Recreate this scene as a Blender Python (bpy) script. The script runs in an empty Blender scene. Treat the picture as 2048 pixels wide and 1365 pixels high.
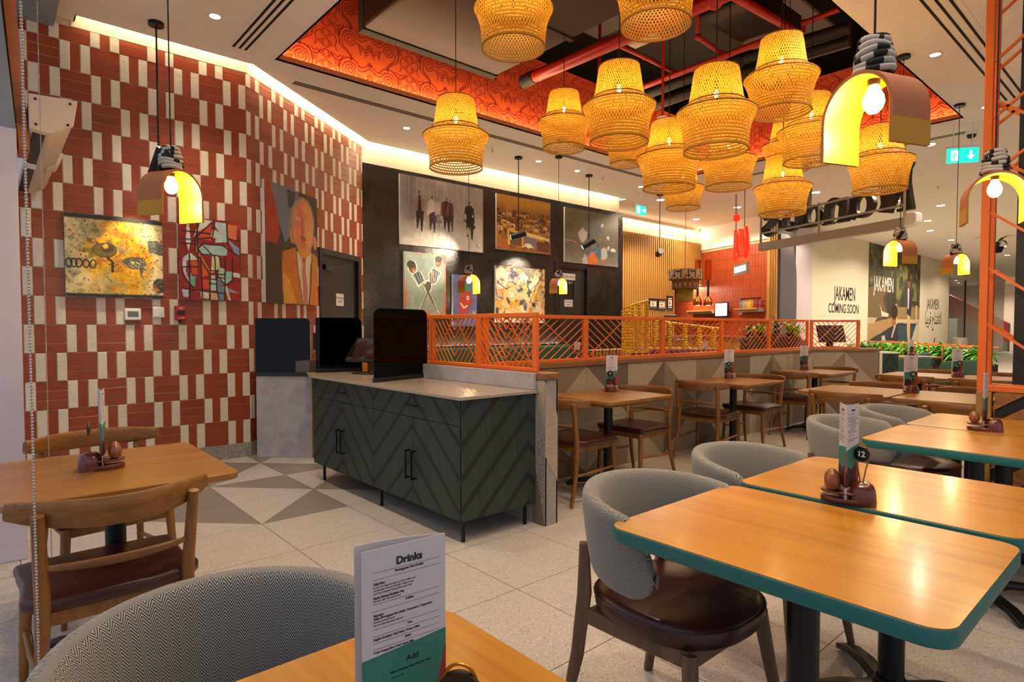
import bpy, bmesh, math, random
import numpy as np
from mathutils import Vector, Matrix
random.seed(7); rng = np.random.default_rng(7)
R = math.radians; PI = math.pi
scene = bpy.context.scene
COL = scene.collection

# ------------------------------------------------------------------ camera
F_PX = 1204.0; CX, CY = 1024.0, 696.0
YAW = R(48.8); TILT = R(1.95); EYE = 1.30
cam_d = bpy.data.cameras.new('camera'); cam = bpy.data.objects.new('camera', cam_d); COL.objects.link(cam)
cam.location = (0, 0, EYE)
cam.rotation_euler = (PI/2 - TILT, 0, YAW - PI/2)
cam_d.sensor_width = 36.0; cam_d.lens = F_PX/2048*36.0
cam_d.shift_y = (CY-682.5)/2048
cam_d.clip_start = 0.02; cam_d.clip_end = 200
scene.camera = cam
# ------------------------------------------------------------------ world and exposure
world = bpy.data.worlds.new('world'); scene.world = world; world.use_nodes = True
world.node_tree.nodes['Background'].inputs[0].default_value = (0.66, 0.70, 0.84, 1)
world.node_tree.nodes['Background'].inputs[1].default_value = 0.48
vs = scene.view_settings
vs.view_transform = 'Standard'; vs.look = 'None'; vs.gamma = 1.0; vs.use_curve_mapping = False
vs.exposure = 0.85

# ------------------------------------------------------------------ pixel helpers (2048 x 1365 frame)
_fh = np.array([math.cos(YAW), math.sin(YAW), 0]); _rt = np.array([math.sin(YAW), -math.cos(YAW), 0]); _up = np.array([0, 0, 1.])
_fw = _fh*math.cos(TILT) - _up*math.sin(TILT); _uv = _up*math.cos(TILT) + _fh*math.sin(TILT)
_C = np.array([0, 0, EYE])
def ray(x, y): return _fw + _rt*(x-CX)/F_PX - _uv*(y-CY)/F_PX
def at_z(x, y, z): r = ray(x, y); return _C + r*(z-EYE)/r[2]
def at_x(x, y, X): r = ray(x, y); return _C + r*X/r[0]
def at_y(x, y, Y): r = ray(x, y); return _C + r*Y/r[1]
def at_d(x, y, d): return _C + ray(x, y)*d
def at_wall(x, y, P, D):
    n = np.array([-D[1], D[0], 0.]); r = ray(x, y)
    return _C + r*(np.dot(n, np.array([P[0], P[1], 0.])-_C)/np.dot(n, r))
def proj(P):
    v = np.array(P, float)-_C; d = v@_fw
    return CX+F_PX*(v@_rt)/d, CY-F_PX*(v@_uv)/d, d

# ------------------------------------------------------------------ lamp helper
def lamp(name, kind, loc, power, color, parent=None, size=0.05, spot=None, blend=0.5, aim=None, sx=None, sy=None, rot=None):
    d = bpy.data.lights.new(name, kind); d.energy = power; d.color = color
    if kind in ('POINT', 'SPOT'): d.shadow_soft_size = size
    if kind == 'SPOT': d.spot_size = spot; d.spot_blend = blend
    if kind == 'AREA':
        d.shape = 'RECTANGLE'; d.size = sx; d.size_y = sy
    o = bpy.data.objects.new(name, d); COL.objects.link(o); o.location = loc
    if aim is not None:
        o.rotation_euler = (Vector(aim)-Vector(loc)).to_track_quat('-Z', 'Y').to_euler()
    if rot is not None: o.rotation_euler = rot
    if parent is not None: o.parent = parent
    return o
WARM = (1.0, 0.70, 0.40); WARM2 = (1.0, 0.80, 0.58); COOL = (0.86, 0.93, 1.0)

# ------------------------------------------------------------------ materials
def lin(h):
    if isinstance(h, (tuple, list)): return tuple(h[:3])
    h = h.lstrip('#'); c = [int(h[i:i+2], 16)/255 for i in (0, 2, 4)]
    return tuple(v/12.92 if v <= 0.04045 else ((v+0.055)/1.055)**2.4 for v in c)
def C4(h): return (*lin(h), 1)
class NT:
    def __init__(s, name):
        s.m = bpy.data.materials.new(name); s.m.use_nodes = True; s.t = s.m.node_tree
        s.p = s.t.nodes['Principled BSDF']; s.out = s.t.nodes['Material Output']
    def n(s, typ, **kw):
        nd = s.t.nodes.new(typ)
        for k, v in kw.items():
            if k.startswith('i_'): nd.inputs[int(k[2:])].default_value = v
            else: setattr(nd, k, v)
        return nd
    def l(s, a, b): s.t.links.new(a, b)
    def math(s, op, a, b=None, c=None):
        nd = s.n('ShaderNodeMath', operation=op)
        for i, v in enumerate((a, b, c)):
            if v is None: continue
            if isinstance(v, (int, float)): nd.inputs[i].default_value = v
            else: s.l(v, nd.inputs[i])
        return nd.outputs[0]
    def mix(s, fac, a, b):
        nd = s.n('ShaderNodeMix', data_type='RGBA')
        if isinstance(fac, (int, float)): nd.inputs[0].default_value = fac
        else: s.l(fac, nd.inputs[0])
        for i, v in ((6, a), (7, b)):
            if isinstance(v, tuple): nd.inputs[i].default_value = v
            else: s.l(v, nd.inputs[i])
        return nd.outputs[2]
    def coord(s, kind='Object', scale=(1, 1, 1), rot=(0, 0, 0)):
        if kind == 'World': o = s.n('ShaderNodeNewGeometry').outputs['Position']
        else: o = s.n('ShaderNodeTexCoord').outputs[kind]
        mp = s.n('ShaderNodeMapping'); s.l(o, mp.inputs[0]); mp.inputs['Scale'].default_value = scale; mp.inputs['Rotation'].default_value = rot
        return mp.outputs[0]
    def noise(s, vec, scale, detail=3, rough=0.5, dist=0.0):
        nd = s.n('ShaderNodeTexNoise'); s.l(vec, nd.inputs['Vector'])
        nd.inputs['Scale'].default_value = scale; nd.inputs['Detail'].default_value = detail
        nd.inputs['Roughness'].default_value = rough; nd.inputs['Distortion'].default_value = dist
        return nd.outputs[0]
    def ramp(s, fac, stops):
        nd = s.n('ShaderNodeValToRGB'); s.l(fac, nd.inputs[0]); e = nd.color_ramp.elements
        while len(e) < len(stops): e.new(0.5)
        for i, (p, c) in enumerate(stops): e[i].position = p; e[i].color = c if len(c) == 4 else (*c, 1)
        return nd.outputs[0]
    def bump(s, h, strength=0.3, dist=0.005):
        nd = s.n('ShaderNodeBump'); nd.inputs['Strength'].default_value = strength; nd.inputs['Distance'].default_value = dist
        s.l(h, nd.inputs['Height']); s.l(nd.outputs[0], s.p.inputs['Normal'])
    def base(s, c):
        if isinstance(c, tuple): s.p.inputs['Base Color'].default_value = c
        else: s.l(c, s.p.inputs['Base Color'])
    def set(s, **kw):
        for k, v in kw.items(): s.p.inputs[k.replace('_', ' ')].default_value = v
        return s.m
def plain(name, h, rough=0.5, metal=0.0, var=0.06, vscale=12, bump=0.0, bscale=120, spec=0.5, coat=0.0):
    t = NT(name); v = t.coord('Object'); n = t.noise(v, vscale, 3)
    c = lin(h); lo = tuple(x*(1-var) for x in c)+(1,); hi = tuple(min(1, x*(1+var)) for x in c)+(1,)
    t.base(t.mix(n, lo, hi))
    if bump: t.bump(t.noise(v, bscale, 4), bump, 0.003)
    t.set(Roughness=rough, Metallic=metal); t.p.inputs['Specular IOR Level'].default_value = spec
    if coat: t.p.inputs['Coat Weight'].default_value = coat
    return t.m
def wood(name, dark, mid, light, axis=1, rough=0.4, scale=1.0, coat=0.0, strength=0.15, kind='Object', planks=0.0):
    t = NT(name); sc = [9*scale]*3; sc[axis] = 0.55*scale
    v = t.coord(kind, tuple(sc)); n = t.noise(v, 2.2, 5, 0.62, 0.5)
    sc2 = [60*scale]*3; sc2[axis] = 1.6*scale
    n2 = t.noise(t.coord(kind, tuple(sc2)), 2.5, 3, 0.6)
    col = t.ramp(n, [(0.25, C4(dark)), (0.5, C4(mid)), (0.78, C4(light))])
    col = t.mix(t.math('MULTIPLY', n2, 0.45), col, C4(dark))
    if planks:
        sc3 = [1/planks]*3; sc3[axis] = 0.12
        vv = t.n('ShaderNodeTexVoronoi', feature='F1', distance='CHEBYCHEV'); t.l(t.coord(kind, tuple(sc3)), vv.inputs['Vector']); vv.inputs['Scale'].default_value = 1.0
        g = t.n('ShaderNodeSeparateColor'); t.l(vv.outputs['Color'], g.inputs[0])
        col = t.mix(t.math('MULTIPLY', g.outputs[0], 0.3), col, C4(light))
    t.base(col); t.bump(n2, strength, 0.002); t.set(Roughness=rough)
    if coat: t.p.inputs['Coat Weight'].default_value = coat; t.p.inputs['Coat Roughness'].default_value = 0.15
    return t.m
def terrazzo(name, basec, chips, scale=120, rough=0.42):
    t = NT(name); v = t.coord('World'); col = C4(basec)
    n = t.noise(v, 2.0, 2)
    b = lin(basec); col = t.mix(n, tuple(x*0.93 for x in b)+(1,), tuple(min(1, x*1.06) for x in b)+(1,))
    for i, (c, amt, s) in enumerate(chips):
        vo = t.n('ShaderNodeTexVoronoi'); t.l(t.coord('World', (1, 1, 1), (0.3*i, 0.5*i, i)), vo.inputs['Vector']); vo.inputs['Scale'].default_value = scale*s
        sp = t.n('ShaderNodeSeparateColor'); t.l(vo.outputs['Color'], sp.inputs[0])
        pick = t.math('LESS_THAN', sp.outputs[0], amt)
        near = t.math('LESS_THAN', vo.outputs['Distance'], 0.42)
        col = t.mix(t.math('MULTIPLY', pick, near), col, C4(c))
    t.base(col); t.set(Roughness=rough); return t.m
def emis(name, h, strength, base=None):
    t = NT(name); t.base(C4(base or h)); t.p.inputs['Emission Color'].default_value = C4(h); t.p.inputs['Emission Strength'].default_value = strength
    t.p.inputs['Roughness'].default_value = 0.4
    return t.m
def fabric_herring(name, dark, light):
    t = NT(name); uv = t.n('ShaderNodeTexCoord').outputs['UV']
    sp = t.n('ShaderNodeSeparateXYZ'); t.l(uv, sp.inputs[0])
    u, v = sp.outputs[0], sp.outputs[1]
    pp = t.math('PINGPONG', u, 0.0140)
    ph = t.math('ADD', t.math('MULTIPLY', v, 1/0.0068), t.math('MULTIPLY', pp, 1/0.0068*1.3))
    st = t.math('LESS_THAN', t.math('FRACT', ph), 0.5)
    nz = t.noise(t.coord('Object'), 260, 2)
    col = t.mix(st, C4(dark), C4(light)); col = t.mix(t.math('MULTIPLY', nz, 0.2), col, C4('#8a8a88'))
    t.base(col); t.bump(st, 0.25, 0.001); t.set(Roughness=0.95); t.p.inputs['Sheen Weight'].default_value = 0.25
    t.p.inputs['Specular IOR Level'].default_value = 0.15
    return t.m
def vcol(name, rough=0.6, noise=0.0):
    t = NT(name); a = t.n('ShaderNodeVertexColor'); a.layer_name = 'Col'
    c = a.outputs[0]
    if noise:
        n = t.noise(t.coord('Object', (1, 1, 1)), 45, 5, 0.65)
        c = t.mix(t.math('MULTIPLY', t.math('ABSOLUTE', t.math('SUBTRACT', n, 0.5)), noise*2), c, C4('#2a2622'))
        t.bump(n, 0.25, 0.002)
    t.base(c); t.set(Roughness=rough); return t.m

M = {}
def mk_mats():
    # wall tiles
    def tile_mat(name, a, b, bump, bs, rough):
        t = NT(name); v = t.coord('World', (1, 1, 1)); oi = t.n('ShaderNodeObjectInfo')
        n = t.noise(v, 9, 4, 0.6)
        f = t.math('ADD', t.math('MULTIPLY', n, 0.7), t.math('MULTIPLY', oi.outputs['Random'], 0.3))
        t.base(t.mix(f, C4(a), C4(b)))
        t.bump(t.noise(v, bs, 5, 0.6, 0.6), bump, 0.006); t.set(Roughness=rough); return t.m
    M['terra'] = tile_mat('terracotta_glaze', '#7a2d15', '#a34a22', 0.25, 30, 0.34)
    M['whitebrick'] = tile_mat('white_rough_brick', '#c9bda9', '#e6dcc9', 1.0, 28, 0.6)
    M['grout'] = plain('grout', '#d2c3b0', 0.9)
    M['redtile'] = tile_mat('red_bar_tile', '#8a3519', '#a84a26', 0.1, 20, 0.4)
    M['redgrout'] = plain('pale_grout', '#e6bfa0', 0.8)
    M['plaster'] = plain('ceiling_plaster', '#ece2d4', 0.9, bump=0.05, bscale=40)
    M['cream'] = plain('cream_paint', '#e6dcc2', 0.85)
    M['blackwall'] = None
    t = NT('black_polished_plaster'); v = t.coord('World'); n = t.noise(v, 3.0, 6, 0.7, 0.1); n2 = t.noise(v, 22, 4, 0.6)
    t.base(t.ramp(n, [(0.25, C4('#191613')), (0.55, C4('#221e1a')), (0.85, C4('#2e2923'))]))
    t.bump(n2, 0.35, 0.01); t.l(t.ramp(n, [(0.3, (.18, .18, .18, 1)), (0.8, (.45, .45, .45, 1))]), t.p.inputs['Roughness']); M['blackwall'] = t.m
    M['floor'] = terrazzo('floor_terrazzo', '#b7b0aa', [('#6b645f', .10, 1.0), ('#cfc9c2', .3, .8), ('#9c948d', .22, 1.4)], 150, 0.36)
    M['floordark'] = terrazzo('floor_grey', '#807a74', [('#726b65', .3, 1.2), ('#8f8882', .3, 1.0)], 160, 0.4)
    M['joint'] = plain('floor_joint', '#5b5249', 0.9)
    M['skirt'] = terrazzo('terrazzo_skirt', '#908a84', [('#4b4642', .35, 1.0), ('#c9c2b8', .35, .9)], 140, 0.5)
    M['parlight'] = terrazzo('partition_light', '#a79a87', [('#6f6456', .16, 1.0), ('#c2b59f', .3, .9)], 140, 0.5)
    M['pardark'] = terrazzo('partition_dark', '#6d5f4f', [('#5b4f41', .3, 1.3), ('#7d6f5c', .3, 1.0)], 170, 0.5)
    M['parmid'] = terrazzo('partition_mid', '#887864', [('#776854', .3, 1.3), ('#9a8a73', .3, 1.0)], 170, 0.5)
    M['pillar'] = terrazzo('pillar_grey', '#96918b', [('#7d7873', .2, 1.0), ('#aca7a1', .3, .9)], 170, 0.5)
    M['stone'] = terrazzo('worktop_stone', '#a39583', [('#8a7c6b', .3, 1.0), ('#bdb09d', .3, 1.2)], 150, 0.22)
    t = NT('grey_concrete_laminate'); v = t.coord('World'); n = t.noise(v, 5, 6, 0.7, 0.4)
    t.base(t.ramp(n, [(0.3, C4('#8f8a8c')), (0.5, C4('#a9a3a4')), (0.75, C4('#bdb6b4'))])); t.set(Roughness=0.55); M['concrete'] = t.m
    M['oak'] = wood('chair_oak', '#583412', '#87561f', '#a87232', 2, 0.42)
    M['oakx'] = wood('rail_oak', '#583412', '#87561f', '#a87232', 0, 0.42)
    M['oakdark'] = wood('tub_chair_leg', '#4a3424', '#6f533d', '#8a6b50', 2, 0.5)
    M['tabletop'] = wood('honey_table', '#945a14', '#bb7d20', '#d09836', 1, 0.28, 0.8, 0.3, 0.015, planks=0.16)
    M['tablebrown'] = wood('brown_table', '#6d4416', '#936022', '#ac7630', 1, 0.32, 0.8, 0.15, 0.02, planks=0.14)
    M['cap'] = wood('cap_oak', '#6b431f', '#8f6132', '#ab7a45', 0, 0.4, kind='World')
    M['capy'] = wood('cap_oak_y', '#6b431f', '#8f6132', '#ab7a45', 1, 0.4, kind='World')
    M['slat'] = wood('slat_oak', '#8a5f26', '#b58640', '#cf9f56', 2, 0.5)
    M['slatgap'] = plain('slat_backing', '#3c2a18', 0.8)
    M['planks'] = wood('plank_brown', '#74481f', '#a0692f', '#b98044', 0, 0.5, kind='Object')
    t = NT('green_stained_ash'); v = t.coord('World', (14, 14, 0.8)); n = t.noise(v, 3, 5, 0.65, 0.4)
    t.base(t.ramp(n, [(0.3, C4('#1c2a23')), (0.55, C4('#26372f')), (0.8, C4('#30453b'))])); t.bump(n, 0.15, 0.002); t.set(Roughness=0.5); M['greenash'] = t.m
    M['chevron'] = plain('dark_inlay', '#191714', 0.6)
    M['teal'] = plain('teal_edge', '#1f6660', 0.45)
    M['orange'] = plain('orange_metal', '#e66e1c', 0.38)
    M['black'] = plain('black_metal', '#111111', 0.4, 0.3)
    M['blackplastic'] = plain('black_plastic', '#141414', 0.35)
    M['blackdoor'] = plain('black_door', '#1d1b19', 0.45)
    M['frame'] = plain('black_frame', '#100f0e', 0.4)
    M['white'] = plain('white_plastic', '#dedbd6', 0.4)
    M['red'] = plain('red_plastic', '#b3120e', 0.4)
    M['redpipe'] = plain('red_pipe', '#a81c10', 0.35)
    M['ductgrey'] = plain('dark_duct', '#191613', 0.6, var=0.2, vscale=3, bump=0.3, bscale=9)
    M['void'] = plain('black_void', '#120f0d', 0.9)
    M['coffer'] = plain('orange_wallpaper', '#dd5a26', 0.7)
    M['cofferline'] = plain('wallpaper_red_line', '#8e0f14', 0.7)
    M['leather'] = plain('burgundy_leather', '#3a1714', 0.32, var=0.2, bump=0.15, bscale=220)
    M['herring'] = fabric_herring('herringbone_grey', '#262a31', '#aaa59b')
    M['greenfab'] = plain('green_fabric', '#4b6a5c', 0.95, var=0.25, vscale=60, bump=0.4, bscale=300)
    M['benchgreen'] = plain('bench_green', '#2f5547', 0.9, var=0.2, vscale=40, bump=0.3, bscale=200)
    M['benchred'] = plain('bench_plum', '#6a3440', 0.7, var=0.2)
    M['mahog'] = wood('mahogany', '#3c140a', '#642614', '#7e3a20', 2, 0.25, 2.0, 0.4)
    M['eggwood'] = wood('egg_wood', '#5a2c14', '#8a4c24', '#a86a3c', 2, 0.35, 2.0, 0.2)
    M['paper'] = plain('menu_paper', '#cfc9c8', 0.6, var=0.02)
    M['tealpaper'] = plain('menu_teal', '#2f7d6c', 0.6)
    M['darkpaper'] = plain('menu_dark', '#2a1412', 0.6)
    M['redpaper'] = plain('menu_red', '#a3261c', 0.6)
    M['ink'] = plain('ink', '#17161a', 0.7)
    M['whiteink'] = plain('white_ink', '#f2efe8', 0.6)
    M['gold'] = plain('brass_wire', '#b07a2c', 0.3, 0.8)
    M['copper'] = plain('copper', '#c06a2e', 0.2, 1.0)
    M['steel'] = plain('steel_grey', '#a39b92', 0.45, 0.1)
    M['alu'] = plain('painted_grey', '#82898f', 0.5)
    M['coollitwall'] = plain('white_paint_cool_lit', '#c3bdc9', 0.7)  # white pier with the cool daylight put into its colour
    M['signback'] = plain('sign_black', '#15120f', 0.45)
    M['clay'] = plain('terracotta_clay', '#b0683c', 0.7, bump=0.2, bscale=160)
    M['ochre'] = plain('ochre_band', '#c08a12', 0.65)
    M['yellowin'] = plain('yellow_glaze', '#e8ae08', 0.45)
    M['leaf'] = plain('leaf_green', '#62b826', 0.5, var=0.35, vscale=8)
    M['leaf2'] = plain('leaf_dark', '#1f4f1c', 0.4, var=0.3, vscale=8)
    M['yellowpaint'] = plain('yellow_paint', '#e0ae08', 0.4)
    M['hoard'] = plain('hoarding_cream', '#d9d3bd', 0.8, var=0.03)
    M['ropeblack'] = plain('rope_black', '#1c1917', 0.85, bump=0.4, bscale=260)
    M['ropewhite'] = plain('rope_cream', '#b9aea2', 0.85, bump=0.4, bscale=260)
    M['exit'] = emis('exit_green', '#0aa88a', 1.6)
    M['exitwhite'] = emis('exit_white', '#f2fff8', 2.5)
    M['bulb'] = emis('bulb_warm', '#ffd27a', 14)
    M['bulbsmall'] = emis('bulb_filament', '#ffd890', 26)
    M['downlight'] = emis('downlight_lens', '#fff0d2', 18)
    M['neonred'] = emis('neon_red', '#ff2410', 0.9)
    M['neonwhite'] = emis('neon_white', '#f2fbff', 3.0)
    M['screen'] = emis('screen_lit', '#dff1ff', 1.6)
    M['ledcream'] = emis('led_white', '#ffe9c4', 6.0)
    t = NT('clear_glass'); t.base((1, 1, 1, 1)); t.p.inputs['Transmission Weight'].default_value = 1.0; t.set(Roughness=0.02, IOR=1.2); M['glass'] = t.m
    # smoked acrylic
    t = NT('smoked_acrylic'); g = t.n('ShaderNodeBsdfGlossy'); g.inputs['Roughness'].default_value = 0.02; g.inputs['Color'].default_value = (1, 1, 1, 1)
    tr = t.n('ShaderNodeBsdfTransparent'); tr.inputs['Color'].default_value = (0.035, 0.032, 0.03, 1)
    lw = t.n('ShaderNodeLayerWeight'); lw.inputs[0].default_value = 0.5
    fac = t.math('ADD', t.math('MULTIPLY', t.math('POWER', lw.outputs['Facing'], 5.0), 0.9), 0.018)
    mx = t.n('ShaderNodeMixShader'); t.l(fac, mx.inputs[0]); t.l(tr.outputs[0], mx.inputs[1]); t.l(g.outputs[0], mx.inputs[2]); t.l(mx.outputs[0], t.out.inputs[0]); M['smoked'] = t.m
    # store glass
    t = NT('shop_glass'); g = t.n('ShaderNodeBsdfGlossy'); g.inputs['Roughness'].default_value = 0.02
    tr = t.n('ShaderNodeBsdfTransparent'); tr.inputs['Color'].default_value = (0.62, 0.68, 0.66, 1)
    lw = t.n('ShaderNodeLayerWeight'); lw.inputs[0].default_value = 0.5
    fac = t.math('ADD', t.math('MULTIPLY', t.math('POWER', lw.outputs['Facing'], 5.0), 0.9), 0.05)
    mx = t.n('ShaderNodeMixShader'); t.l(fac, mx.inputs[0]); t.l(tr.outputs[0], mx.inputs[1]); t.l(g.outputs[0], mx.inputs[2]); t.l(mx.outputs[0], t.out.inputs[0]); M['shopglass'] = t.m
    # knitted raffia: rows and stitches with open holes
    t = NT('knitted_raffia'); uv = t.n('ShaderNodeTexCoord').outputs['UV']; sp = t.n('ShaderNodeSeparateXYZ'); t.l(uv, sp.inputs[0])
    u, v = sp.outputs[0], sp.outputs[1]
    row = t.math('FRACT', v); rowi = t.math('FLOOR', v)
    uu = t.math('FRACT', t.math('ADD', u, t.math('MULTIPLY', rowi, 0.5)))
    du = t.math('MULTIPLY', t.math('SUBTRACT', uu, 0.5), 1.0); dv = t.math('SUBTRACT', row, 0.52)
    dd = t.math('ADD', t.math('POWER', t.math('MULTIPLY', du, 2.6), 2.0), t.math('POWER', t.math('MULTIPLY', dv, 3.1), 2.0))
    nz = t.noise(t.coord('Object'), 60, 3)
    hole = t.math('LESS_THAN', t.math('ADD', dd, t.math('MULTIPLY', nz, 0.6)), 1.02)
    edge = t.math('MULTIPLY', t.math('ABSOLUTE', t.math('SUBTRACT', row, 0.5)), 1.7)
    t.base(t.mix(edge, t.mix(nz, C4('#b57f24'), C4('#d9a540')), C4('#5e3c10'))); t.set(Roughness=0.8)
    tl = t.n('ShaderNodeBsdfTranslucent'); t.l(t.mix(edge, C4('#f0b434'), C4('#8a5a12')), tl.inputs['Color'])
    m1 = t.n('ShaderNodeMixShader'); m1.inputs[0].default_value = 0.45; t.l(t.p.outputs[0], m1.inputs[1]); t.l(tl.outputs[0], m1.inputs[2])
    tr = t.n('ShaderNodeBsdfTransparent')
    m2 = t.n('ShaderNodeMixShader'); t.l(hole, m2.inputs[0]); t.l(m1.outputs[0], m2.inputs[1]); t.l(tr.outputs[0], m2.inputs[2]); t.l(m2.outputs[0], t.out.inputs[0])
    t.bump(row, 0.4, 0.006); M['raffia'] = t.m
    M['raffiarim'] = plain('raffia_rim', '#8a5f22', 0.85, var=0.3, vscale=80)
    M['paint'] = vcol('oil_paint', 0.5, 0.35); M['print'] = vcol('flat_print', 0.6)
mk_mats()

# ------------------------------------------------------------------ mesh helpers
class MB:
    def __init__(s): s.v = []; s.f = []; s.uv = {}
    def add(s, vs, fs, Mx=None, uvs=None):
        b = len(s.v)
        if Mx is not None: vs = [Mx @ Vector(p) for p in vs]
        s.v += [tuple(p) for p in vs]
        for i, f in enumerate(fs):
            if uvs is not None: s.uv[len(s.f)] = [uvs[k] for k in f]
            s.f.append(tuple(k+b for k in f))
        return s
    def box(s, x0, x1, y0, y1, z0, z1, Mx=None):
        return s.add([(x0, y0, z0), (x1, y0, z0), (x1, y1, z0), (x0, y1, z0), (x0, y0, z1), (x1, y0, z1), (x1, y1, z1), (x0, y1, z1)],
                     [(0, 3, 2, 1), (4, 5, 6, 7), (0, 1, 5, 4), (1, 2, 6, 5), (2, 3, 7, 6), (3, 0, 4, 7)], Mx)
    def prism(s, poly, z0, z1, Mx=None):
        a = sum(poly[i][0]*poly[(i+1) % len(poly)][1]-poly[(i+1) % len(poly)][0]*poly[i][1] for i in range(len(poly)))
        if a < 0: poly = poly[::-1]
        n = len(poly); vs = [(x, y, z0) for x, y in poly]+[(x, y, z1) for x, y in poly]
        return s.add(vs, [tuple(range(n))[::-1], tuple(range(n, 2*n))]+[(i, (i+1) % n, n+(i+1) % n, n+i) for i in range(n)], Mx)
    def tube(s, path, rad, n=8, closed=False, caps=True, Mx=None, flat=None, up=None):
        P = [Vector(p) for p in path]; m = len(P)
        rads = [rad]*m if isinstance(rad, (int, float)) else list(rad)
        T = []
        for i in range(m):
            a = P[(i-1) % m] if (closed or i > 0) else P[i]; b = P[(i+1) % m] if (closed or i < m-1) else P[i]
            T.append((b-a).normalized())
        ref = Vector(up) if up else (Vector((0, 0, 1)) if abs(T[0].z) < 0.9 else Vector((1, 0, 0)))
        vs = []; prev = None
        for i in range(m):
            r = ref if (up or prev is None) else prev
            x = (r - T[i]*r.dot(T[i])).normalized(); y = T[i].cross(x); prev = x
            for k in range(n):
                a = 2*PI*k/n
                if flat: vs.append(P[i]+x*math.cos(a)*rads[i]*flat[0]+y*math.sin(a)*rads[i]*flat[1])
                else: vs.append(P[i]+x*math.cos(a)*rads[i]+y*math.sin(a)*rads[i])
        fs = []
        for i in range(m if closed else m-1):
            j = (i+1) % m
            for k in range(n): fs.append((i*n+k, i*n+(k+1) % n, j*n+(k+1) % n, j*n+k))
        if caps and not closed: fs += [tuple(range(n))[::-1], tuple(range((m-1)*n, m*n))]
        return s.add(vs, fs, Mx)
    def cyl(s, p0, p1, r0, r1=None, n=12, Mx=None): return s.tube([p0, p1], [r0, r0 if r1 is None else r1], n, Mx=Mx)
    def bar(s, p0, p1, w, h, up=(0, 0, 1), Mx=None):
        a, b = Vector(p0), Vector(p1); t = (b-a).normalized(); u = Vector(up); u = (u-t*u.dot(t)).normalized(); r = t.cross(u)
        vs = []
        for p in (a, b):
            for sx, sz in ((-1, -1), (1, -1), (1, 1), (-1, 1)): vs.append(p+r*sx*w/2+u*sz*h/2)
        return s.add(vs, [(0, 1, 2, 3)[::-1], (4, 5, 6, 7), (0, 1, 5, 4), (1, 2, 6, 5), (2, 3, 7, 6), (3, 0, 4, 7)], Mx)
    def lathe(s, prof, n=24, Mx=None, cap=False, uvscale=None):
        vs = []; uvs = []; m = len(prof); acc = 0
        for i, (r, z) in enumerate(prof):
            if i: acc += math.hypot(r-prof[i-1][0], z-prof[i-1][1])
            for k in range(n+1):
                a = 2*PI*k/n; vs.append((r*math.cos(a), r*math.sin(a), z))
                uvs.append((k/n*(uvscale[0] if uvscale else 1), acc*(uvscale[1] if uvscale else 1)))
        fs = [(i*(n+1)+k, i*(n+1)+k+1, (i+1)*(n+1)+k+1, (i+1)*(n+1)+k) for i in range(m-1) for k in range(n)]
        if cap: fs += [tuple(range(n))[::-1], tuple((m-1)*(n+1)+k for k in range(n))]
        return s.add(vs, fs, Mx, uvs if uvscale else None)
    def ball(s, c, r, nu=12, nv=8, Mx=None):
        r = (r, r, r) if isinstance(r, (int, float)) else r
        vs = [(c[0], c[1], c[2]-r[2])]
        for j in range(1, nv):
            p = -PI/2+PI*j/nv
            for k in range(nu): a = 2*PI*k/nu; vs.append((c[0]+r[0]*math.cos(p)*math.cos(a), c[1]+r[1]*math.cos(p)*math.sin(a), c[2]+r[2]*math.sin(p)))
        vs.append((c[0], c[1], c[2]+r[2])); fs = []
        for k in range(nu): fs.append((0, 1+(k+1) % nu, 1+k))
        for j in range(nv-2):
            for k in range(nu): a = 1+j*nu; fs.append((a+k, a+(k+1) % nu, a+nu+(k+1) % nu, a+nu+k))
        a = 1+(nv-2)*nu
        for k in range(nu): fs.append((a+k, a+(k+1) % nu, len(vs)-1))
        return s.add(vs, fs, Mx)
    def ribbon(s, pts, w, z=0.0, closed=False, Mx=None):
        P = [Vector((p[0], p[1])) for p in pts]; m = len(P); vs = []
        for i in range(m):
            a = P[(i-1) % m] if (closed or i > 0) else P[i]; b = P[(i+1) % m] if (closed or i < m-1) else P[i]
            t = (b-a)
            t = t.normalized() if t.length > 1e-9 else Vector((1, 0))
            nrm = Vector((-t.y, t.x)); vs += [(*(P[i]+nrm*w/2), z), (*(P[i]-nrm*w/2), z)]
        fs = [(2*i, 2*i+1, 2*((i+1) % m)+1, 2*((i+1) % m)) for i in range(m if closed else m-1)]
        return s.add(vs, fs, Mx)
    def mesh(s, name, smooth=30, bevel=0.0, seg=1):
        me = bpy.data.meshes.new(name); me.from_pydata(s.v, [], s.f)
        if s.uv:
            uvl = me.uv_layers.new(name='UVMap')
            for p in me.polygons:
                q = s.uv.get(p.index)
                if q:
                    for li, c in zip(p.loop_indices, q): uvl.data[li].uv = c
        bm = bmesh.new(); bm.from_mesh(me)
        if bevel:
            ed = [e for e in bm.edges if len(e.link_faces) == 2 and e.calc_face_angle(0) > R(25)]
            bmesh.ops.bevel(bm, geom=ed, offset=bevel, segments=seg, affect='EDGES', profile=0.5)
        bmesh.ops.recalc_face_normals(bm, faces=bm.faces)
        bm.to_mesh(me); bm.free()
        if smooth is not None:
            me.polygons.foreach_set('use_smooth', [True]*len(me.polygons)); me.set_sharp_from_angle(angle=R(smooth))
        me.update(); return me
    def build(s, name, mat, parent=None, smooth=30, bevel=0.0, seg=1, loc=None, rot=None, kind=None):
        return obj(name, s.mesh(name, smooth, bevel, seg), mat, parent, loc, rot, kind)
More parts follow.
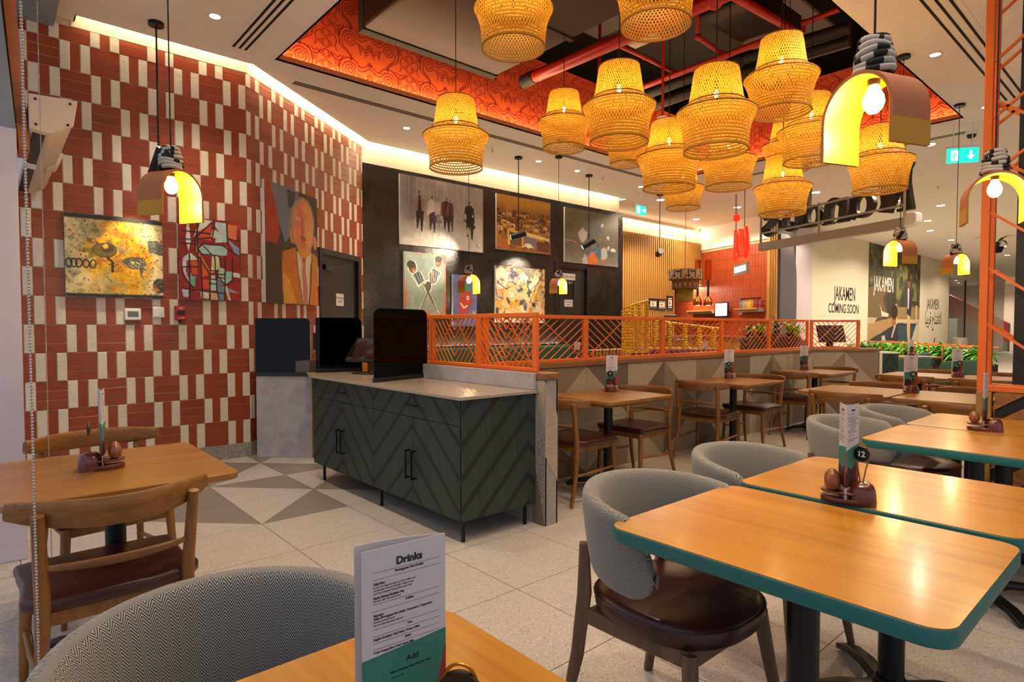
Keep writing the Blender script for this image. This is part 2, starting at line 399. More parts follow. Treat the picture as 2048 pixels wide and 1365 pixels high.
def obj(name, me, mat, parent=None, loc=None, rot=None, kind=None):
    o = bpy.data.objects.new(name, me); COL.objects.link(o)
    if mat is not None and len(me.materials) == 0: me.materials.append(M[mat] if isinstance(mat, str) else mat)
    if parent is not None: o.parent = parent
    if loc is not None: o.location = loc
    if rot is not None: o.rotation_euler = rot
    if kind: o['kind'] = kind
    return o
def thing(name, label, cat, loc=(0, 0, 0), rz=0.0, group=None):
    o = bpy.data.objects.new(name, None); COL.objects.link(o); o.location = loc; o.rotation_euler = (0, 0, rz)
    o.empty_display_size = 0.1
    return tag(o, label, cat, group)
def tag(o, label, cat, group=None):
    o['label'] = label; o['category'] = cat
    if group: o['group'] = group
    return o
def struct(o): o['kind'] = 'structure'; return o
def sempty(name, loc=(0, 0, 0), rz=0):
    o = bpy.data.objects.new(name, None); COL.objects.link(o); o.location = loc; o.rotation_euler = (0, 0, rz); o['kind'] = 'structure'; return o
CH = {}
def kids(o): return [c for c in bpy.data.objects if c.parent == o]
def tree(o): return (o, [tree(c) for c in kids(o)])
def copy_tree(t, parent=None, loc=None, rz=None, label=None, group=None):
    src, ch = t; c = src.copy(); COL.objects.link(c)
    if parent is not None: c.parent = parent
    if loc is not None: c.location = loc
    if rz is not None: c.rotation_euler = (0, 0, rz)
    if label: c['label'] = label
    if group: c['group'] = group
    for k in ch: copy_tree(k, c)
    return c
def catmull(pts, n=8, closed=False):
    P = [Vector(p) for p in pts]; m = len(P); out = []
    for i in range(m if closed else m-1):
        p0 = P[(i-1) % m] if (closed or i > 0) else P[i]; p1 = P[i]; p2 = P[(i+1) % m]; p3 = P[(i+2) % m] if (closed or i+2 < m) else p2
        for k in range(n):
            t = k/n; out.append(0.5*((2*p1)+(p2-p0)*t+(2*p0-5*p1+4*p2-p3)*t*t+(3*p1-p0-3*p2+p3)*t**3))
    if not closed: out.append(P[-1])
    return out
def rrect(w, d, r, n=5):
    out = []
    for cx, cy, a0 in ((w/2-r, d/2-r, 0), (-w/2+r, d/2-r, 90), (-w/2+r, -d/2+r, 180), (w/2-r, -d/2+r, 270)):
        for k in range(n+1): a = R(a0+90*k/n); out.append((cx+r*math.cos(a), cy+r*math.sin(a)))
    return out
def frame_M(o, x, y):   # local x/y axes in the world, z = x cross y
    x = Vector(x).normalized(); y = Vector(y).normalized(); z = x.cross(y)
    m = Matrix((x, y, z)).transposed().to_4x4(); m.translation = Vector(o); return m
def clip_poly(poly, x0, x1, y0, y1):
    def cut(p, ax, val, keep):
        out = []
        for i in range(len(p)):
            a, b = p[i], p[(i+1) % len(p)]; ia = (a[ax] >= val) == keep or a[ax] == val; ib = (b[ax] >= val) == keep or b[ax] == val
            if ia: out.append(a)
            if ia != ib:
                t = (val-a[ax])/(b[ax]-a[ax]); out.append((a[0]+(b[0]-a[0])*t, a[1]+(b[1]-a[1])*t))
        return out
    for ax, val, keep in ((0, x0, True), (0, x1, False), (1, y0, True), (1, y1, False)):
        if len(poly) < 3: return []
        poly = cut(poly, ax, val, keep)
    return poly if len(poly) >= 3 else []
def text_mesh(txt, size=1.0, extrude=0.0, offset=0.0, align='CENTER', bevel=0.0, res=3):
    c = bpy.data.curves.new('lettering', 'FONT'); c.body = txt; c.size = size; c.extrude = extrude; c.offset = offset; c.align_x = align; c.resolution_u = res; c.bevel_depth = bevel
    o = bpy.data.objects.new('lettering', c); COL.objects.link(o); dg = bpy.context.evaluated_depsgraph_get()
    me = bpy.data.meshes.new_from_object(o.evaluated_get(dg)); bpy.data.objects.remove(o); bpy.data.curves.remove(c); return me
def lettering(name, txt, mat, parent, Mx, size, extrude=0.0005, offset=0.0, align='CENTER', sx=1.0, bevel=0.0):
    me = text_mesh(txt, size, extrude, offset, align, bevel); me.transform(Matrix.Diagonal((sx, 1, 1, 1))); me.transform(Mx); me.materials.clear()
    return obj(name, me, mat, parent)
# ================================================================== STRUCTURE
CZ = 3.87
YL = 6.30; YB = 7.78; PA = np.array([2.0, 6.30]); PB_ = np.array([4.02, 7.78])
DA = (PB_-PA)/np.linalg.norm(PB_-PA); LA = float(np.linalg.norm(PB_-PA)); NA = np.array([DA[1], -DA[0]])
# ---- floor: slab, square terrazzo tiles and triangular tiles
floor = struct(MB().box(-6, 48, -8, 12, -0.08, -0.006).build('floor', 'joint', None, None))
SX, SY = 0.613, 0.6155; X0, Y0 = 1.96, 1.585
DARK = {(-1, 4): 'lr', (-1, 5): 'ur', (-1, 6): 'ul', (-1, 7): 'll', (-2, 4): 'ur', (-2, 5): 'lr', (-2, 6): 'll', (-2, 7): 'ul', (0, 6): 'll', (0, 4): 'ur', (0, 5): 'lr', (0, 7): 'ul'}
tile_me = MB().box(0.002, SX-0.002, 0.002, SY-0.002, -0.02, 0).mesh('floor_tile', None); tile_me.materials.append(M['floor'])
tri_cache = {}
def tri_me(k, dark):
    if (k, dark) not in tri_cache:
        c = {'ll': [(0, 0), (1, 0), (0, 1)], 'lr': [(0, 0), (1, 0), (1, 1)], 'ur': [(1, 0), (1, 1), (0, 1)], 'ul': [(0, 0), (1, 1), (0, 1)]}[k]
        g = 0.0012; cx = sum(p[0] for p in c)/3*SX; cy = sum(p[1] for p in c)/3*SY
        pts = [((p[0]*SX-cx)*0.992+cx, (p[1]*SY-cy)*0.992+cy) for p in c]
        me = MB().prism(pts, -0.02, 0).mesh('triangle_tile', None); me.materials.append(M['floordark' if dark else 'floor']); tri_cache[(k, dark)] = me
    return tri_cache[(k, dark)]
OPP = {'ll': 'ur', 'ur': 'll', 'lr': 'ul', 'ul': 'lr'}
cells = []
for i in range(-6, 14):
    for j in range(-5, 11):
        x, y = X0+i*SX, Y0+j*SY
        px_, py_, d = proj((x+SX/2, y+SY/2, 0))
        if d < 0.2 or px_ < -420 or px_ > 2500 or py_ > 1800: cells.append((1e9, i, j)); continue
        cells.append((d, i, j))
cells.sort(); ntile = 0; rest = MB()
for d, i, j in cells:
    x, y = X0+i*SX, Y0+j*SY
    if (i, j) in DARK:
        k = DARK[(i, j)]
        obj('triangle_tile', tri_me(k, True), None, floor, (x, y, 0)); obj('triangle_tile', tri_me(OPP[k], False), None, floor, (x, y, 0))
    elif d < 1e8 and ntile < 270: obj('floor_tile', tile_me, None, floor, (x, y, 0)); ntile += 1
    else: rest.box(x+.0012, x+SX-.0012, y+.0012, y+SY-.0012, -0.02, 0)
xe, ye = X0+14*SX, Y0+11*SY
for i in range(14, 76):
    for j in range(-15, 17):
        x, y = X0+i*SX, Y0+j*SY; rest.box(x+.0012, x+SX-.0012, y+.0012, y+SY-.0012, -0.02, 0)
for i in range(-12, 14):
    for j in list(range(-15, -5))+list(range(11, 17)):
        x, y = X0+i*SX, Y0+j*SY; rest.box(x+.0012, x+SX-.0012, y+.0012, y+SY-.0012, -0.02, 0)
for i in range(-12, -6):
    for j in range(-5, 11):
        x, y = X0+i*SX, Y0+j*SY; rest.box(x+.0012, x+SX-.0012, y+.0012, y+SY-.0012, -0.02, 0)
rest.build('far_floor_tiles', 'floor', floor, None, kind='stuff')

# ---- brick-tiled walls
BW, BH = 0.2119, 0.2372; ZR = 0.848
def brick_wall(name, P, D, s0, s1, ztop, sphase, ipar, holes, limit=298):
    """tiles in a basket pattern; s runs along D from P; rows start at ZR"""
    N = (D[1], -D[0])
    root = MB()
    Mx = frame_M((P[0], P[1], 0), (D[0], D[1], 0), (0, 0, 1))     # local x along the wall, y up, z = into the room
    for h in [None]:
        root.prism([(s0, 0), (s1, 0), (s1, 4.08), (s0, 4.08)], -0.12, -0.005, Mx) if not holes else None
    if holes:
        (a, b, zt) = holes[0]
        root.prism([(s0, 0), (a, 0), (a, 4.08), (s0, 4.08)], -0.12, -0.005, Mx); root.prism([(b, 0), (s1, 0), (s1, 4.08), (b, 4.08)], -0.12, -0.005, Mx)
        root.prism([(a, zt), (b, zt), (b, 4.08), (a, 4.08)], -0.12, -0.005, Mx)
    w = struct(root.build(name, 'grout', None, None))
    tiles = []
    i0 = int(math.floor((s0-sphase)/BW))-1; i1 = int(math.ceil((s1-sphase)/BW))+1
    for i in range(i0, i1):
        for k in range(-4, 14):
            a = sphase+i*BW; z = ZR+k*BH; H = ((i+ipar+k) % 2 == 0)
            for q in range(3):
                if H: r = (a, a+BW, z+q*BH/3, z+(q+1)*BH/3); mt = 'terra'
                else: r = (a+q*BW/3, a+(q+1)*BW/3, z, z+BH); mt = 'terra' if q == 1 else 'whitebrick'
                r = (max(r[0], s0), min(r[1], s1), max(r[2], 0.14), min(r[3], ztop))
                for (ha, hb, ht) in holes:
                    if r[2] < ht and r[3] <= ht+0.03 and r[0] < hb and r[1] > ha:
                        if r[0] < ha: r = (r[0], ha, r[2], r[3])
                        elif r[1] > hb: r = (hb, r[1], r[2], r[3])
                        else: r = (0, 0, 0, 0)
                    elif r[2] < ht and r[0] < hb and r[1] > ha and r[0] >= ha and r[1] <= hb: r = (r[0], r[1], ht, r[3])
                if r[1]-r[0] > 0.012 and r[3]-r[2] > 0.012: tiles.append((r, mt))
    def size(t):
        r = t[0]; c = ((r[0]+r[1])/2, (r[2]+r[3])/2)
        x, y, d = proj((P[0]+D[0]*c[0], P[1]+D[1]*c[0], c[1]))
        vis = 1 if (x > 40) else 0.01
        return -vis*(r[1]-r[0])*(r[3]-r[2])/d**2
    tiles.sort(key=size)
    cache = {}; stuff = {}
    for n, (r, mt) in enumerate(tiles):
        wd, ht = r[1]-r[0], r[3]-r[2]; pr = random.choice((0, 0.0015, 0.003)) if mt == 'terra' else random.choice((0.002, 0.004, 0.006))
        g = 0.0022
        if n < limit:
            key = (round(wd, 3), round(ht, 3), mt)
            if key not in cache:
                me = MB().box(-wd/2+g, wd/2-g, -ht/2+g, ht/2-g, -0.014, 0).mesh('wall_tile', None, 0.0018 if mt == 'terra' else 0.0035); me.materials.append(M[mt]); me.transform(Mx.to_3x3().to_4x4()); cache[key] = me
            c = Mx @ Vector(((r[0]+r[1])/2, (r[2]+r[3])/2, pr))
            o = obj('wall_tile', cache[key], None, w, c)
        else:
            stuff.setdefault(mt, MB()).box(r[0]+g, r[1]-g, r[2]+g, r[3]-g, -0.014, pr, Mx)
    for mt, mb in stuff.items(): mb.build('wall_tiles_small', mt, w, None, kind='stuff')
    return w
wall_left = brick_wall('wall_left', (0.0, YL), (1, 0), 0.05, 2.0, 3.82, 0.518, 0, [])
wall_angled = brick_wall('wall_angled', PA, DA, 0.0, LA, 3.82, 0.0, 1, [(1.335, 2.42, 2.275)])
# skirting
struct(MB().box(0.05, 2.0, YL-0.012, YL, 0, 0.14).build('baseboard_left', 'skirt', None, None, 0.002))
Ma = frame_M((PA[0], PA[1], 0), (DA[0], DA[1], 0), (0, 0, 1))
struct(MB().prism([(0, 0), (1.33, 0), (1.33, .14), (0, .14)], 0, 0.012, Ma).build('baseboard_angled', 'skirt', None, None))
# cream upper wall behind the light slot
struct(MB().box(0.6, 2.02, YL-0.004, YL+0.05, 3.824, 4.08).prism([(0, 3.824), (LA, 3.824), (LA, 4.08), (0, 4.08)], -0.05, 0.004, Ma).build('trim_1', 'cream', None, None))
# ---- black wall with the staff door
bw = MB(); dx0, dx1, dzt = 7.98, 8.74, 2.40
bw.box(4.02, dx0, YB, YB+.12, 0, 3.61).box(dx1, 9.72, YB, YB+.12, 0, 3.61).box(dx0, dx1, YB, YB+.12, dzt, 3.61)
wall_black = struct(bw.build('wall_back', 'blackwall', None, None))
struct(MB().box(4.0, 9.72, YB+.03, YB+.12, 3.61, 4.08).build('trim_2', 'cream', None, None))
struct(MB().box(9.72, 9.80, YB-.0, YB+1.0, 0, 3.61).build('wall_return', 'blackwall', None, None))
# ---- ceiling with the coffer opening and light slots
ce = MB()
ce.prism([(-.3, -4), (2.17, -4), (2.17, 6.251), (2.046, 6.16), (.626, 6.16), (.626, 6.3), (-.3, 6.3)], CZ, CZ+.09)
ce.prism([(2.17, 5.9), (9.08, 5.9), (9.08, 7.64), (4.067, 7.64), (2.17, 6.251)], CZ, CZ+.012)
ce.prism([(2.17, -4), (9.08, -4), (9.08, 1.99), (2.17, 1.99)], CZ, CZ+.012)
ce.prism([(9.08, -6), (9.75, -6), (9.75, 7.64), (9.08, 7.64)], CZ, CZ+.012)
ce.prism([(9.75, -6), (47, -6), (47, 8.75), (9.75, 8.75)], CZ, CZ+.012)
ce.prism([(12.9, 8.75), (47, 8.75), (47, 14), (12.9, 14)], CZ, CZ+.012)
ceiling = struct(ce.build('ceiling', 'plaster', None, None))
# closures above slots
cap = MB().box(.55, 2.3, 6.1, 6.45, 4.08, 4.12).prism([(0, -0.25), (LA+.2, -0.25), (LA+.2, .12), (0, .12)], 4.08, 4.12, Matrix.Translation((PA[0], PA[1], 0)) @ Matrix.Rotation(math.atan2(DA[1], DA[0]), 4, 'Z'))
cap.box(4.0, 9.8, 7.5, 7.95, 4.08, 4.12)
cap.box(.626, 2.0, 6.155, 6.165, CZ, 4.08).box(4.067, 9.75, 7.635, 7.645, CZ, 4.08)
cap.prism([(2.046, 6.16), (4.067, 7.64), (4.06, 7.648), (2.04, 6.168)], CZ, 4.08).box(.616, .626, 6.16, 6.3, CZ, 4.08)
cap.build('slot_closure', 'cream', ceiling, None)
struct(MB().box(-.45, .485, -4, 6.3, 3.78, 4.1).build('trim_4', 'alu', None, None, 0.004))
# ---- coffer
CX0, CX1, CY0, CY1 = 2.17, 9.08, 1.99, 5.9; CT = 4.95; SB = 0.15
lip = MB()
lip.box(CX0-.02, CX1+.02, CY1, CY1+.018, CZ, CZ+.06).box(CX1, CX1+.018, CY0-.02, CY1+.02, CZ, CZ+.06)
lip.box(CX0-.02, CX1+.02, CY0-.018, CY0, CZ, CZ+.06).box(CX0-.018, CX0, CY0-.02, CY1+.02, CZ, CZ+.06)
coffer = ceiling
lip.build('coffer_lip', plain('peach_paint', '#d98a55', 0.7), coffer, None)
cw = MB().box(CX0-SB, CX1+SB, CY1+SB, CY1+SB+.03, CZ+.005, CT).box(CX1+SB, CX1+SB+.03, CY0-SB, CY1+SB, CZ+.005, CT)
cw.box(CX0-SB, CX1+SB, CY0-SB-.03, CY0-SB, CZ+.005, CT).box(CX0-SB-.03, CX0-SB, CY0-SB, CY1+SB, CZ+.005, CT)
cw.build('coffer_wall', 'coffer', coffer, None)
vd = MB().box(1.2, 10.0, 1.2, 6.9, 5.75, 5.8)
vd.box(1.2, 10, 6.6, 6.65, CT-.1, 5.75).box(1.2, 10, 1.2, 1.25, CT-.1, 5.75).box(1.2, 1.25, 1.2, 6.6, CT-.1, 5.75).box(9.95, 10, 1.2, 6.6, CT-.1, 5.75)
vd.box(CX0-SB, CX1+SB, CY1+SB+.03, 6.6, CT-.1, CT-.05).box(CX1+SB+.03, 9.95, 1.2, 6.6, CT-.1, CT-.05).box(1.2, CX0-SB-.03, 1.2, 6.6, CT-.1, CT-.05).box(CX0-SB, CX1+SB, 1.2, CY0-SB-.03, CT-.1, CT-.05)
vd.build('void_shell', 'void', coffer, None)
# printed line pattern, one repeat = 1.0 m x 0.322 m
def motif():
    L = []; H = .322; half = []
    def circ(cx, cy, r, a0=0, a1=360, n=24): return [(cx+r*math.cos(R(a0+(a1-a0)*k/n)), cy+r*math.sin(R(a0+(a1-a0)*k/n))) for k in range(n+1)]
    def sp(p): return [(q.x, q.y) for q in catmull([(a, b, 0) for a, b in p], 6)]
    ex, ey = .27, .17
    half += [circ(ex, ey, .028), circ(ex, ey, .058)]
    for r in (.088, .128): half.append(circ(ex, ey, r, 25, 205))                       # hood over the eye
    for off in (0, .040):                                                               # S band under the eye, joining the next repeat
        half.append(sp([(ex-.088-off, ey-.035), (ex-.075-off*.9, ey-.085), (ex-.02-off*.7, ey-.13), (ex+.02-off*.35, ey-.175), (ex+.01-off*.2, ey-.215)]))
        half.append(sp([(ex+.085, ey+.03+off), (ex+.14, ey+.02+off), (.5, ey+.075+off)]))
    half.append([(.5, .10+.205), (.473, .285), (.5, .262)])                             # diamond
    for o in (0, .030, .060):                                                           # nested zigzag bolt
        half.append([(.5, .175-o), (.462, .150-o), (.482, .128-o), (.425+o*.3, .105-o*.9), (.452, .078-o*.8)])
    for yy in (.055, .162, .269):                                                       # triangles at the seam
        half += [[(.004, yy+.045), (.085, yy), (.004, yy-.045)], [(.018, yy+.018), (.052, yy), (.018, yy-.018)]]
    for k in range(4): half.append([(ex+.075+.012*k, ey-.02-.022*k), (.430-.012*k, ey-.045-.028*k)])   # rays
    for r in (.030, .062): half.append(circ(.125, .30, r, 180, 360, 14))
    for k in range(3): half.append([(.10+.028*k, .235), (.112+.02*k, .17)])
    half.append(sp([(.09, .165), (.12, .11), (.10, .05), (.13, .0)]))
    for pl in half: L += [pl, [(1-x, y) for x, y in pl]]
    return L
MOT = motif()
def coffer_print(name, Mx, length, height, phase):
    mb = MB(); n0 = -1; n1 = int(length)+2; rows = int(height/.322)+2
    for a in range(n0, n1):
        for b in range(-1, rows):
            for pl in MOT:
                q = [(x+a+phase, y+b*.322) for x, y in pl]
                seg = []
                for x, y in q+[None] if False else q:
                    if 0.005 < x < length-.005 and 0.004 < y < height-.004: seg.append((x, y))
                    else:
                        if len(seg) > 1: mb.ribbon(seg, .0085, 0, Mx=Mx)
                        seg = []
                if len(seg) > 1: mb.ribbon(seg, .0085, 0, Mx=Mx)
    mb.build(name, 'cofferline', coffer, None, kind='stuff')
coffer_print('wallpaper_pattern', frame_M((CX0-SB, CY1+SB-.0015, CZ+.005), (1, 0, 0), (0, 0, 1)), CX1-CX0+2*SB, CT-CZ-.01, .71)
coffer_print('wallpaper_pattern', frame_M((CX1+SB-.0015, CY1+SB, CZ+.005), (0, -1, 0), (0, 0, 1)), CY1-CY0+2*SB, CT-CZ-.01, .3)
# coffer LED strips (in the trough behind the lip)
lamp('coffer_led', 'AREA', ((CX0+CX1)/2, CY1+SB-.04, CZ+.03), 44, (1, .74, .38), coffer, sx=CX1-CX0, sy=.05, rot=(PI, 0, 0))
lamp('coffer_led', 'AREA', (CX1+SB-.04, (CY0+CY1)/2, CZ+.03), 25, (1, .74, .38), coffer, sx=.05, sy=CY1-CY0, rot=(PI, 0, 0))
# wall slot LED strips
lamp('cove_led', 'AREA', (1.32, 6.235, 4.06), 3.6, WARM2, ceiling, sx=1.36, sy=.05, rot=(0, 0, 0))
mid = (PA+PB_)/2+NA*.07
lamp('cove_led', 'AREA', (mid[0], mid[1], 4.06), 9, WARM2, ceiling, sx=LA-.1, sy=.05, rot=(0, 0, math.atan2(DA[1], DA[0])))
lamp('cove_led', 'AREA', (6.87, 7.715, 4.06), 20, WARM2, ceiling, sx=5.6, sy=.05, rot=(0, 0, 0))

# ---- partition walls (terrazzo pieces on a core) with oak cap
YP = 3.58
core = MB().box(2.835, 8.74, YP+.012, YP+.12, 0, .955).box(2.732, 2.822, 2.792, 4.85, 0, .955)
Cd = np.array([9.40-8.74, 3.06-3.64]); Cl = float(np.linalg.norm(Cd)); Cd = Cd/Cl
Mc = frame_M((8.72, 3.58, 0), (Cd[0], Cd[1], 0), (0, 0, 1))
core.prism([(0, 0), (Cl+.06, 0), (Cl+.06, .955), (0, .955)], -.11, -.012, Mc)
partition = struct(core.build('wall_partition', 'pardark', None, None))
def tri_panels(parent, Mx, length, height, cw_, rows, flip, mats=('parlight', 'pardark', 'parmid')):
    ch = height/rows; ncol = int(round(length/cw_)); cw_ = length/ncol
    for i in range(ncol):
        for r in range(rows):
            x0, x1, y0, y1 = i*cw_, (i+1)*cw_, r*ch, (r+1)*ch
            up = (i+r+flip) % 2 == 0
            tris = [[(x0, y0), (x1, y0), (x1, y1)], [(x0, y0), (x1, y1), (x0, y1)]] if up else [[(x0, y0), (x1, y0), (x0, y1)], [(x1, y0), (x1, y1), (x0, y1)]]
            ms = [mats[0], mats[1]] if (i//2+r) % 2 == 0 else [mats[2], mats[0]]
            if i % 2: ms = ms[::-1]
            for t, m in zip(tris, ms):
                cx = sum(p[0] for p in t)/3; cy = sum(p[1] for p in t)/3
                t2 = [((p[0]-cx)*.992+cx, (p[1]-cy)*.992+cy) for p in t]
                MB().prism(t2, -.012, 0, Mx).build('terrazzo_panel', m, parent, None)
tri_panels(partition, frame_M((2.835, YP, 0), (1, 0, 0), (0, 0, 1)), 5.9, .955, .59, 2, 0)
tri_panels(partition, Mc, Cl+.06, .955, .47, 2, 1)
# pillar end of the counter wall
MB().box(2.72, 2.834, 2.78, 2.792, 0, .955).build('pillar_face', 'pillar', partition, None, .001)
MB().prism([(0, .46), (.112, .28), (.112, .72), (0, .95)], 0, .0015, frame_M((2.721, 2.7795, 0), (1, 0, 0), (0, 0, 1))).build('terrazzo_panel', 'parlight', partition, None)
for a, b, c, m in (((0, 0), (.12, 0), (0, .5), 'pardark'), ((0, .5), (.12, .0), (.12, .62), 'skirt'), ((0, .5), (.12, .62), (0, .95), 'pillar'), ((.12, .62), (.12, .95), (0, .95), 'parlight')):
    MB().prism([a, b, c], 0, .0015, frame_M((2.7185, 2.90, 0), (0, -1, 0), (0, 0, 1))).build('terrazzo_panel', m, partition, None)
MB().box(2.72, 2.732, 2.78, 4.85, 0, .955).box(2.822, 2.834, 2.78, 4.85, 0, .955).build('side_cladding', 'pillar', partition, None)
MB().box(2.712, 2.846, 2.772, 4.87, .957, 1.0).build('cap', 'capy', partition, None, .003)
MB().box(2.846, 8.76, YP-.012, YP+.135, .957, 1.0).build('cap', 'cap', partition, None, .003)
MB().prism([(-.02, .957), (Cl+.08, .957), (Cl+.08, 1.0), (-.02, 1.0)], -.125, .012, Mc).build('cap', 'cap', partition, None, .003)

# ---- doors
def door(name, Mx, w, h, sign_lines, sign_xy, window=None):
    d = sempty(name)
    MB().prism([(0, 0), (.07, 0), (.07, h-.07), (w-.07, h-.07), (w-.07, 0), (w, 0), (w, h), (0, h)], -.10, .014, Mx).build('door_frame', 'frame', d, None, .003)
    leaf = MB()
    if window:
        a, b, c, e = window
        for r in ((.07, a, 0, h-.07), (b, w-.07, 0, h-.07), (a, b, 0, c), (a, b, e, h-.07)): leaf.prism([(r[0], r[2]), (r[1], r[2]), (r[1], r[3]), (r[0], r[3])], -.075, -.03, Mx)
        MB().prism([(a, c), (b, c), (b, e), (a, e)], -.06, -.05, Mx).build('vision_panel', 'shopglass', d, None)
        MB().prism([(a-.25, c-.3), (b+.25, c-.3), (b+.25, e+.3), (a-.25, e+.3)], -.92, -.9, Mx).build('glow_sheet_beyond', emis('kitchen_glow', '#9fc6e6', 0.9), d, None)  # glowing sheet stands in for the lit kitchen
    else: leaf.prism([(.07, 0), (w-.07, 0), (w-.07, h-.07), (.07, h-.07)], -.075, -.03, Mx)
    lf = leaf.build('door_leaf', 'blackdoor', d, None)
    return d
door_1 = door('door_1', Matrix(frame_M((PA[0]+DA[0]*1.335, PA[1]+DA[1]*1.335, 0), (DA[0], DA[1], 0), (0, 0, 1))), 1.085, 2.275, None, None)
Md1 = frame_M((PA[0]+DA[0]*1.335, PA[1]+DA[1]*1.335, 0), (DA[0], DA[1], 0), (0, 0, 1))
dc = MB().prism([(.12, 2.02), (.34, 2.02), (.34, 2.08), (.12, 2.08)], -.03, .03, Md1).build('door_closer', 'blackplastic', door_1, None, .005)
MB().bar(Md1 @ Vector((.3, 2.085, .02)), Md1 @ Vector((.62, 2.15, .12)), .02, .008).bar(Md1 @ Vector((.62, 2.15, .12)), Md1 @ Vector((.72, 2.2, .0)), .02, .008).build('closer_arm', 'blackplastic', door_1, None)
for zz in (.3, 1.3, 1.9): MB().cyl(Md1 @ Vector((.078, zz, -.02)), Md1 @ Vector((.078, zz+.1, -.02)), .009, n=8).build('hinge', 'steel', door_1)
def plate(name, Mx, cx, cy, w, h, lines, size, label, parent=None, z=-.028):
    t = thing(name, label, 'sign')
    MB().prism([(cx-w/2, cy-h/2), (cx+w/2, cy-h/2), (cx+w/2, cy+h/2), (cx-w/2, cy+h/2)], z, z+.004, Mx).build('sign_plate', 'paper', t, None)
    for k, s_ in enumerate(lines):
        yy = cy+(len(lines)/2-k-.5)*size*1.25-size*.36
        lettering('lettering', s_, 'ink', t, Mx @ Matrix.Translation((cx, yy, z+.0045)), size, .0004)
    return t
plate('door_sign', Md1, .56, 1.66, .2, .16, ['ELECTRICAL', 'ROOM'], .036, 'white ELECTRICAL ROOM notice on the plain black door')
door_2 = door('door_2', frame_M((7.85, YB, 0), (1, 0, 0), (0, 0, 1)), 0.93, 2.5, None, None, (.24, .55, 1.83, 2.17))
MB().box(dx0-.01, dx0+.0, YB-.002, YB+.1, 0, dzt).build('door_stop', 'frame', door_2, None)
Md2 = frame_M((7.85, YB, 0), (1, 0, 0), (0, 0, 1))
plate('door_sign', Md2, .40, 2.245, .34, .12, ['STAFF ONLY'], .058, 'white STAFF ONLY notice above the small door window')
plate('door_sign', Md2, .39, 1.75, .22, .13, ['KITCHEN', 'AREA'], .042, 'white KITCHEN AREA notice below the small door window')

# ---- left entrance pier, header post
pier = struct(MB().box(-.6, .155, 4.30, 4.55, 0, 2.39).build('wall_pier', 'coollitwall', None, None, .004))
MB().prism([(-.6, 2.39), (.155, 2.39), (.05, 3.78), (-.6, 3.78)], -.25, -.02, frame_M((0, 4.30, 0), (1, 0, 0), (0, 0, 1))).build('steel_header', 'alu', pier, None, .003)
MB().prism([(.165, 2.3), (.215, 2.3), (.13, 3.78), (.07, 3.78)], -.32, -.06, frame_M((0, 4.30, 0), (1, 0, 0), (0, 0, 1))).build('timber_jamb', 'clay', pier, None, .003)
# ================================================================== FURNITURE
def band(mb, path, hs, th, n=1, up=(0, 0, 1), r=0.3, Mx=None):
    """rounded-rectangle section swept along a path: hs heights, th thickness"""
    P = [Vector(p) for p in path]; m = len(P); sec = []
    for cx, cy, a0 in ((1, 1, 0), (-1, 1, 90), (-1, -1, 180), (1, -1, 270)):
        for k in range(3): a = R(a0+45*k); sec.append((cx*(1-r)+r*math.cos(a), cy*(1-r)+r*math.sin(a)))
    vs = []; U = Vector(up)
    for i in range(m):
        t = (P[min(i+1, m-1)]-P[max(i-1, 0)]).normalized(); u = (U-t*U.dot(t)).normalized(); w = t.cross(u)
        h = hs[i] if hasattr(hs, '__len__') else hs
        for a, b in sec: vs.append(P[i]+u*b*h/2+w*a*th/2)
    k = len(sec); fs = [(i*k+j, i*k+(j+1) % k, (i+1)*k+(j+1) % k, (i+1)*k+j) for i in range(m-1) for j in range(k)]
    fs += [tuple(range(k))[::-1], tuple(range((m-1)*k, m*k))]
    mb.add(vs, fs, Mx); return mb
# ---- bentwood oak chair
def make_wood_chair():
    t = thing('dining_chair', 'oak chair', 'chair')
    poly = [(-.215, -.2), (.215, -.2), (.235, .0), (.24, .17), (.2, .225), (-.2, .225), (-.24, .17), (-.235, 0)]
    seat = MB().prism([(p.x, p.y) for p in catmull([(a, b, 0) for a, b in poly], 3, True)], .428, .472); seat.build('seat', 'leather', t, 50, .014, 3)
    fr = MB()
    for a, b in (((-.2, .19), (.2, .19)), ((-.19, -.19), (.19, -.19)), ((-.2, -.19), (-.2, .19)), ((.2, -.19), (.2, .19))): fr.bar((*a, .408), (*b, .408), .022, .045)
    fr.build('seat_frame', 'oak', t, None, .003)
    for s in (-1, 1):
        MB().tube([(s*.225, .215, 0), (s*.215, .205, .25), (s*.205, .195, .44)], [.012, .018, .020], 10).build('leg', 'oak', t, 50)
        MB().tube([(p.x, p.y, p.z) for p in catmull([(s*.225, -.285, 0), (s*.21, -.225, .22), (s*.20, -.205, .43), (s*.205, -.225, .6), (s*.21, -.25, .745)], 4)], [.012]*1+[.013+.008*min(1, k/8) for k in range(1, 9)]+[.021-.004*k/8 for k in range(8)], 10).build('leg', 'oak', t, 50)
        MB().tube([(s*.215, .205, .235), (s*.214, 0, .225), (s*.208, -.22, .215)], [.009, .012, .009], 8).build('stretcher', 'oak', t, 50)
    xs = np.linspace(-.275, .275, 17)
    path = [(x, -.295+.15*(abs(x)/.275)**2, .735+.012*(abs(x)/.275)**2) for x in xs]
    band(MB(), path, [.088-.035*(abs(x)/.275)**3 for x in xs], .024, r=.5).build('top_rail', 'oakx', t, 50)
    xs = np.linspace(-.2, .2, 11)
    band(MB(), [(x, -.218-.055*(1-(x/.2)**2), .575) for x in xs], [.014+.014*(1-(x/.2)**2) for x in xs], .016, r=.6).build('back_rail', 'oakx', t, 50)
    return t
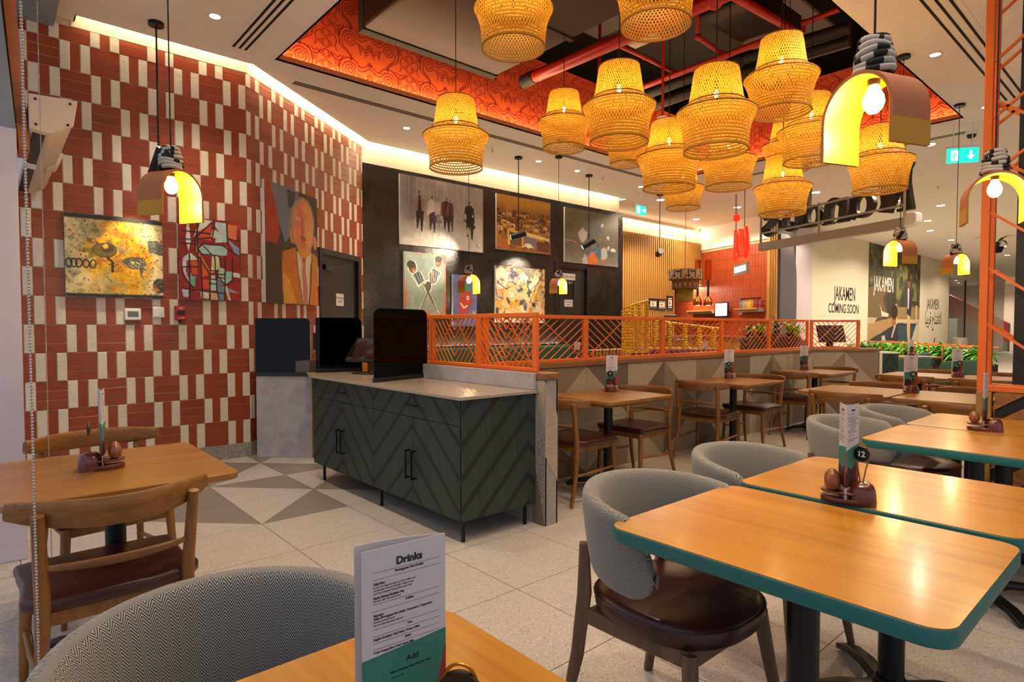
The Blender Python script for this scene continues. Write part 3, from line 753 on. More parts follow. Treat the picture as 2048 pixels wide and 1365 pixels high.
# ---- upholstered tub chair
def make_tub(fabric, seatm, legm):
    t = thing('tub_chair', 'tub chair', 'chair')
    nphi, nsec = 44, 20; A = R(112); vs = []; uvs = []
    for i in range(nphi+1):
        f = -A+2*A*i/nphi; q = abs(f)/A
        edge = max(0, (q-.80)/.20)
        top = .795-.05*q**2-.15*edge**2; bot = .53-.015*q+.06*edge**3
        if i in (0, nphi): top -= .03; bot += .03
        for k in range(nsec):
            a = 2*PI*k/nsec; ca, sa = math.cos(a), math.sin(a)
            e = .55; ox = math.copysign(abs(ca)**e, ca); oz = math.copysign(abs(sa)**e, sa)
            thick = .030*(1-.35*edge**2); zc = (top+bot)/2; hz = (top-bot)/2
            lean = .035*((zc+hz*oz)-.53)/.27
            r = .240+lean+ox*thick
            vs.append((r*1.02*math.sin(f), -r*math.cos(f), zc+hz*oz)); uvs.append((.28*f+.3, zc+hz*oz+(0 if ox > 0 else .4)))
    fs = [(i*nsec+k, i*nsec+(k+1) % nsec, (i+1)*nsec+(k+1) % nsec, (i+1)*nsec+k) for i in range(nphi) for k in range(nsec)]
    fs += [tuple(range(nsec)), tuple(range(nphi*nsec, (nphi+1)*nsec))[::-1]]
    MB().add(vs, fs, None, uvs).build('backrest', fabric, t, 60)
    pts = [(.242*math.copysign(abs(math.cos(a))**.8, math.cos(a)), .245*math.copysign(abs(math.sin(a))**.8, math.sin(a))+.005) for a in np.linspace(0, 2*PI, 36, endpoint=False)]
    mb = MB(); lay = [(.40, .93), (.412, .985), (.43, 1.0), (.452, 1.0), (.466, .97), (.474, .90), (.479, .7), (.481, .35)]
    vs = [(x*s, y*s, z) for z, s in lay for x, y in pts]; n = 36
    fs = [(i*n+k, i*n+(k+1) % n, (i+1)*n+(k+1) % n, (i+1)*n+k) for i in range(len(lay)-1) for k in range(n)]+[tuple(range(n))[::-1], tuple(range((len(lay)-1)*n, len(lay)*n))]
    mb.add(vs, fs).build('seat', seatm, t, 60)
    MB().tube([(x*1.003, y*1.003, .457) for x, y in pts], .0035, 6, True).build('piping', seatm, t, 60)
    fr = MB()
    for a, b in (((-.19, .17), (.19, .17)), ((-.21, -.18), (.21, -.18)), ((-.2, -.18), (-.19, .17)), ((.2, -.18), (.19, .17))): fr.bar((*a, .378), (*b, .378), .024, .05)
    fr.build('seat_frame', legm, t, None, .003)
    for s in (-1, 1):
        band(MB(), [(s*.255, .235, 0), (s*.225, .20, .22), (s*.20, .175, .40)], [.026, .038, .046], .032, up=(s*.5, 1, 0), r=.35).build('leg', legm, t, 50)
        band(MB(), [(s*.235, -.275, 0), (s*.215, -.225, .25), (s*.205, -.205, .45), (s*.205, -.207, .61)], [.026, .042, .046, .03], .03, up=(s*.8, -1, 0), r=.35).build('leg', legm, t, 50)
    return t
# ---- tables
def make_base(t, r=.04):
    MB().cyl((0, 0, .03), (0, 0, .70), r, n=20).build('column', 'black', t, 50)
    MB().box(-.12, .12, -.12, .12, .695, .711).build('top_plate', 'black', t, None, .003)
    MB().lathe([(.0, .02), (.085, .02), (.085, .045), (.06, .065), (.045, .09)], 20).build('base_hub', 'black', t, 40)
    for k in range(4):
        a = R(45+90*k); c, s = math.cos(a), math.sin(a)
        band(MB(), [(c*q, s*q, z) for q, z in ((.05, .045), (.16, .055), (.26, .045), (.34, .016))], [.045, .035, .026, .022], .055, r=.35).build('foot', 'black', t, 50)
def make_teal_table():
    t = thing('dining_table', 'teal edged table', 'table')
    MB().prism(rrect(.67, .80, .055, 6), .711, .7482).build('edge_band', 'teal', t, 50, .003, 2)
    MB().prism(rrect(.664, .794, .052, 6), .7475, .7502).build('table_top', 'tabletop', t, None)
    make_base(t); return t
def make_brown_table():
    t = thing('dining_table', 'brown table', 'table')
    def pl(e): 
        w, d, c = .40-e, .35-e, .035
        return [(w-c, -d), (w-c*.3, -d+c*.3), (w, -d+c), (w, d-c), (w-c*.3, d-c*.3), (w-c, d), (-w+c, d), (-w+c*.3, d-c*.3), (-w, d-c), (-w, -d+c), (-w+c*.3, -d+c*.3), (-w+c, -d)]
    lay = [(.695, .075), (.70, .07), (.724, .004), (.728, 0), (.748, 0), (.750, .0025)]; vs = []; n = 12
    for z, e in lay: vs += [(x, y, z) for x, y in pl(e)]
    fs = [(i*n+k, i*n+(k+1) % n, (i+1)*n+(k+1) % n, (i+1)*n+k) for i in range(len(lay)-1) for k in range(n)]+[tuple(range(n))[::-1], tuple(range((len(lay)-1)*n, len(lay)*n))]
    MB().add(vs, fs).build('table_top', 'tablebrown', t, 20)
    make_base(t, .036); return t
WC = make_wood_chair(); WCt = tree(WC); TUB = make_tub('herring', 'leather', 'oakdark'); TUBt = tree(TUB)
GT = make_tub('greenfab', 'benchgreen', 'oak'); GTt = tree(GT)
TT = make_teal_table(); TTt = tree(TT); BT = make_brown_table(); BTt = tree(BT)
used = set()
def place(t, loc, rz, label, group=None):
    src = t[0]
    if src.name not in used:
        used.add(src.name); src.location = loc; src.rotation_euler = (0, 0, rz); src['label'] = label
        if group: src['group'] = group
        return src
    c = copy_tree(t, None, loc, rz, label)
    if group: c['group'] = group
    elif 'group' in c: del c['group']
    return c
FY, FNY, FX, FNX = 0.0, PI, -PI/2, PI/2       # facing +Y, -Y, +X, -X
# tables
GTB = 'teal edged tables'; GBT = 'brown oak tables'
place(TTt, (1.62, .675, 0), 0, 'teal edged honey wood table with the fully visible top', GTB)
place(TTt, (2.335, .675, 0), 0, 'teal edged honey wood table pushed against the back of the largest teal table', GTB)
place(TTt, (3.575, .70, 0), 0, 'teal edged honey wood table standing apart behind the two joined ones', GTB)
place(TTt, (4.26, .70, 0), 0, 'teal edged honey wood table of the far pair, beside the orange lattice screen', GTB)
place(TTt, (.336, .575, 0), 0, 'teal edged honey wood table with the Drinks menu on it', GTB)
place(BTt, (.37, 2.79, 0), PI/2, 'brown oak table with clipped corners beside the entrance pier', GBT)
place(BTt, (3.815, 3.165, 0), 0, 'brown oak table at the partition, next to the grey counter pillar', GBT)
place(BTt, (5.815, 3.165, 0), 0, 'brown oak table in the middle of the row along the partition', GBT)
place(BTt, (7.815, 3.165, 0), 0, 'brown oak table in the far corner of the partition', GBT)
place(BTt, (5.72, 1.96, 0), 0, 'brown oak table joined to another behind the grey tub chairs, partition side', GBT)
place(BTt, (5.72, 1.235, 0), 0, 'brown oak table joined to another behind the grey tub chairs, orange screen side', GBT)
place(BTt, (8.12, 2.12, 0), 0, 'brown oak table of the pair before the green chairs, partition side', GBT)
place(BTt, (8.12, 1.40, 0), 0, 'brown oak table of the pair before the green chairs, orange screen side', GBT)
# oak chairs
GW = 'bentwood oak chairs with leather seats'
place(WCt, (.305, 2.49, 0), R(2), 'oak chair with burgundy seat, its back turned to the herringbone chair', GW)
place(WCt, (.42, 3.42, 0), FNY+R(8), 'oak chair between the entrance table and the brick-tiled wall', GW)
place(WCt, (3.42, 3.16, 0), FX, 'oak chair right beside the grey counter pillar', GW)
place(WCt, (4.20, 3.19, 0), FNX, 'oak chair facing the grey counter pillar across the first partition table', GW)
place(WCt, (5.38, 3.19, 0), FX+R(4), 'oak chair at the middle partition table, backing onto the first one', GW)
place(WCt, (6.24, 3.17, 0), FNX, 'oak chair at the middle partition table, backing onto the corner table', GW)
place(WCt, (7.38, 3.17, 0), FX, 'oak chair at the corner partition table, backing onto the middle table', GW)
place(WCt, (8.26, 3.15, 0), FNX, 'oak chair tucked into the corner of the partition', GW)
place(WCt, (5.42, 1.90, 0), FX, 'oak chair directly behind the grey tub chairs, partition side', GW)
place(WCt, (5.22, 1.05, 0), FX, 'oak chair behind the grey tub chairs, next to the orange screen', GW)
place(WCt, (6.16, 1.95, 0), FNX, 'oak chair across the joined tables from the tub chairs, partition side', GW)
place(WCt, (6.16, 1.23, 0), FNX, 'oak chair across the joined tables from the tub chairs, orange screen side', GW)
place(WCt, (7.70, 2.12, 0), FX, 'oak chair turned from the green chairs at the farthest joined tables, partition side', GW)
place(WCt, (7.70, 1.42, 0), FX, 'oak chair turned from the green chairs at the farthest joined tables, screen side', GW)
place(WCt, (8.54, 2.10, 0), FNX, 'oak chair backing onto the green chairs, partition side', GW)
place(WCt, (8.54, 1.42, 0), FNX, 'oak chair backing onto the green chairs, orange screen side', GW)
# grey tub chairs
GG = 'grey herringbone tub chairs'
place(TUBt, (1.635, 1.075, 0), FNY, 'grey herringbone tub chair whose round burgundy seat is in full view', GG)
place(TUBt, (2.36, 1.13, 0), FNY, 'grey herringbone tub chair next along from the one with burgundy seat in view', GG)
place(TUBt, (3.60, 1.18, 0), FNY, 'grey herringbone tub chair at the far teal table, just behind the tall open menu', GG)
place(TUBt, (4.34, 1.17, 0), FNY, 'grey herringbone tub chair at the far teal table, touching the oak chairs behind', GG)
place(TUBt, (.31, 1.045, 0), FNY, 'grey herringbone tub chair at the table with the Drinks menu', GG)

# ---- condiment holders, eggs, number markers, menus
def make_holder():
    t = thing('condiment_holder', 'holder', 'holder')
    def D(sx, n=14): return [(.078*math.cos(a)+.0, .047*math.sin(a)) for a in np.linspace(0, 2*PI, 28, endpoint=False)]
    mb = MB().prism(D(1), 0, .019); mb.build('base', 'mahog', t, 50, .003, 2)
    up = [(x, y) for x, y in D(1) if x > -.02]; MB().prism(up, .031, .039).build('upper_tongue', 'mahog', t, 50, .002)
    lay = [(0, 1.0), (.03, 1.0), (.045, .95), (.058, .82), (.066, .6), (.069, .3)]; vs = []; pts = [(p[0]*.5-.037, p[1]*.98) for p in [(.078*math.copysign(abs(math.cos(a))**.7, math.cos(a)), .047*math.copysign(abs(math.sin(a))**.7, math.sin(a))) for a in np.linspace(0, 2*PI, 28, endpoint=False)]]
    for z, s in lay: vs += [((x+.037)*s-.037, y*s, z) for x, y in pts]
    n = 28; fs = [(i*n+k, i*n+(k+1) % n, (i+1)*n+(k+1) % n, (i+1)*n+k) for i in range(len(lay)-1) for k in range(n)]+[tuple(range(n))[::-1], tuple(range((len(lay)-1)*n, len(lay)*n))]
    MB().add(vs, fs).build('dome', 'mahog', t, 60)
    MB().box(.0, .01, -.04, .04, .018, .05).build('slot_back', 'mahog', t, None, .002)
    return t
def make_egg():
    o = MB(); prof = [(0.0005, 0), (.013, .003), (.021, .014), (.0235, .026), (.021, .04), (.014, .052), (.006, .058), (.0005, .0595)]
    o = o.lathe(prof, 18).build('egg_shaker', 'eggwood', None, 60); tag(o, 'egg', 'shaker'); return o
def make_marker():
    t = thing('number_marker', 'marker', 'table number')
    loop = catmull([(-.004, 0, 0), (-.012, 0, .045), (-.021, 0, .085), (-.014, 0, .112), (0, 0, .12), (.014, 0, .112), (.021, 0, .085), (.012, 0, .045), (.004, 0, 0)], 4)
    MB().tube(loop, .0022, 6).build('wire_loop', 'gold', t, 60)
    MB().cyl((0, -.006, .09), (0, .002, .09), .0235, n=24).build('disc', 'blackplastic', t, 40)
    return t
HOL = make_holder(); HOLt = tree(HOL); EGG = make_egg(); MARK = make_marker(); MARKt = tree(MARK)
def leaf_print(mb_ink, rows, W, z0, z1, Mx, seed):
    r_ = random.Random(seed); z = z1-.018
    mb_ink.ribbon([(W*.36, z), (W*.64, z)], .0052, .0006, Mx=Mx); z -= .011
    while z > z0+.008:
        a = W*(.12 if r_.random() < .75 else .3); b = W*(.55+.35*r_.random()) if a < W*.2 else W*.7
        mb_ink.ribbon([(a, z), (b, z)], .0013, .0006, Mx=Mx); z -= .0058*r_.choice((1, 1, 1, 1.8))
def make_menu(W=.100, Ht=.29, open_=R(16)):
    t = thing('menu', 'menu', 'menu')
    for side in (0, 1):
        ang = open_ if side == 0 else -open_
        X = Vector((math.cos(ang), math.sin(ang), 0))
        Mx = frame_M((0, 0, 0), X, (0, 0, 1)) if side == 1 else frame_M(X*W, -X, (0, 0, 1))
        lf = MB().prism([(0, 0), (W, 0), (W, Ht), (0, Ht)], -.0008, 0, Mx).build('leaf', 'paper', t, None)
        MB().prism([(0, .075), (W, .075), (W, .163), (0, .150)], 0, .0004, Mx).build('teal_panel', 'tealpaper', lf, None)
        MB().prism([(0, .035), (W, .035), (W, .085), (W*.75, .105), (W*.45, .085), (W*.2, .10), (0, .08)], 0, .0006, Mx).build('photo_panel', 'darkpaper', lf, None)
        MB().prism([(W*.80, .05), (W, .04), (W, .15), (W*.92, .14), (W*.82, .09)], 0, .0008, Mx).build('pepper_print', 'redpaper', lf, None)
        ink = MB(); leaf_print(ink, 20, W, .165, Ht, Mx, 3+side); ink.build('print_lines', 'ink', lf, None, kind='stuff')
    return t
MENU = make_menu(); MENUt = tree(MENU)
def number(o, txt):
    lettering('digits', txt, 'whiteink', o, frame_M((0, -.0064, .0825), (1, 0, 0), (0, 0, 1)), .024, .0004, .0006)
def set_table(x, y, rz, num, who, menu=None, face=None, eggs=2, fold=1.0):
    """holder: local +x carries the eggs, -x the dome; menu = heading from spine to open edge; face = heading of the number disc"""
    z = .7502; Rm = Matrix.Translation((x, y, z)) @ Matrix.Rotation(rz, 4, 'Z')
    place(HOLt, (x, y, z), rz, 'mahogany holder on %s' % who, 'condiment holders')
    for k in range(eggs):
        p = Rm @ Vector((.045, (-.0235, .0235)[k], .0392))
        if EGG.name in used: e = EGG.copy(); COL.objects.link(e)
        else: e = EGG; used.add(EGG.name)
        e.location = p; e['label'] = 'wooden egg shaker in the holder on %s' % who; e['group'] = 'egg shakers on %s' % who
    if num:
        p = Rm @ Vector((-.036, .0, .066)); f = rz+PI if face is None else face
        m = place(MARKt, p, f+PI/2, 'black number marker on %s' % who, 'table number markers')
        if num != 'x': number(m, num)
    if menu is not None:
        off = Vector((math.cos(menu), math.sin(menu), 0))*(-.05)
        p = Rm @ Vector((-.002, 0, .0692)); p = Rm @ Vector((.004, 0, .0192))
        mm = place(MENUt, (p.x+off.x, p.y+off.y, p.z), menu, 'folded menu card standing in the holder on %s' % who, 'folded menu cards'); mm.scale = (1, fold, 1)
set_table(2.03, .715, R(112), '12', 'the two joined teal tables', R(15.5), R(172))
set_table(3.99, .74, R(102), 'x', 'the far teal edged tables', R(8), R(100), 2, .4)
set_table(.33, 2.80, R(-8), 'x', 'the oak table by the entrance pier', R(82), R(170), 2, .35)
set_table(4.03, 3.31, R(25), '9', 'the partition table by the counter pillar', R(130), R(205), 1)
set_table(6.02, 3.33, R(30), '8', 'the middle partition table', R(119), R(205), 1)
set_table(8.05, 3.40, R(35), '7', 'the corner partition table', R(113), R(200), 1)
set_table(5.88, 1.60, R(40), '15', 'the joined oak tables behind the tub chairs', R(112), R(197), 0)
set_table(8.10, 1.76, R(40), '16', 'the joined oak tables before the green chairs', R(110), R(195), 0)
# ---- the Drinks menu
def drinks_menu():
    t = thing('menu', 'folded white and teal Drinks menu standing on the table beside a grey herringbone chair', 'menu', (0, 0, 0), 0, 'folded menu cards')
    A = at_z(722, 1107, 1.06); B = at_z(890, 1067, 1.06); Cc = at_z(708, 1094, 1.06)
    A, B, Cc = [Vector((p[0], p[1], 0)) for p in (A, B, Cc)]
    W = (B-A).length; zb = .771; Ht = 1.06-zb
    Mf = frame_M((A.x, A.y, zb), B-A, (0, 0, 1))
    # front leaf bows slightly
    def leafmesh(P, Q, bow, name, mat):
        d = (Q-P); n = Vector((d.y, -d.x, 0)).normalized(); mb = MB(); N = 10; vs = []
        for th in (0, .0009):
            for i in range(N+1):
                q = i/N; p = P+d*q+n*(bow*math.sin(PI*q)-th)
                vs += [(p.x, p.y, zb), (p.x, p.y, zb+Ht)]
        fs = []
        for i in range(N): fs.append((2*i, 2*i+2, 2*i+3, 2*i+1)); o = 2*N+2; fs.append((o+2*i, o+2*i+1, o+2*i+3, o+2*i+2)); fs.append((2*i+1, 2*i+3, o+2*i+3, o+2*i+1))
        return mb.add(vs, fs).build(name, mat, t, 60)
    lf = leafmesh(A, B, .0, 'leaf', 'paper'); leafmesh(Cc, B+Vector((.0, .0005, 0)), -.006, 'leaf', 'paper')
    MB().prism([(0, 0), (W, 0), (W, .178), (W*.7, .175), (W*.3, .172), (0, .170)], 0, .0004, Mf).build('teal_panel', 'tealpaper', lf, None)
    MB().prism([(W*.84, 0), (W, 0), (W, .160), (W*.95, .14), (W*.88, .11), (W*.85, .06)], .0003, .0007, Mf).build('pepper_print', 'redpaper', lf, None)
    MB().prism([(0, 0), (W*.84, 0), (W*.85, .06), (W*.6, .09), (W*.3, .07), (0, .095)], .0003, .0006, Mf).build('photo_panel', 'darkpaper', lf, None)
    k_ = .64
    def tx(s, fx, z, size, al='CENTER', off=0):
        z = .289-(.283-z)*k_ if z > .1 else .155+(z-.079)*k_
        lettering('lettering', s, 'ink', lf, Mf @ Matrix.Translation((W*fx, z, .0006)), size*.72, .0001, off, al)
    tx('Drinks', .55, .249, .0165, off=.0004); tx('Portuguese Hot Drinks', .55, .237, .0052, off=.0001)
    tx('Cafe Rico', .13, .222, .0048, 'LEFT', .00012)
    for k, s_ in enumerate(('A rich, Portuguese take on fresh coffee and', 'condensed milk served with a little cocoa', 'and best enjoyed slowly after your meal')): tx(s_, .13, .2165-.0052*k, .0040, 'LEFT')
    tx('South African Rooibos Tea', .13, .198, .0046, 'LEFT', .00012); tx('Served with milk and honey', .13, .193, .0040, 'LEFT')
    tx('Coffees', .55, .183, .0046, off=.0001)
    tx('Espresso', .13, .168, .0046, 'LEFT', .00012); tx('Galao (Portuguese flat white) / Americano / Cappuccino', .13, .1625, .0044, 'LEFT', .0001)
    tx('Freshly brewed beans', .13, .157, .0040, 'LEFT'); tx('Served with skimmed milk too', .13, .1515, .0040, 'LEFT')
    tx('Teas', .55, .139, .0046, off=.0001); tx('English Breakfast / Earl Grey / Green / Mint', .13, .127, .0044, 'LEFT', .0001)
    tx('Juices', .53, .1165, .0044, off=.0001); tx('Fresh Orange Juice / Fresh Lemon Mint', .13, .1045, .0042, 'LEFT', .0001)
    tx('Add', .58, .079, .0125, off=.0002); tx('Make something sweet with your drink', .56, .066, .0044, off=.0001); tx('Honeycomb', .40, .056, .0042)
    for z in (.243, .231, .189, .177, .146, .134, .122, .1115): MB().ribbon([(W*.12, .289-(.283-z)*k_), (W*.92, .289-(.283-z)*k_)], .0003, .0006, Mx=Mf).build('rule_line', 'ink', lf, None)
    return (A+B)/2
pm = drinks_menu()
set_table(pm.x+.01, pm.y-.03, R(125), 'x', 'the table with the Drinks menu', None, R(228), 0)
# ================================================================== RAILING, COUNTER
def clip_seg(p, q, x0, x1, y0, y1):
    t0, t1 = 0.0, 1.0; dx, dy = q[0]-p[0], q[1]-p[1]
    for a, b in ((-dx, p[0]-x0), (dx, x1-p[0]), (-dy, p[1]-y0), (dy, y1-p[1])):
        if abs(a) < 1e-12:
            if b < 0: return None
        else:
            r = b/a
            if a < 0: t0 = max(t0, r)
            else: t1 = min(t1, r)
    if t1-t0 < 0.02: return None
    return (p[0]+dx*t0, p[1]+dy*t0), (p[0]+dx*t1, p[1]+dy*t1)
def railing(name, label, Mx, nodes, z0, z1, slope, step, bar=.0068):
    """Mx: local x along the run, y up, z across"""
    t = thing(name, label, 'railing', group=None); fw_ = .032
    L0, L1 = nodes[0], nodes[-1]
    MB().prism([(L0, z1-fw_), (L1, z1-fw_), (L1, z1), (L0, z1)], -.016, .016, Mx).build('top_rail', 'orange', t, None, .003)
    MB().prism([(L0, z0), (L1, z0), (L1, z0+.026), (L0, z0+.026)], -.016, .016, Mx).build('bottom_rail', 'orange', t, None, .003)
    for k, x in enumerate(nodes):
        a, b = (x, x+.04) if k == 0 else ((x-.04, x) if k == len(nodes)-1 else (x-.03, x+.03))
        MB().prism([(a, z0+.026), (b, z0+.026), (b, z1-fw_), (a, z1-fw_)], -.015, .015, Mx).build('post', 'orange', t, None, .002)
    for k in range(len(nodes)-1):
        a = nodes[k]+(.04 if k == 0 else .03); b = nodes[k+1]-(.04 if k == len(nodes)-2 else .03); c = (a+b)/2; h = z1-fw_-(z0+.026); w = (b-a)/2
        ya, yb = z0+.026, z1-fw_
        segs = []
        zz = ya-slope*w
        while zz < yb:
            segs += [((c, zz), (c-w, zz+slope*w)), ((c, zz), (c+w, zz+slope*w))]; zz += step
        segs += [((a, ya), (a+w*1.3, ya+slope*w*1.3)), ((b, ya), (b-w*1.3, ya+slope*w*1.3))]
        for n, (p, q) in enumerate(segs):
            s_ = clip_seg(p, q, a, b, ya, yb)
            if s_:
                off = -.003 if n % 2 else .003
                P = Mx @ Vector((*s_[0], off)); Q = Mx @ Vector((*s_[1], off))
                MB().bar(P, Q, bar, bar, up=Mx.to_3x3() @ Vector((0, 0, 1))).build('lattice_bar', 'orange', t, None)
    return t
railing('railing', 'long orange metal railing with chevron lattice on the partition behind the row of oak tables', frame_M((0, 3.64, 0), (1, 0, 0), (0, 0, 1)), [2.90, 4.06, 5.24, 6.40, 7.56, 8.73], 1.0, 1.405, .66, .068)
railing('railing', 'short orange metal railing with chevron lattice behind the green cabinet', frame_M((2.78, 2.915, 0), (0, 1, 0), (0, 0, 1)), [0, .63, 1.26, 1.89], 1.0, 1.40, 1.25, .068)
railing('railing', 'single orange lattice railing panel on the end of the partition, before the black monitor', frame_M((8.765, 3.625, 0), (Cd[0], Cd[1], 0), (0, 0, 1)), [0, .70], 1.0, 1.405, 1.0, .068)

# ---- green chevron cabinet
def strip_family(x0, x1, z0, z1, xa, xb, slope, spacing, zph, w):
    """dark inlay strips rising from xa to xb, clipped to a rectangle"""
    out = []
    for k in range(-8, 12):
        za = zph+k*spacing; zb = za+slope*(xb-xa)
        p = [(xa, za), (xb, zb), (xb, zb+w), (xa, za+w)]
        c = clip_poly(p, x0, x1, z0, z1)
        if c: out.append(c)
    return out
cab = thing('counter_cabinet', 'dark green stained cabinet with chevron inlay, black handles and thin black legs', 'cabinet', (2.41, 3.96, 0))
Mi = Matrix.Translation((-2.41, -3.96, 0))
ZB, ZT, XF, YF0, YF1, XBk = .137, .868, 2.11, 2.865, 5.0, 2.71
MB().box(XF+.012, XBk, YF0+.012, YF1, ZB, ZT, Mi).build('carcass', 'greenash', cab, None)
Mf = Mi @ frame_M((XF+.012, YF1, 0), (0, -1, 0), (0, 0, 1))       # local x runs towards the pillar, z out
Wc = YF1-YF0; q4 = [0, .549, 1.058, 1.590, Wc]; ZD = .706
def inlay(parent, x0, x1, z0, z1, k):
    xa, xb = q4[k], q4[k+1]
    sl = .49/(xb-xa)*(1 if k % 2 == 0 else -1)
    zph = .355 if k % 2 == 0 else .845
    mb = MB()
    for c in strip_family(x0, x1, z0, z1, xa, xb, sl, .205, zph, .034): mb.prism(c, .012, .0132, Mf)
    if mb.v: mb.build('chevron_inlay', 'chevron', parent, None)
for k in (0, 2):
    dr = MB().prism([(q4[k]+.002, ZD+.002), (q4[k+2]-.002, ZD+.002), (q4[k+2]-.002, ZT-.002), (q4[k]+.002, ZT-.002)], 0, .012, Mf).build('drawer', 'greenash', cab, None, .0012)
    for kk in (k, k+1): inlay(dr, max(q4[kk], q4[k]+.003), min(q4[kk+1], q4[k+2]-.003), ZD+.004, ZT-.003, kk)
    cx = q4[k+1]
    MB().bar(Mf @ Vector((cx-.075, .787, .032)), Mf @ Vector((cx+.075, .787, .032)), .010, .008).bar(Mf @ Vector((cx-.06, .787, .012)), Mf @ Vector((cx-.06, .787, .032)), .008, .008).bar(Mf @ Vector((cx+.06, .787, .012)), Mf @ Vector((cx+.06, .787, .032)), .008, .008).build('handle', 'black', dr, None)
for k in range(4):
    dd = MB().prism([(q4[k]+.002, ZB), (q4[k+1]-.002, ZB), (q4[k+1]-.002, ZD-.002), (q4[k]+.002, ZD-.002)], 0, .012, Mf).build('door', 'greenash', cab, None, .0012)
    inlay(dd, q4[k]+.003, q4[k+1]-.003, ZB+.002, ZD-.004, k)
    hx = q4[k+1]-.035 if k % 2 == 0 else q4[k]+.035
    zt = .49
    MB().bar(Mf @ Vector((hx, zt-.19, .045)), Mf @ Vector((hx, zt, .045)), .010, .010, (1, 0, 0)).bar(Mf @ Vector((hx, zt-.185, .012)), Mf @ Vector((hx, zt-.185, .045)), .01, .01).bar(Mf @ Vector((hx, zt-.005, .012)), Mf @ Vector((hx, zt-.005, .045)), .01, .01).build('handle', 'black', dd, None)
Ms = Mi @ frame_M((XF, YF0+.012, 0), (1, 0, 0), (0, 0, 1))
sd = MB().prism([(0, ZB), (XBk-XF, ZB), (XBk-XF, ZT), (0, ZT)], 0, .012, Ms).build('side_panel', 'greenash', cab, None, .001)
mb = MB(); ax = .535
for c in strip_family(.004, ax, ZB+.004, ZT-.004, 0, ax, 1.0, .195, -.02, .046): mb.prism(c, .012, .0135, Ms)
for c in strip_family(ax, .596, ZB+.004, ZT-.004, ax, ax+.3, -1.0, .195, -.02+ax, .046): mb.prism(c, .012, .0135, Ms)
mb.build('chevron_inlay', 'chevron', sd, None)
for x, y in ((2.15, 2.905), (2.655, 2.905), (2.15, 3.90), (2.15, 4.88), (2.655, 4.88)):
    MB().box(x-.009, x+.009, y-.009, y+.009, 0, ZB, Mi).build('leg', 'black', cab, None)
# worktop
wt = MB().prism([(2.085, 2.845), (2.715, 2.845), (2.715, 5.45), (2.44, 5.80), (2.36, 5.82), (2.085, 5.02)], ZT, .888).build('worktop', 'stone', None, None, .002)
tag(wt, 'thin speckled stone worktop lying on the green chevron cabinet', 'worktop')
us = MB().box(2.69, 2.716, 2.86, 4.95, .889, 1.0).build('upstand', 'concrete', None, None, .002); tag(us, 'low grey stone upstand along the back of the worktop under the short railing', 'upstand')
# grey back counter, cut at 45 degrees to meet the brick wall
Ca = np.array([2.025, 6.19]); Cb = np.array([2.428, 5.785]); Dc = (Cb-Ca)/np.linalg.norm(Cb-Ca); Lc = float(np.linalg.norm(Cb-Ca))
bc = thing('back_counter', 'pale grey concrete-look counter end between the brick wall and the green cabinet', 'counter', (2.3, 6.1, 0))
Mb = Matrix.Translation((-2.3, -6.1, 0))
MB().prism([(Ca[0], Ca[1]), (Cb[0], Cb[1]), (3.05, 6.42), (2.72, 6.75)], 0, .815, Mb).build('counter_body', 'concrete', bc, None, .002)
MB().prism([(Cb[0], Cb[1]), (Cb[0]+.02, Cb[1]-.005), (3.06, 6.40), (3.05, 6.42)], 0, .815, Mb).build('timber_edge', 'cap', bc, None)
MB().prism([(Ca[0]+.05, Ca[1]+.05), (Cb[0]+.03, Cb[1]-.0), (3.06, 6.42), (2.75, 6.77)], .815, .83, Mb).build('counter_top', 'stone', bc, None)
# smoked screens
def screen(label, P, D, w, h, z, r_left=.012, r_right=.05, th=.006):
    t = thing('smoked_screen', label, 'screen', group='smoked acrylic counter screens'); Mx = frame_M((P[0], P[1], z), (D[0], D[1], 0), (0, 0, 1))
    pts = [(0, .03), (w, .03)]
    for k in range(7): a = R(90*k/6); pts.append((w-r_right+r_right*math.cos(a), h-r_right+r_right*math.sin(a)))
    for k in range(7): a = R(90+90*k/6); pts.append((r_left+r_left*math.cos(a), h-r_left+r_left*math.sin(a)))
    MB().prism(pts, -th/2, th/2, Mx).build('acrylic_panel', 'smoked', t, None)
    MB().prism([(-.003, 0), (w+.003, 0), (w+.003, .034), (-.003, .034)], -.014, .014, Mx).build('base_rail', 'blackplastic', t, None, .002)
    MB().prism([(w-.001, .12), (w+.004, .12), (w+.004, h-r_right), (w-.001, h-r_right)], -.004, .004, Mx).build('edge_strip', 'steel', t, None)
    return t
screen('smoked black acrylic screen on the grey back counter, against the brick wall', Ca-Dc*.0+NA*.0, Dc, Lc-.01, .575, .815)
A2 = at_z(632, 746, .888); B2 = at_z(724, 743, .888); dv = (B2-A2)[:2]; w2 = float(np.linalg.norm(dv))
screen('smoked black acrylic screen between the brick wall and the dark touch till', A2[:2], dv/w2, w2, .50, .888)
A3 = at_z(748, 766, .888); B3 = at_z(880, 752, .888); dv = (B3-A3)[:2]; w3 = float(np.linalg.norm(dv))
screen('smoked black acrylic screen standing on the stone worktop before the short railing', A3[:2], dv/w3, min(w3, .60), .555, .888, .06, .06)
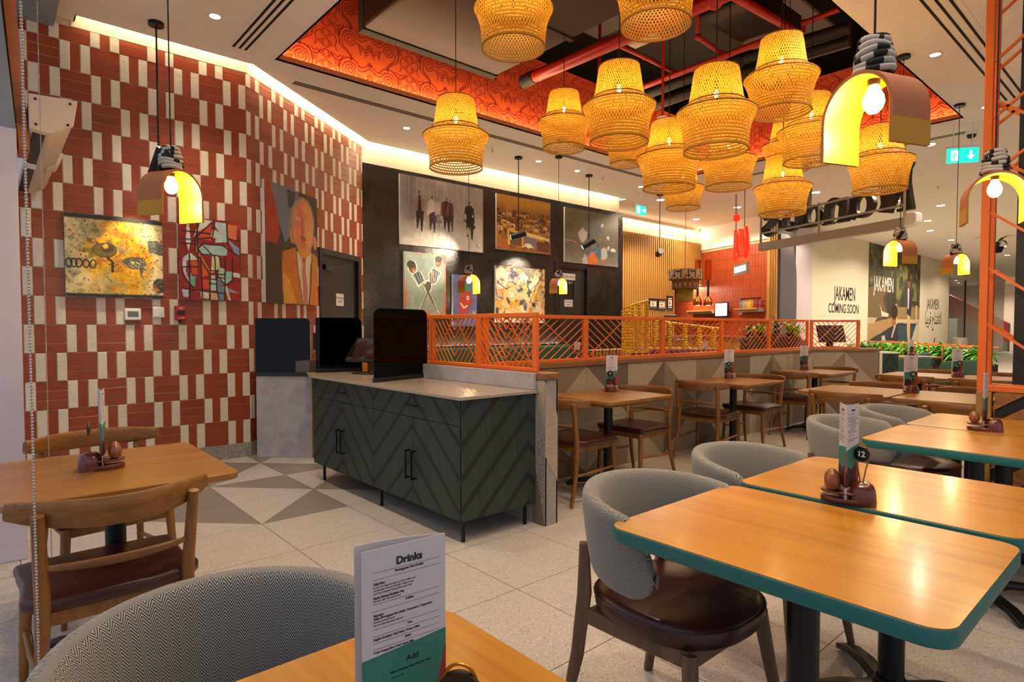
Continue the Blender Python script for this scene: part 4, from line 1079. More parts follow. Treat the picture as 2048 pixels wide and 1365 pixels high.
# black reader seen between the first two screens, tray, till
P = at_z(622, 700, 1.05)
cr = thing('card_reader', 'small black card reader on a stem beside the brick wall', 'reader', (2.45, 5.72, .888))
MB().box(-.03, .05, -.02, .02, .19, .36).build('reader_head', 'blackplastic', cr, None, .012, 2); MB().cyl((.01, 0, 0), (.01, 0, .2), .012).cyl((.01, 0, 0), (.01, 0, .012), .05).build('reader_stem', 'blackplastic', cr)
ty = thing('cutlery_tray', 'shallow grey brown tray with open top beside the smoked screens', 'tray', (2.33, 5.49, .888), R(30))
MB().prism([(-.17, -.08), (.17, -.08), (.17, .08), (-.17, .08)], 0, .008).build('tray_floor', plain('tray_grey', '#554c44', .5), ty, None)
for a in ((-.17, .17, -.08, -.072), (-.17, .17, .072, .08), (-.17, -.162, -.08, .08), (.162, .17, -.08, .08)): MB().box(*a, 0, .10).build('tray_side', plain('tray_grey', '#554c44', .5), ty, None, .002)
P = at_z(733, 748, .888)
ti = thing('touch_till', 'dark tilted touch till on a black stand behind the smoked screen', 'till', (P[0], P[1], .888), R(-72))
Mt = Matrix.Translation((0, 0, .21)) @ Matrix.Rotation(R(50), 4, 'X')
MB().box(-.18, .18, -.13, .13, -.012, .012, Mt).build('till_body', 'blackplastic', ti, None, .006, 2)
MB().box(-.165, .165, -.115, .115, .012, .0135, Mt).build('till_screen', plain('till_glass', '#1b1216', .05, var=.02), ti, None)
MB().box(-.03, .03, -.02, .02, .015, .16).build('till_stem', 'copper', ti, None, .004); MB().prism(rrect(.24, .18, .05), 0, .014).build('till_base', 'blackplastic', ti, None, .004)
# wall devices
def wall_item(name, label, cat, x0, x1, z0, z1, Y, dep, mat, extra=None):
    t = thing(name, label, cat, ((x0+x1)/2, Y, (z0+z1)/2)); w, h = x1-x0, z1-z0
    MB().box(-w/2, w/2, -dep, 0, -h/2, h/2).build('body', mat, t, None, .008, 2)
    if extra: extra(t, w, h, dep)
    return t
def th_x(t, w, h, d):
    MB().box(-w*.33, w*.33, -d-.001, -d+.002, -h*.22, h*.25).build('display', plain('lcd_grey', '#5d6660', .3), t, None)
wall_item('thermostat', 'white thermostat with grey display on the brick-tiled wall', 'thermostat', .936, 1.061, 1.363, 1.468, YL, .03, 'white', th_x)
def sw_x(t, w, h, d): MB().box(-w*.4, w*.4, -d-.004, -d+.001, -h*.42, h*.42).build('cover', 'white', t, None, .003); MB().cyl((w*.22, -d-.005, -h*.2), (w*.22, -d-.003, -h*.2), .006).build('indicator', 'steel', t)
wall_item('sensor_box', 'plain white square sensor box beside the red call point', 'sensor', 1.153, 1.248, 1.387, 1.485, YL, .025, 'white', sw_x)
def fc_x(t, w, h, d):
    MB().box(-w*.36, w*.36, -d-.003, -d+.001, -h*.16, h*.18).build('break_glass', 'blackplastic', t, None, .002)
    lettering('lettering', 'FIRE', 'whiteink', t, frame_M((0, -d-.001, h*.28), (1, 0, 0), (0, 0, 1)), .022, .0004)
    lettering('lettering', 'PUSH HERE', 'whiteink', t, frame_M((0, -d-.001, -h*.36), (1, 0, 0), (0, 0, 1)), .011, .0004)
    MB().box(-.012, .012, -.02, 0, -h*.5-.02, -h*.5).build('cable_gland', 'black', t, None)
wall_item('fire_call_point', 'red fire alarm call point on the brick-tiled wall', 'alarm', 1.331, 1.426, 1.366, 1.499, YL, .045, 'red', fc_x)
# air curtain above the entrance
ac = thing('air_curtain', 'cream air curtain unit hung high beside the brick-tiled wall', 'air curtain', (.3, 4.25, 2.4))
Mac = Matrix.Translation((-.3, -4.25, -2.4))
prof = [(.245, 2.60), (.345, 2.585), (.465, 2.655), (.492, 2.83), (.245, 2.82)]
Mp = Mac @ frame_M((.0, 4.25, .153), (1, 0, 0), (0, 0, 1)) @ Matrix.Diagonal((.86, .86, 1, 1))
MB().prism(prof, -2.0, 0, Mp).build('housing', plain('cream_plastic', '#cfc4b4', .45), ac, None, .01, 2)
MB().prism([(x+(.005 if x > .3 else -.004), z) for x, z in prof], 0, .012, Mp).build('end_plate', plain('beige_plastic', '#c2ad9a', .5), ac, None, .004)
for x, z in ((.275, 2.79), (.455, 2.80), (.275, 2.63), (.44, 2.66)): MB().cyl(Mp @ Vector((x, z, .011)), Mp @ Vector((x, z, .015)), .007, n=8).build('screw', 'black', ac)
MB().prism([(.262, 2.592), (.325, 2.583), (.325, 2.60), (.262, 2.61)], -1.95, -.06, Mp).build('air_slot', 'black', ac, None)
MB().prism([(.40, 2.60), (.485, 2.65), (.52, 2.76), (.44, 2.74)], -1.25, -1.05, Mp).build('mounting_clip', plain('cream_clip', '#d9cfc2', .45), ac, None, .012, 2)
MB().prism([(.258, 2.588), (.33, 2.579), (.33, 2.585), (.258, 2.594)], -1.0, -.85, Mp).build('rating_label', 'whiteink', ac, None)
# bead chains
def chain(label, X, Y, z0, z1, r, pitch):
    mb = MB(); z = z0
    while z < z1: mb.ball((X, Y, z), r, 8, 6); z += pitch
    mb.cyl((X, Y, z0), (X, Y, z1), r*.35, n=6)
    o = mb.build('blind_chain', plain('bead_metal', '#b8b2ae', .25, .9), None, 60); tag(o, label, 'chain'); o['kind'] = 'stuff'; return o
p = at_d(60, 682, 1.2); chain('chunky silver bead chain of a roller blind hanging beside the entrance table', p[0], p[1], .12, 3.78, .0028, .0066)
p = at_d(92, 682, 2.6); chain('thin silver bead chain hanging before the brick-tiled wall', p[0], p[1], .12, 3.78, .0022, .0052)
# ================================================================== PAINTED PICTURES (pigment as vertex colours on a fine grid)
class Cv:
    def __init__(s, aspect, res=150, base='#888888'):
        s.H = res; s.W = int(res*aspect); s.a = aspect
        u = np.linspace(0, 1, s.W+1); v = np.linspace(0, 1, s.H+1); s.U, s.V = np.meshgrid(u, v)
        s.c = np.zeros(s.U.shape+(3,)); s.c[:] = lin(base); s.dU = 0; s.dV = 0
    def noise(s, f, seed, octv=4):
        g = np.random.default_rng(seed); out = np.zeros_like(s.U); amp = 1; tot = 0
        for o in range(octv):
            n = max(2, int(f*2**o)); nx = max(2, int(n*s.a)); G = g.random((n+2, nx+2))
            x = s.U*nx; y = s.V*n; xi = np.minimum(x.astype(int), nx); yi = np.minimum(y.astype(int), n); fx = x-xi; fy = y-yi
            fx = fx*fx*(3-2*fx); fy = fy*fy*(3-2*fy)
            out += amp*((G[yi, xi]*(1-fx)+G[yi, xi+1]*fx)*(1-fy)+(G[yi+1, xi]*(1-fx)+G[yi+1, xi+1]*fx)*fy); tot += amp; amp *= .5
        return out/tot
    def wob(s, amt, f=8, seed=1):
        s.dU = (s.noise(f, seed)-.5)*amt; s.dV = (s.noise(f, seed+50)-.5)*amt
    def blend(s, m, col, al=1.0):
        m = (np.clip(m, 0, 1)*al)[..., None]; s.c = s.c*(1-m)+np.array(lin(col))*m
    def poly(s, pts, col, al=1.0):
        X = s.U+s.dU; Y = s.V+s.dV; ins = np.zeros(X.shape, bool); n = len(pts)
        for i in range(n):
            x0, y0 = pts[i]; x1, y1 = pts[(i+1) % n]
            if y0 == y1: continue
            c = ((y0 > Y) != (y1 > Y)) & (X < (x1-x0)*(Y-y0)/(y1-y0)+x0); ins ^= c
        s.blend(ins.astype(float), col, al)
    def ell(s, cx, cy, rx, ry, col, al=1.0, rot=0, soft=.08):
        x = (s.U+s.dU-cx)*s.a; y = s.V+s.dV-cy; c, n = math.cos(rot), math.sin(rot)
        d = np.sqrt(((x*c+y*n)/(rx*s.a))**2+((-x*n+y*c)/ry)**2); s.blend((1-d)/soft+.5, col, al)
    def line(s, pts, w, col, al=1.0):
        X = (s.U+s.dU)*s.a; Y = s.V+s.dV; best = np.full(X.shape, 9.)
        for (x0, y0), (x1, y1) in zip(pts[:-1], pts[1:]):
            x0 *= s.a; x1 *= s.a; dx, dy = x1-x0, y1-y0; L = dx*dx+dy*dy+1e-12
            t = np.clip(((X-x0)*dx+(Y-y0)*dy)/L, 0, 1); best = np.minimum(best, np.hypot(X-x0-t*dx, Y-y0-t*dy))
        s.blend((w/2-best)/(0.7/s.H)+.5, col, al)
    def splat(s, n, col, seed, r=(.003, .012), box=(0, 1, 0, 1), al=.9):
        g = np.random.default_rng(seed)
        for _ in range(n):
            cx = g.uniform(box[0], box[1]); cy = g.uniform(box[2], box[3]); q = g.uniform(*r); s.ell(cx, cy, q/s.a, q*g.uniform(.6, 1.4), col, al, soft=.4)
    def obj(s, name, Mx, w, h, mat, parent):
        nx, ny = s.W+1, s.H+1
        if mat == 'paint': s.c = np.clip(s.c*(.72+.34*s.noise(14, 77, 3)+.22*s.noise(60, 78, 2))[..., None], 0, 1)
        vs = np.stack([s.U*w, (1-s.V)*h, np.zeros_like(s.U)], -1).reshape(-1, 3)
        m = np.array(Mx); vs = vs@m[:3, :3].T+m[:3, 3]
        i = np.arange(ny-1)[:, None]*nx+np.arange(nx-1)[None]; fs = np.stack([i+nx, i+nx+1, i+1, i], -1).reshape(-1, 4)
        me = bpy.data.meshes.new(name); me.vertices.add(len(vs)); me.vertices.foreach_set('co', vs.ravel())
        me.loops.add(fs.size); me.loops.foreach_set('vertex_index', fs.ravel()); me.polygons.add(len(fs)); me.polygons.foreach_set('loop_start', np.arange(0, fs.size, 4)); me.update(calc_edges=True)
        at = me.color_attributes.new('Col', 'FLOAT_COLOR', 'POINT'); c = np.ones((len(vs), 4)); c[:, :3] = s.c.reshape(-1, 3); at.data.foreach_set('color', c.ravel())
        me.validate(); return obj(name, me, mat, parent)
def painting(label, Mx, w, h, cv, side='#d8d2c6', dep=.035):
    """Mx: origin at lower left on the wall, x along it, y up, z out of the wall"""
    t = thing('painting', label, 'painting', Mx.translation); t.rotation_euler = (0, 0, 0)
    L = Matrix.Translation(-Mx.translation) @ Mx
    MB().prism([(0, 0), (w, 0), (w, h), (0, h)], 0, dep, L).build('canvas', plain('canvas_edge', side, .8), t, None)
    cv.obj('painted_face', L @ Matrix.Translation((0, 0, dep+.0006)), w, h, 'paint', t); return t
def p_yellow():
    c = Cv(.72/.70, 190, '#dcc88e'); n = c.noise(4, 3); n2 = c.noise(9, 5)
    yel = np.clip(1.6-np.hypot((c.U-.5)/.36, (c.V-.5)/.5)*1.3+(n-.5)*1.6, 0, 1); c.blend(np.clip(yel*1.7, 0, 1), '#dba400'); c.blend(np.clip((n2-.5)*6, 0, 1)*yel, '#b5760c')
    c.blend(np.clip((c.noise(6, 8)-.55)*7, 0, 1)*np.clip(1.1-np.hypot((c.U-.22)/.25, (c.V-.3)/.3), 0, 1), '#5a4a22'); c.blend(np.clip((c.noise(5, 12)-.6)*7, 0, 1), '#93a06a', .7)
    dk = np.clip((c.noise(16, 31)-.5)*7, 0, 1)*np.clip(1.15-np.hypot((c.U-.33)/.33, (c.V-.38)/.36), 0, 1); c.blend(dk, '#3a2f14', .85); c.blend(np.clip((c.noise(18, 33)-.56)*9, 0, 1)*yel, '#a8560c', .8); c.blend(np.clip((c.noise(14, 35)-.6)*9, 0, 1)*(1-yel*.5), '#6d7f52', .7); c.splat(300, '#2a2a20', 2, (.002, .010)); c.splat(30, '#2f5d63', 4, (.004, .011)); c.splat(26, '#a04a18', 6, (.006, .016))
    c.wob(.03, 9, 4)
    c.ell(.39, .42, .125, .095, '#1c1910'); c.ell(.39, .42, .115, .085, '#6a5a1e', .8); c.ell(.42, .40, .07, .05, '#1e1c14', .7); c.ell(.40, .37, .03, .03, '#d89a12')
    c.line([(.42, .52), (.46, .57), (.46, .68)], .03, '#2b2718')
    for x in (.03, .08, .13, .2, .27): c.line([(x+.03*math.cos(a)*1.0, .60+.05*math.sin(a)) for a in np.linspace(0, 6.3, 14)], .016, '#26241a')
    c.ell(.70, .56, .125, .075, '#4d4c44'); c.poly([(.74, .6), (.80, .6), (.77, .72), (.80, .78), (.76, .74)], '#4d4c44'); c.splat(60, '#d8c98a', 9, (.002, .006), (.6, .8, .5, .62)); c.ell(.68, .55, .02, .02, '#d8b412')
    c.poly([(.84, .26), (.95, .26), (.95, .29), (1, .3), (1, .44), (.85, .43)], '#55544a'); c.splat(50, '#c9c4a8', 10, (.002, .005), (.84, 1, .26, .44)); c.ell(.97, .84, .08, .09, '#3f3b34'); c.splat(40, '#b9ab86', 11, (.002, .005), (.9, 1, .76, .92)); c.ell(.92, .89, .04, .025, '#b87a14')
    c.dU = c.dV = 0; edge = .065+.02*(c.noise(8, 20)-.5); c.blend((edge-c.V)*60, '#2c2924'); c.blend((c.V-.955)*60, '#26231f')
    return c
def p_red():
    c = Cv(.54/.77, 190, '#8e1712')
    def q(pts): return [((x-75)/905, (y-50)/1230) for x, y in pts]
    n = c.noise(3, 3); c.blend(np.clip((n-.45)*4, 0, 1), '#b8321a', .8); c.wob(.012, 10, 3)
    for pts, col in [([(380, 60), (600, 75), (520, 130), (340, 290), (280, 340)], '#cfd2bd'), ([(590, 80), (790, 90), (780, 220), (660, 230), (600, 140)], '#b9cfc9'), ([(800, 100), (940, 110), (930, 360), (800, 300)], '#d8784a'),
                     ([(560, 200), (640, 215), (600, 330), (530, 330)], '#c8cf9a'), ([(620, 230), (780, 220), (790, 380), (600, 400)], '#b4cfc4'), ([(350, 250), (540, 130), (540, 380), (360, 350)], '#d2481c'),
                     ([(800, 340), (970, 460), (970, 580), (890, 520)], '#8da0bd'), ([(345, 500), (420, 430), (560, 440), (690, 440), (780, 450), (780, 580), (640, 600), (460, 605), (380, 570)], '#a8c4bd'),
                     ([(300, 420), (360, 440), (350, 560), (480, 760), (520, 870), (430, 800), (310, 600)], '#d87428'), ([(550, 610), (660, 600), (670, 740), (600, 850), (530, 860)], '#d6cf8a'), ([(640, 760), (750, 800), (740, 1020), (640, 960)], '#b4c9b0'),
                     ([(510, 900), (610, 900), (600, 1130), (500, 1130)], '#b6cbb9'), ([(760, 830), (860, 830), (850, 980), (750, 1030)], '#a6c4b4'), ([(610, 960), (740, 1040), (610, 1060)], '#6d7c8c'), ([(770, 1080), (975, 1160), (800, 1150)], '#8d99b4'),
                     ([(860, 840), (980, 850), (980, 920), (860, 910)], '#d9d4c2'), ([(190, 60), (210, 60), (240, 400), (210, 560), (170, 420)], '#cfd3cc'), ([(130, 660), (230, 580), (350, 680), (180, 700), (160, 850), (230, 1060), (110, 840)], '#c9d2d2'),
                     ([(220, 830), (250, 930), (300, 930), (290, 1090), (220, 1040)], '#6fb5a0'), ([(390, 760), (430, 760), (500, 900), (400, 930)], '#d65a18'), ([(400, 970), (500, 970), (490, 1110), (410, 1110)], '#c8481a'), ([(230, 690), (330, 700), (330, 900), (260, 900)], '#c9561c'),
                     ([(100, 1130), (200, 1140), (190, 1250), (120, 1240)], '#b8c4d2'), ([(220, 1130), (500, 1150), (490, 1260), (380, 1250), (370, 1160)], '#d3cbb0'), ([(510, 1150), (620, 1150), (650, 1280), (510, 1270)], '#c9a86a'), ([(600, 1060), (730, 1060), (720, 1280), (650, 1280)], '#76809a'), ([(730, 1050), (770, 1060), (830, 1280), (790, 1280)], '#d4d1ae')]: c.poly(q(pts), col)
    for pts in [[(380, 60), (300, 380), (310, 440), (300, 560), (520, 890)], [(120, 260), (540, 270)], [(110, 450), (330, 450)], [(110, 800), (350, 790)], [(540, 440), (700, 430), (970, 580)], [(590, 60), (340, 320)], [(600, 80), (560, 320), (350, 360)], [(780, 90), (790, 400)], [(350, 500), (420, 430), (540, 440)], [(350, 520), (400, 600), (540, 590), (660, 600)], [(590, 610), (600, 860), (740, 1040), (730, 1280)], [(660, 600), (680, 760)], [(520, 880), (510, 1270)], [(750, 620), (740, 1040)], [(860, 620), (860, 960), (740, 1050)], [(380, 640), (400, 1250)], [(110, 1120), (720, 1170)], [(220, 600), (215, 1270)], [(110, 800), (130, 950), (260, 1100)], [(600, 900), (620, 1150), (650, 1280)], [(420, 460), (540, 580)], [(530, 830), (640, 830)], [(640, 880), (740, 880)], [(640, 930), (740, 940)], [(340, 80), (340, 700)], [(110, 380), (300, 390)], [(820, 330), (970, 350)], [(510, 960), (600, 960)], [(500, 1030), (600, 1030)]]:
        c.line(q(pts), .016, '#14100e')
    return c
def p_man():
    c = Cv(1.03/1.27, 170, '#38332e'); n = c.noise(3, 5); c.blend(np.clip((n-.5)*3, 0, 1), '#4a4038', .7); c.wob(.05, 6, 7)
    c.poly([(.08, 0), (.62, 0), (.55, .3), (.36, .48), (.22, .3)], '#6e7f94'); c.poly([(.4, .02), (.56, .02), (.52, .15), (.42, .16)], '#2e3a5c')
    c.poly([(0, 0), (.1, 0), (.2, .2), (.26, .42), (.2, .55), (.1, .62), (0, .55)], '#a8321c'); c.poly([(0, .5), (.2, .5), (.26, .62), (.25, 1), (0, 1)], '#3a312b')
    c.ell(.70, .29, .24, .25, '#a98f62'); c.ell(.72, .31, .20, .25, '#d98a5c'); c.ell(.78, .28, .12, .2, '#d9a05a', .8, soft=.5); c.ell(.66, .25, .09, .15, '#d8745a', .7, soft=.6); c.ell(.68, .30, .03, .13, '#c05a40', .8, soft=.5)
    c.ell(.49, .40, .05, .07, '#d58a66'); c.ell(.95, .42, .04, .07, '#cf7f5a'); c.ell(.61, .24, .035, .018, '#e3cdb0'); c.ell(.61, .24, .013, .013, '#6a5648'); c.ell(.70, .41, .055, .022, '#6d5a4c'); c.ell(.70, .45, .06, .05, '#c5563c', .6, soft=.5)
    c.poly([(.58, .5), (.86, .5), (.84, .6), (.70, .62), (.6, .58)], '#d39a3c'); c.poly([(.56, .52), (.70, .62), (.88, .52), (.86, .75), (.78, 1), (.64, 1), (.6, .75)], '#d9cbb0')
    c.poly([(.30, .55), (.55, .49), (.60, .75), (.66, 1), (.30, 1), (.28, .8)], '#c8741c'); c.poly([(.3, .72), (.42, .8), (.55, 1), (.3, 1)], '#d9a01c'); c.poly([(.88, .52), (1, .56), (1, 1), (.82, 1), (.80, .85)], '#cc7a20'); c.poly([(.9, .55), (1, .6), (1, .72), (.92, .7)], '#a8862a')
    c.poly([(.67, .59), (.74, .59), (.75, .65), (.78, 1), (.68, 1)], '#c07a68'); c.ell(.71, .61, .04, .025, '#a8523f')
    c.line([(.55, .49), (.60, .75), (.67, 1)], .012, '#4a3826'); c.line([(.88, .52), (.86, .75), (.80, 1)], .02, '#4f463c'); c.line([(.48, .34), (.5, .48)], .008, '#4a2a1c'); c.line([(.28, .56), (.55, .48)], .014, '#3c332b')
    return c
def p_walk():
    c = Cv(1.55/1.03, 170, '#9a9694'); c.blend(np.clip(1-c.V*1.2, 0, 1), '#8b878c', .8); c.blend(np.clip((c.V-.6)*3, 0, 1), '#b3b1aa', .9); c.blend(np.clip(1-abs(c.U-.12)/.1, 0, 1)*np.clip(1-(c.V-.6)*9, 0, 1), '#6e6a70', .8); n = c.noise(3, 2); c.blend(np.clip((n-.5)*3, 0, 1), '#c5c2ba', .6)
    for x in np.linspace(.1, .75, 9): c.line([(x, .0), (x, .42)], .012, '#b9b5b3', .5)
    c.wob(.012, 8, 4)
    def fig(x, top, bot, col, leg, w=1.0, coat=None):
        h = bot-top; c.ell(x, top+.03*h, .009*w, .04*h, '#3a2a22'); c.poly([(x-.05*w, top+.16*h), (x-.015*w, top+.09*h), (x+.015*w, top+.09*h), (x+.05*w, top+.16*h), (x+.055*w, top+.55*h), (x-.055*w, top+.55*h)], col)
        if coat: c.poly([(x-.012, top+.1*h), (x+.012, top+.1*h), (x+.022, top+.5*h), (x-.02, top+.5*h)], coat)
        c.poly([(x-.04*w, top+.5*h), (x+.05*w, top+.5*h), (x+.035*w, bot), (x+.02*w, bot), (x+.004, top+.66*h), (x-.02*w, bot-.03), (x-.03*w, bot-.03)], leg)
        c.line([(x-.05*w, top+.18*h), (x-.065*w, top+.55*h)], .012, col)
        c.line([(x, bot), (x+.01, bot+.14)], .02, '#8c8986', .6)
    fig(.215, .20, .78, '#8a7a6a', '#171518', 1.0, '#17161a'); fig(.36, .25, .78, '#c9c3bb', '#2b2630', .9); c.poly([(.34, .5), (.40, .46), (.47, .62), (.36, .64)], '#3d3346')
    fig(.43, .27, .72, '#b2aeac', '#7f7c7c', .5); fig(.53, .23, .75, '#5e1f26', '#1c171a', 1.0, '#2a1418'); fig(.58, .25, .73, '#6a3842', '#2b2026', .8, '#3a2028'); fig(.82, .24, .82, '#19181a', '#19181a', 1.15)
    c.poly([(.83, .5), (.90, .62), (.87, .66), (.8, .6)], '#19181a'); c.ell(.765, .48, .012, .05, '#b4b1ac'); c.ell(.86, .45, .01, .02, '#c4c1ba'); c.ell(.80, .69, .012, .06, '#b4b1ac')
    c.line([(.90, .93), (.92, .88), (.93, .94), (.97, .92)], .006, '#2c2a28'); c.blend((c.U-.985)*90, '#7c786f'); return c
def p_town():
    c = Cv(1.25/.92, 160, '#8a5a1a'); n = c.noise(4, 3); c.blend(np.clip((n-.4)*3, 0, 1), '#b07a22', .8); c.blend(np.clip((.28-c.V)*6, 0, 1), '#b88428', .9); c.blend(np.clip((c.noise(14, 8)-.55)*8, 0, 1)*(c.V > .25), '#3d2610', .9); c.blend(np.clip((c.V-.8)*4, 0, 1), '#8d4a16', .8)
    g = np.random.default_rng(5)
    for r, (y0, y1, n_) in enumerate(((.28, .4, 12), (.36, .5, 13), (.5, .62, 9))):
        for k in range(n_):
            x = (k+.3*g.random())/n_; y = g.uniform(y0, y1); w = g.uniform(.05, .09); h = g.uniform(.04, .07)*(1+.3*r)
            if .25 < x < .6 and r == 2: continue
            c.poly([(x, y), (x+w, y+.01), (x+w, y+h), (x, y+h)], g.choice(['#d8b872', '#c9a052', '#6a4a2c', '#a88a5c'])); c.poly([(x-.01, y), (x+w*.5, y-.03), (x+w+.01, y+.01)], g.choice(['#3c2818', '#7a5a3a'])); c.poly([(x+w*.3, y+h*.4), (x+w*.5, y+h*.4), (x+w*.5, y+h), (x+w*.3, y+h)], '#2a1a10')
    c.poly([(.18, .6), (.48, .66), (.48, .93), (.2, .9)], '#d0a040'); c.poly([(.22, .65), (.45, .7), (.45, .92), (.24, .9)], '#5c4436'); c.poly([(.48, .62), (.98, .7), (.98, .76), (.48, .70)], '#d4b878'); c.poly([(.5, .7), (.72, .74), (.72, .93), (.5, .9)], '#6e6670'); c.poly([(.74, .78), (.98, .8), (.98, .98), (.74, .95)], '#5a2f1a')
    c.poly([(.49, .88), (.53, .84), (.62, .85), (.66, .9), (.66, .93), (.49, .92)], '#d9cba0'); c.ell(.52, .92, .014, .02, '#2a1c12'); c.ell(.63, .93, .014, .02, '#2a1c12'); c.poly([(.0, .78), (.17, .78), (.17, 1), (0, .95)], '#a0591c')
    return c
def p_blue():
    c = Cv(1.54/1.0, 160, '#5f5c48'); n = c.noise(4, 4); c.blend(np.clip((n-.4)*3, 0, 1), '#6f6a58', .8); c.blend(np.clip((c.V-.75)*3, 0, 1), '#9b948a', .8); m = np.clip(1-np.hypot((c.U-.55)/.4, (c.V-.62)/.32), 0, 1)
    c.blend(np.clip((c.noise(12, 5)-.5)*6, 0, 1)*m*2, '#3c3a36', .8); c.blend(np.clip((c.noise(9, 6)-.52)*8, 0, 1)*np.clip(1-np.hypot((c.U-.6)/.42, (c.V-.78)/.16), 0, 1)*2.2, '#2f6f96'); c.wob(.06, 10, 3)
    for x, y, rx, ry, col in ((.31, .47, .075, .12, '#cbc5b6'), (.72, .78, .06, .13, '#bdb9b2'), (.8, .65, .03, .05, '#c9c4b8'), (.68, .22, .025, .04, '#c9c3ae'), (.79, .46, .02, .05, '#d0c9b4'), (.9, .68, .05, .035, '#d6d0c0'), (.36, .95, .05, .12, '#b9b9b8'), (.5, .9, .085, .14, '#d6701c'), (.1, .62, .03, .04, '#9d4a1c'), (.2, .68, .02, .06, '#a8501c'), (.72, .92, .03, .04, '#c25f26'), (.88, .86, .018, .025, '#c46a2c'), (.6, .36, .035, .07, '#2b5d7c')): c.ell(x, y, rx, ry, col, 1, 0, .25)
    c.splat(60, '#c4beb0', 5, (.003, .01), (.3, .95, .35, .95)); c.splat(30, '#2f6f96', 7, (.006, .02), (.1, .95, .6, .9)); c.line([(0, .62), (.08, .58), (.2, .62)], .01, '#c9c2a8'); return c
def p_sci():
    c = Cv(.74/.93, 170, '#8fa69a'); n = c.noise(3, 3); edge = np.maximum(np.abs(c.U-.5)*2, np.abs(c.V-.5)*2)+(n-.5)*.9; c.blend((edge-.85)*5, '#d4684a'); c.blend(np.clip((c.noise(7, 6)-.6)*5, 0, 1), '#b7c4b4', .6)
    for blade in ([(.42, .47), (.52, .52), (.82, .96), (.74, .92)], [(.6, .50), (.68, .42), (.36, .93), (.31, .97)]):
        c.poly([(x+(x-.56)*.09, y+(y-.7)*.05) for x, y in blade], '#e6e2d2')
    W = '#e6e2d2'
    for d in (.02,): c.poly([(.18-d, .36), (.36, .28), (.48+d, .44), (.32, .54+d)], W); c.poly([(.58-d, .32), (.68, .22-d), (.88+d, .30), (.74, .50), (.6, .50)], W); c.ell(.19, .24, .115, .11, W); c.ell(.81, .12, .105, .10, W); c.ell(.56, .53, .10, .10, W)
    for pts, col in (([(.19, .36), (.35, .29), (.47, .44), (.33, .52)], '#31424a'), ([(.59, .33), (.69, .23), (.86, .30), (.73, .48), (.61, .48)], '#51646a'), ([(.42, .47), (.52, .52), (.80, .95), (.74, .90)], '#4c4f44'), ([(.6, .51), (.67, .44), (.37, .91), (.33, .95)], '#5a5d50')): c.poly(pts, col)
    for k in range(4): c.line([(.22+.06*k, .36-.02*k), (.33+.04*k, .51-.02*k)], .008, '#b4c4c4'); c.line([(.64+.06*k, .29), (.64+.04*k, .47)], .008, '#d5d9cf')
    c.ell(.56, .53, .075, .08, '#4a4f46'); c.line([(.66, .27), (.70, .42)], .03, '#c79a72')
    c.ell(.19, .25, .09, .085, '#7c3f26'); c.ell(.16, .20, .10, .065, '#191513'); c.ell(.21, .27, .03, .02, '#b4683c'); c.line([(.2, .31), (.25, .29)], .012, '#d9cbb0'); c.ell(.81, .13, .085, .08, '#a8623c'); c.ell(.82, .075, .09, .05, '#1b1614'); c.ell(.79, .15, .03, .02, '#c88a58'); c.line([(.77, .18), (.83, .18)], .012, '#6a2f24')
    c.line([(.2, .24), (.24, .23)], .01, '#161210'); c.line([(.77, .12), (.84, .12)], .01, '#161210'); return c
def p_chilli():
    c = Cv(.47/.80, 150, '#5d6cae'); n = c.noise(4, 3); c.blend(np.clip((n-.5)*4, 0, 1), '#7281bd', .7); c.wob(.02, 6, 2)
    c.poly([(.30, .38), (.5, .28), (.72, .34), (.80, .5), (.68, .66), (.45, .82), (.2, .95), (.26, .72), (.22, .52)], '#b93a2a'); c.poly([(.48, .30), (.55, .10), (.66, .10), (.72, .30)], '#2f9a5c')
    c.ell(.62, .44, .06, .045, '#e9e2d4'); c.ell(.62, .44, .022, .018, '#1d1614'); c.line([(.34, .56), (.45, .64), (.58, .60)], .035, '#efe8da'); c.line([(.34, .56), (.45, .62), (.58, .585)], .006, '#3a1612')
    for k in range(10): x = .52+.035*k; y = .80-.05*k; c.line([(x, y), (x+.06, y+.04)], .008, '#23264a')
    for a in range(5): c.line([(.88, .74), (.88+.07*math.cos(a*1.257), .74+.04*math.sin(a*1.257))], .014, '#d9b85a')
    c.splat(20, '#2a3058', 4, (.004, .01), (0, .25, .6, 1)); return c
def p_floral():
    c = Cv(1.14/.95, 160, '#d3b076'); n = c.noise(5, 3); c.blend(np.clip((n-.45)*4, 0, 1), '#e2c88e', .8); c.wob(.05, 12, 4)
    c.blend(np.clip((c.noise(9, 7)-.56)*9, 0, 1), '#c9931c'); c.blend(np.clip((c.noise(8, 9)-.6)*10, 0, 1), '#3a3f7a'); c.blend(np.clip((c.noise(10, 13)-.6)*10, 0, 1), '#3c3a33'); c.blend(np.clip((c.noise(6, 15)-.58)*8, 0, 1), '#e9e2cc', .9)
    c.poly([(.48, .0), (.82, .0), (.75, .2), (.6, .14)], '#6d6c5e'); c.line([(.95, .1), (.8, .35), (.7, .6)], .02, '#4a3f2c'); c.line([(.8, .3), (.62, .45)], .014, '#4a3f2c'); c.splat(40, '#c9861c', 3, (.008, .025)); c.splat(30, '#353a78', 5, (.006, .02)); c.line([(.05, .3), (.2, .4), (.3, .35)], .02, '#333a66'); return c
S = dict(wall='x')
Y1 = YL-.009
painting('yellow splattered abstract painting with dark bands along its top and bottom', frame_M((.517, Y1, 1.565), (1, 0, 0), (0, 0, 1)), .72, .697, p_yellow(), '#b9b2a6')
painting('red and mint abstract painting cut up by thick black lines', frame_M((1.374, Y1, 1.562), (1, 0, 0), (0, 0, 1)), .535, .77, p_red(), '#8a5a42')
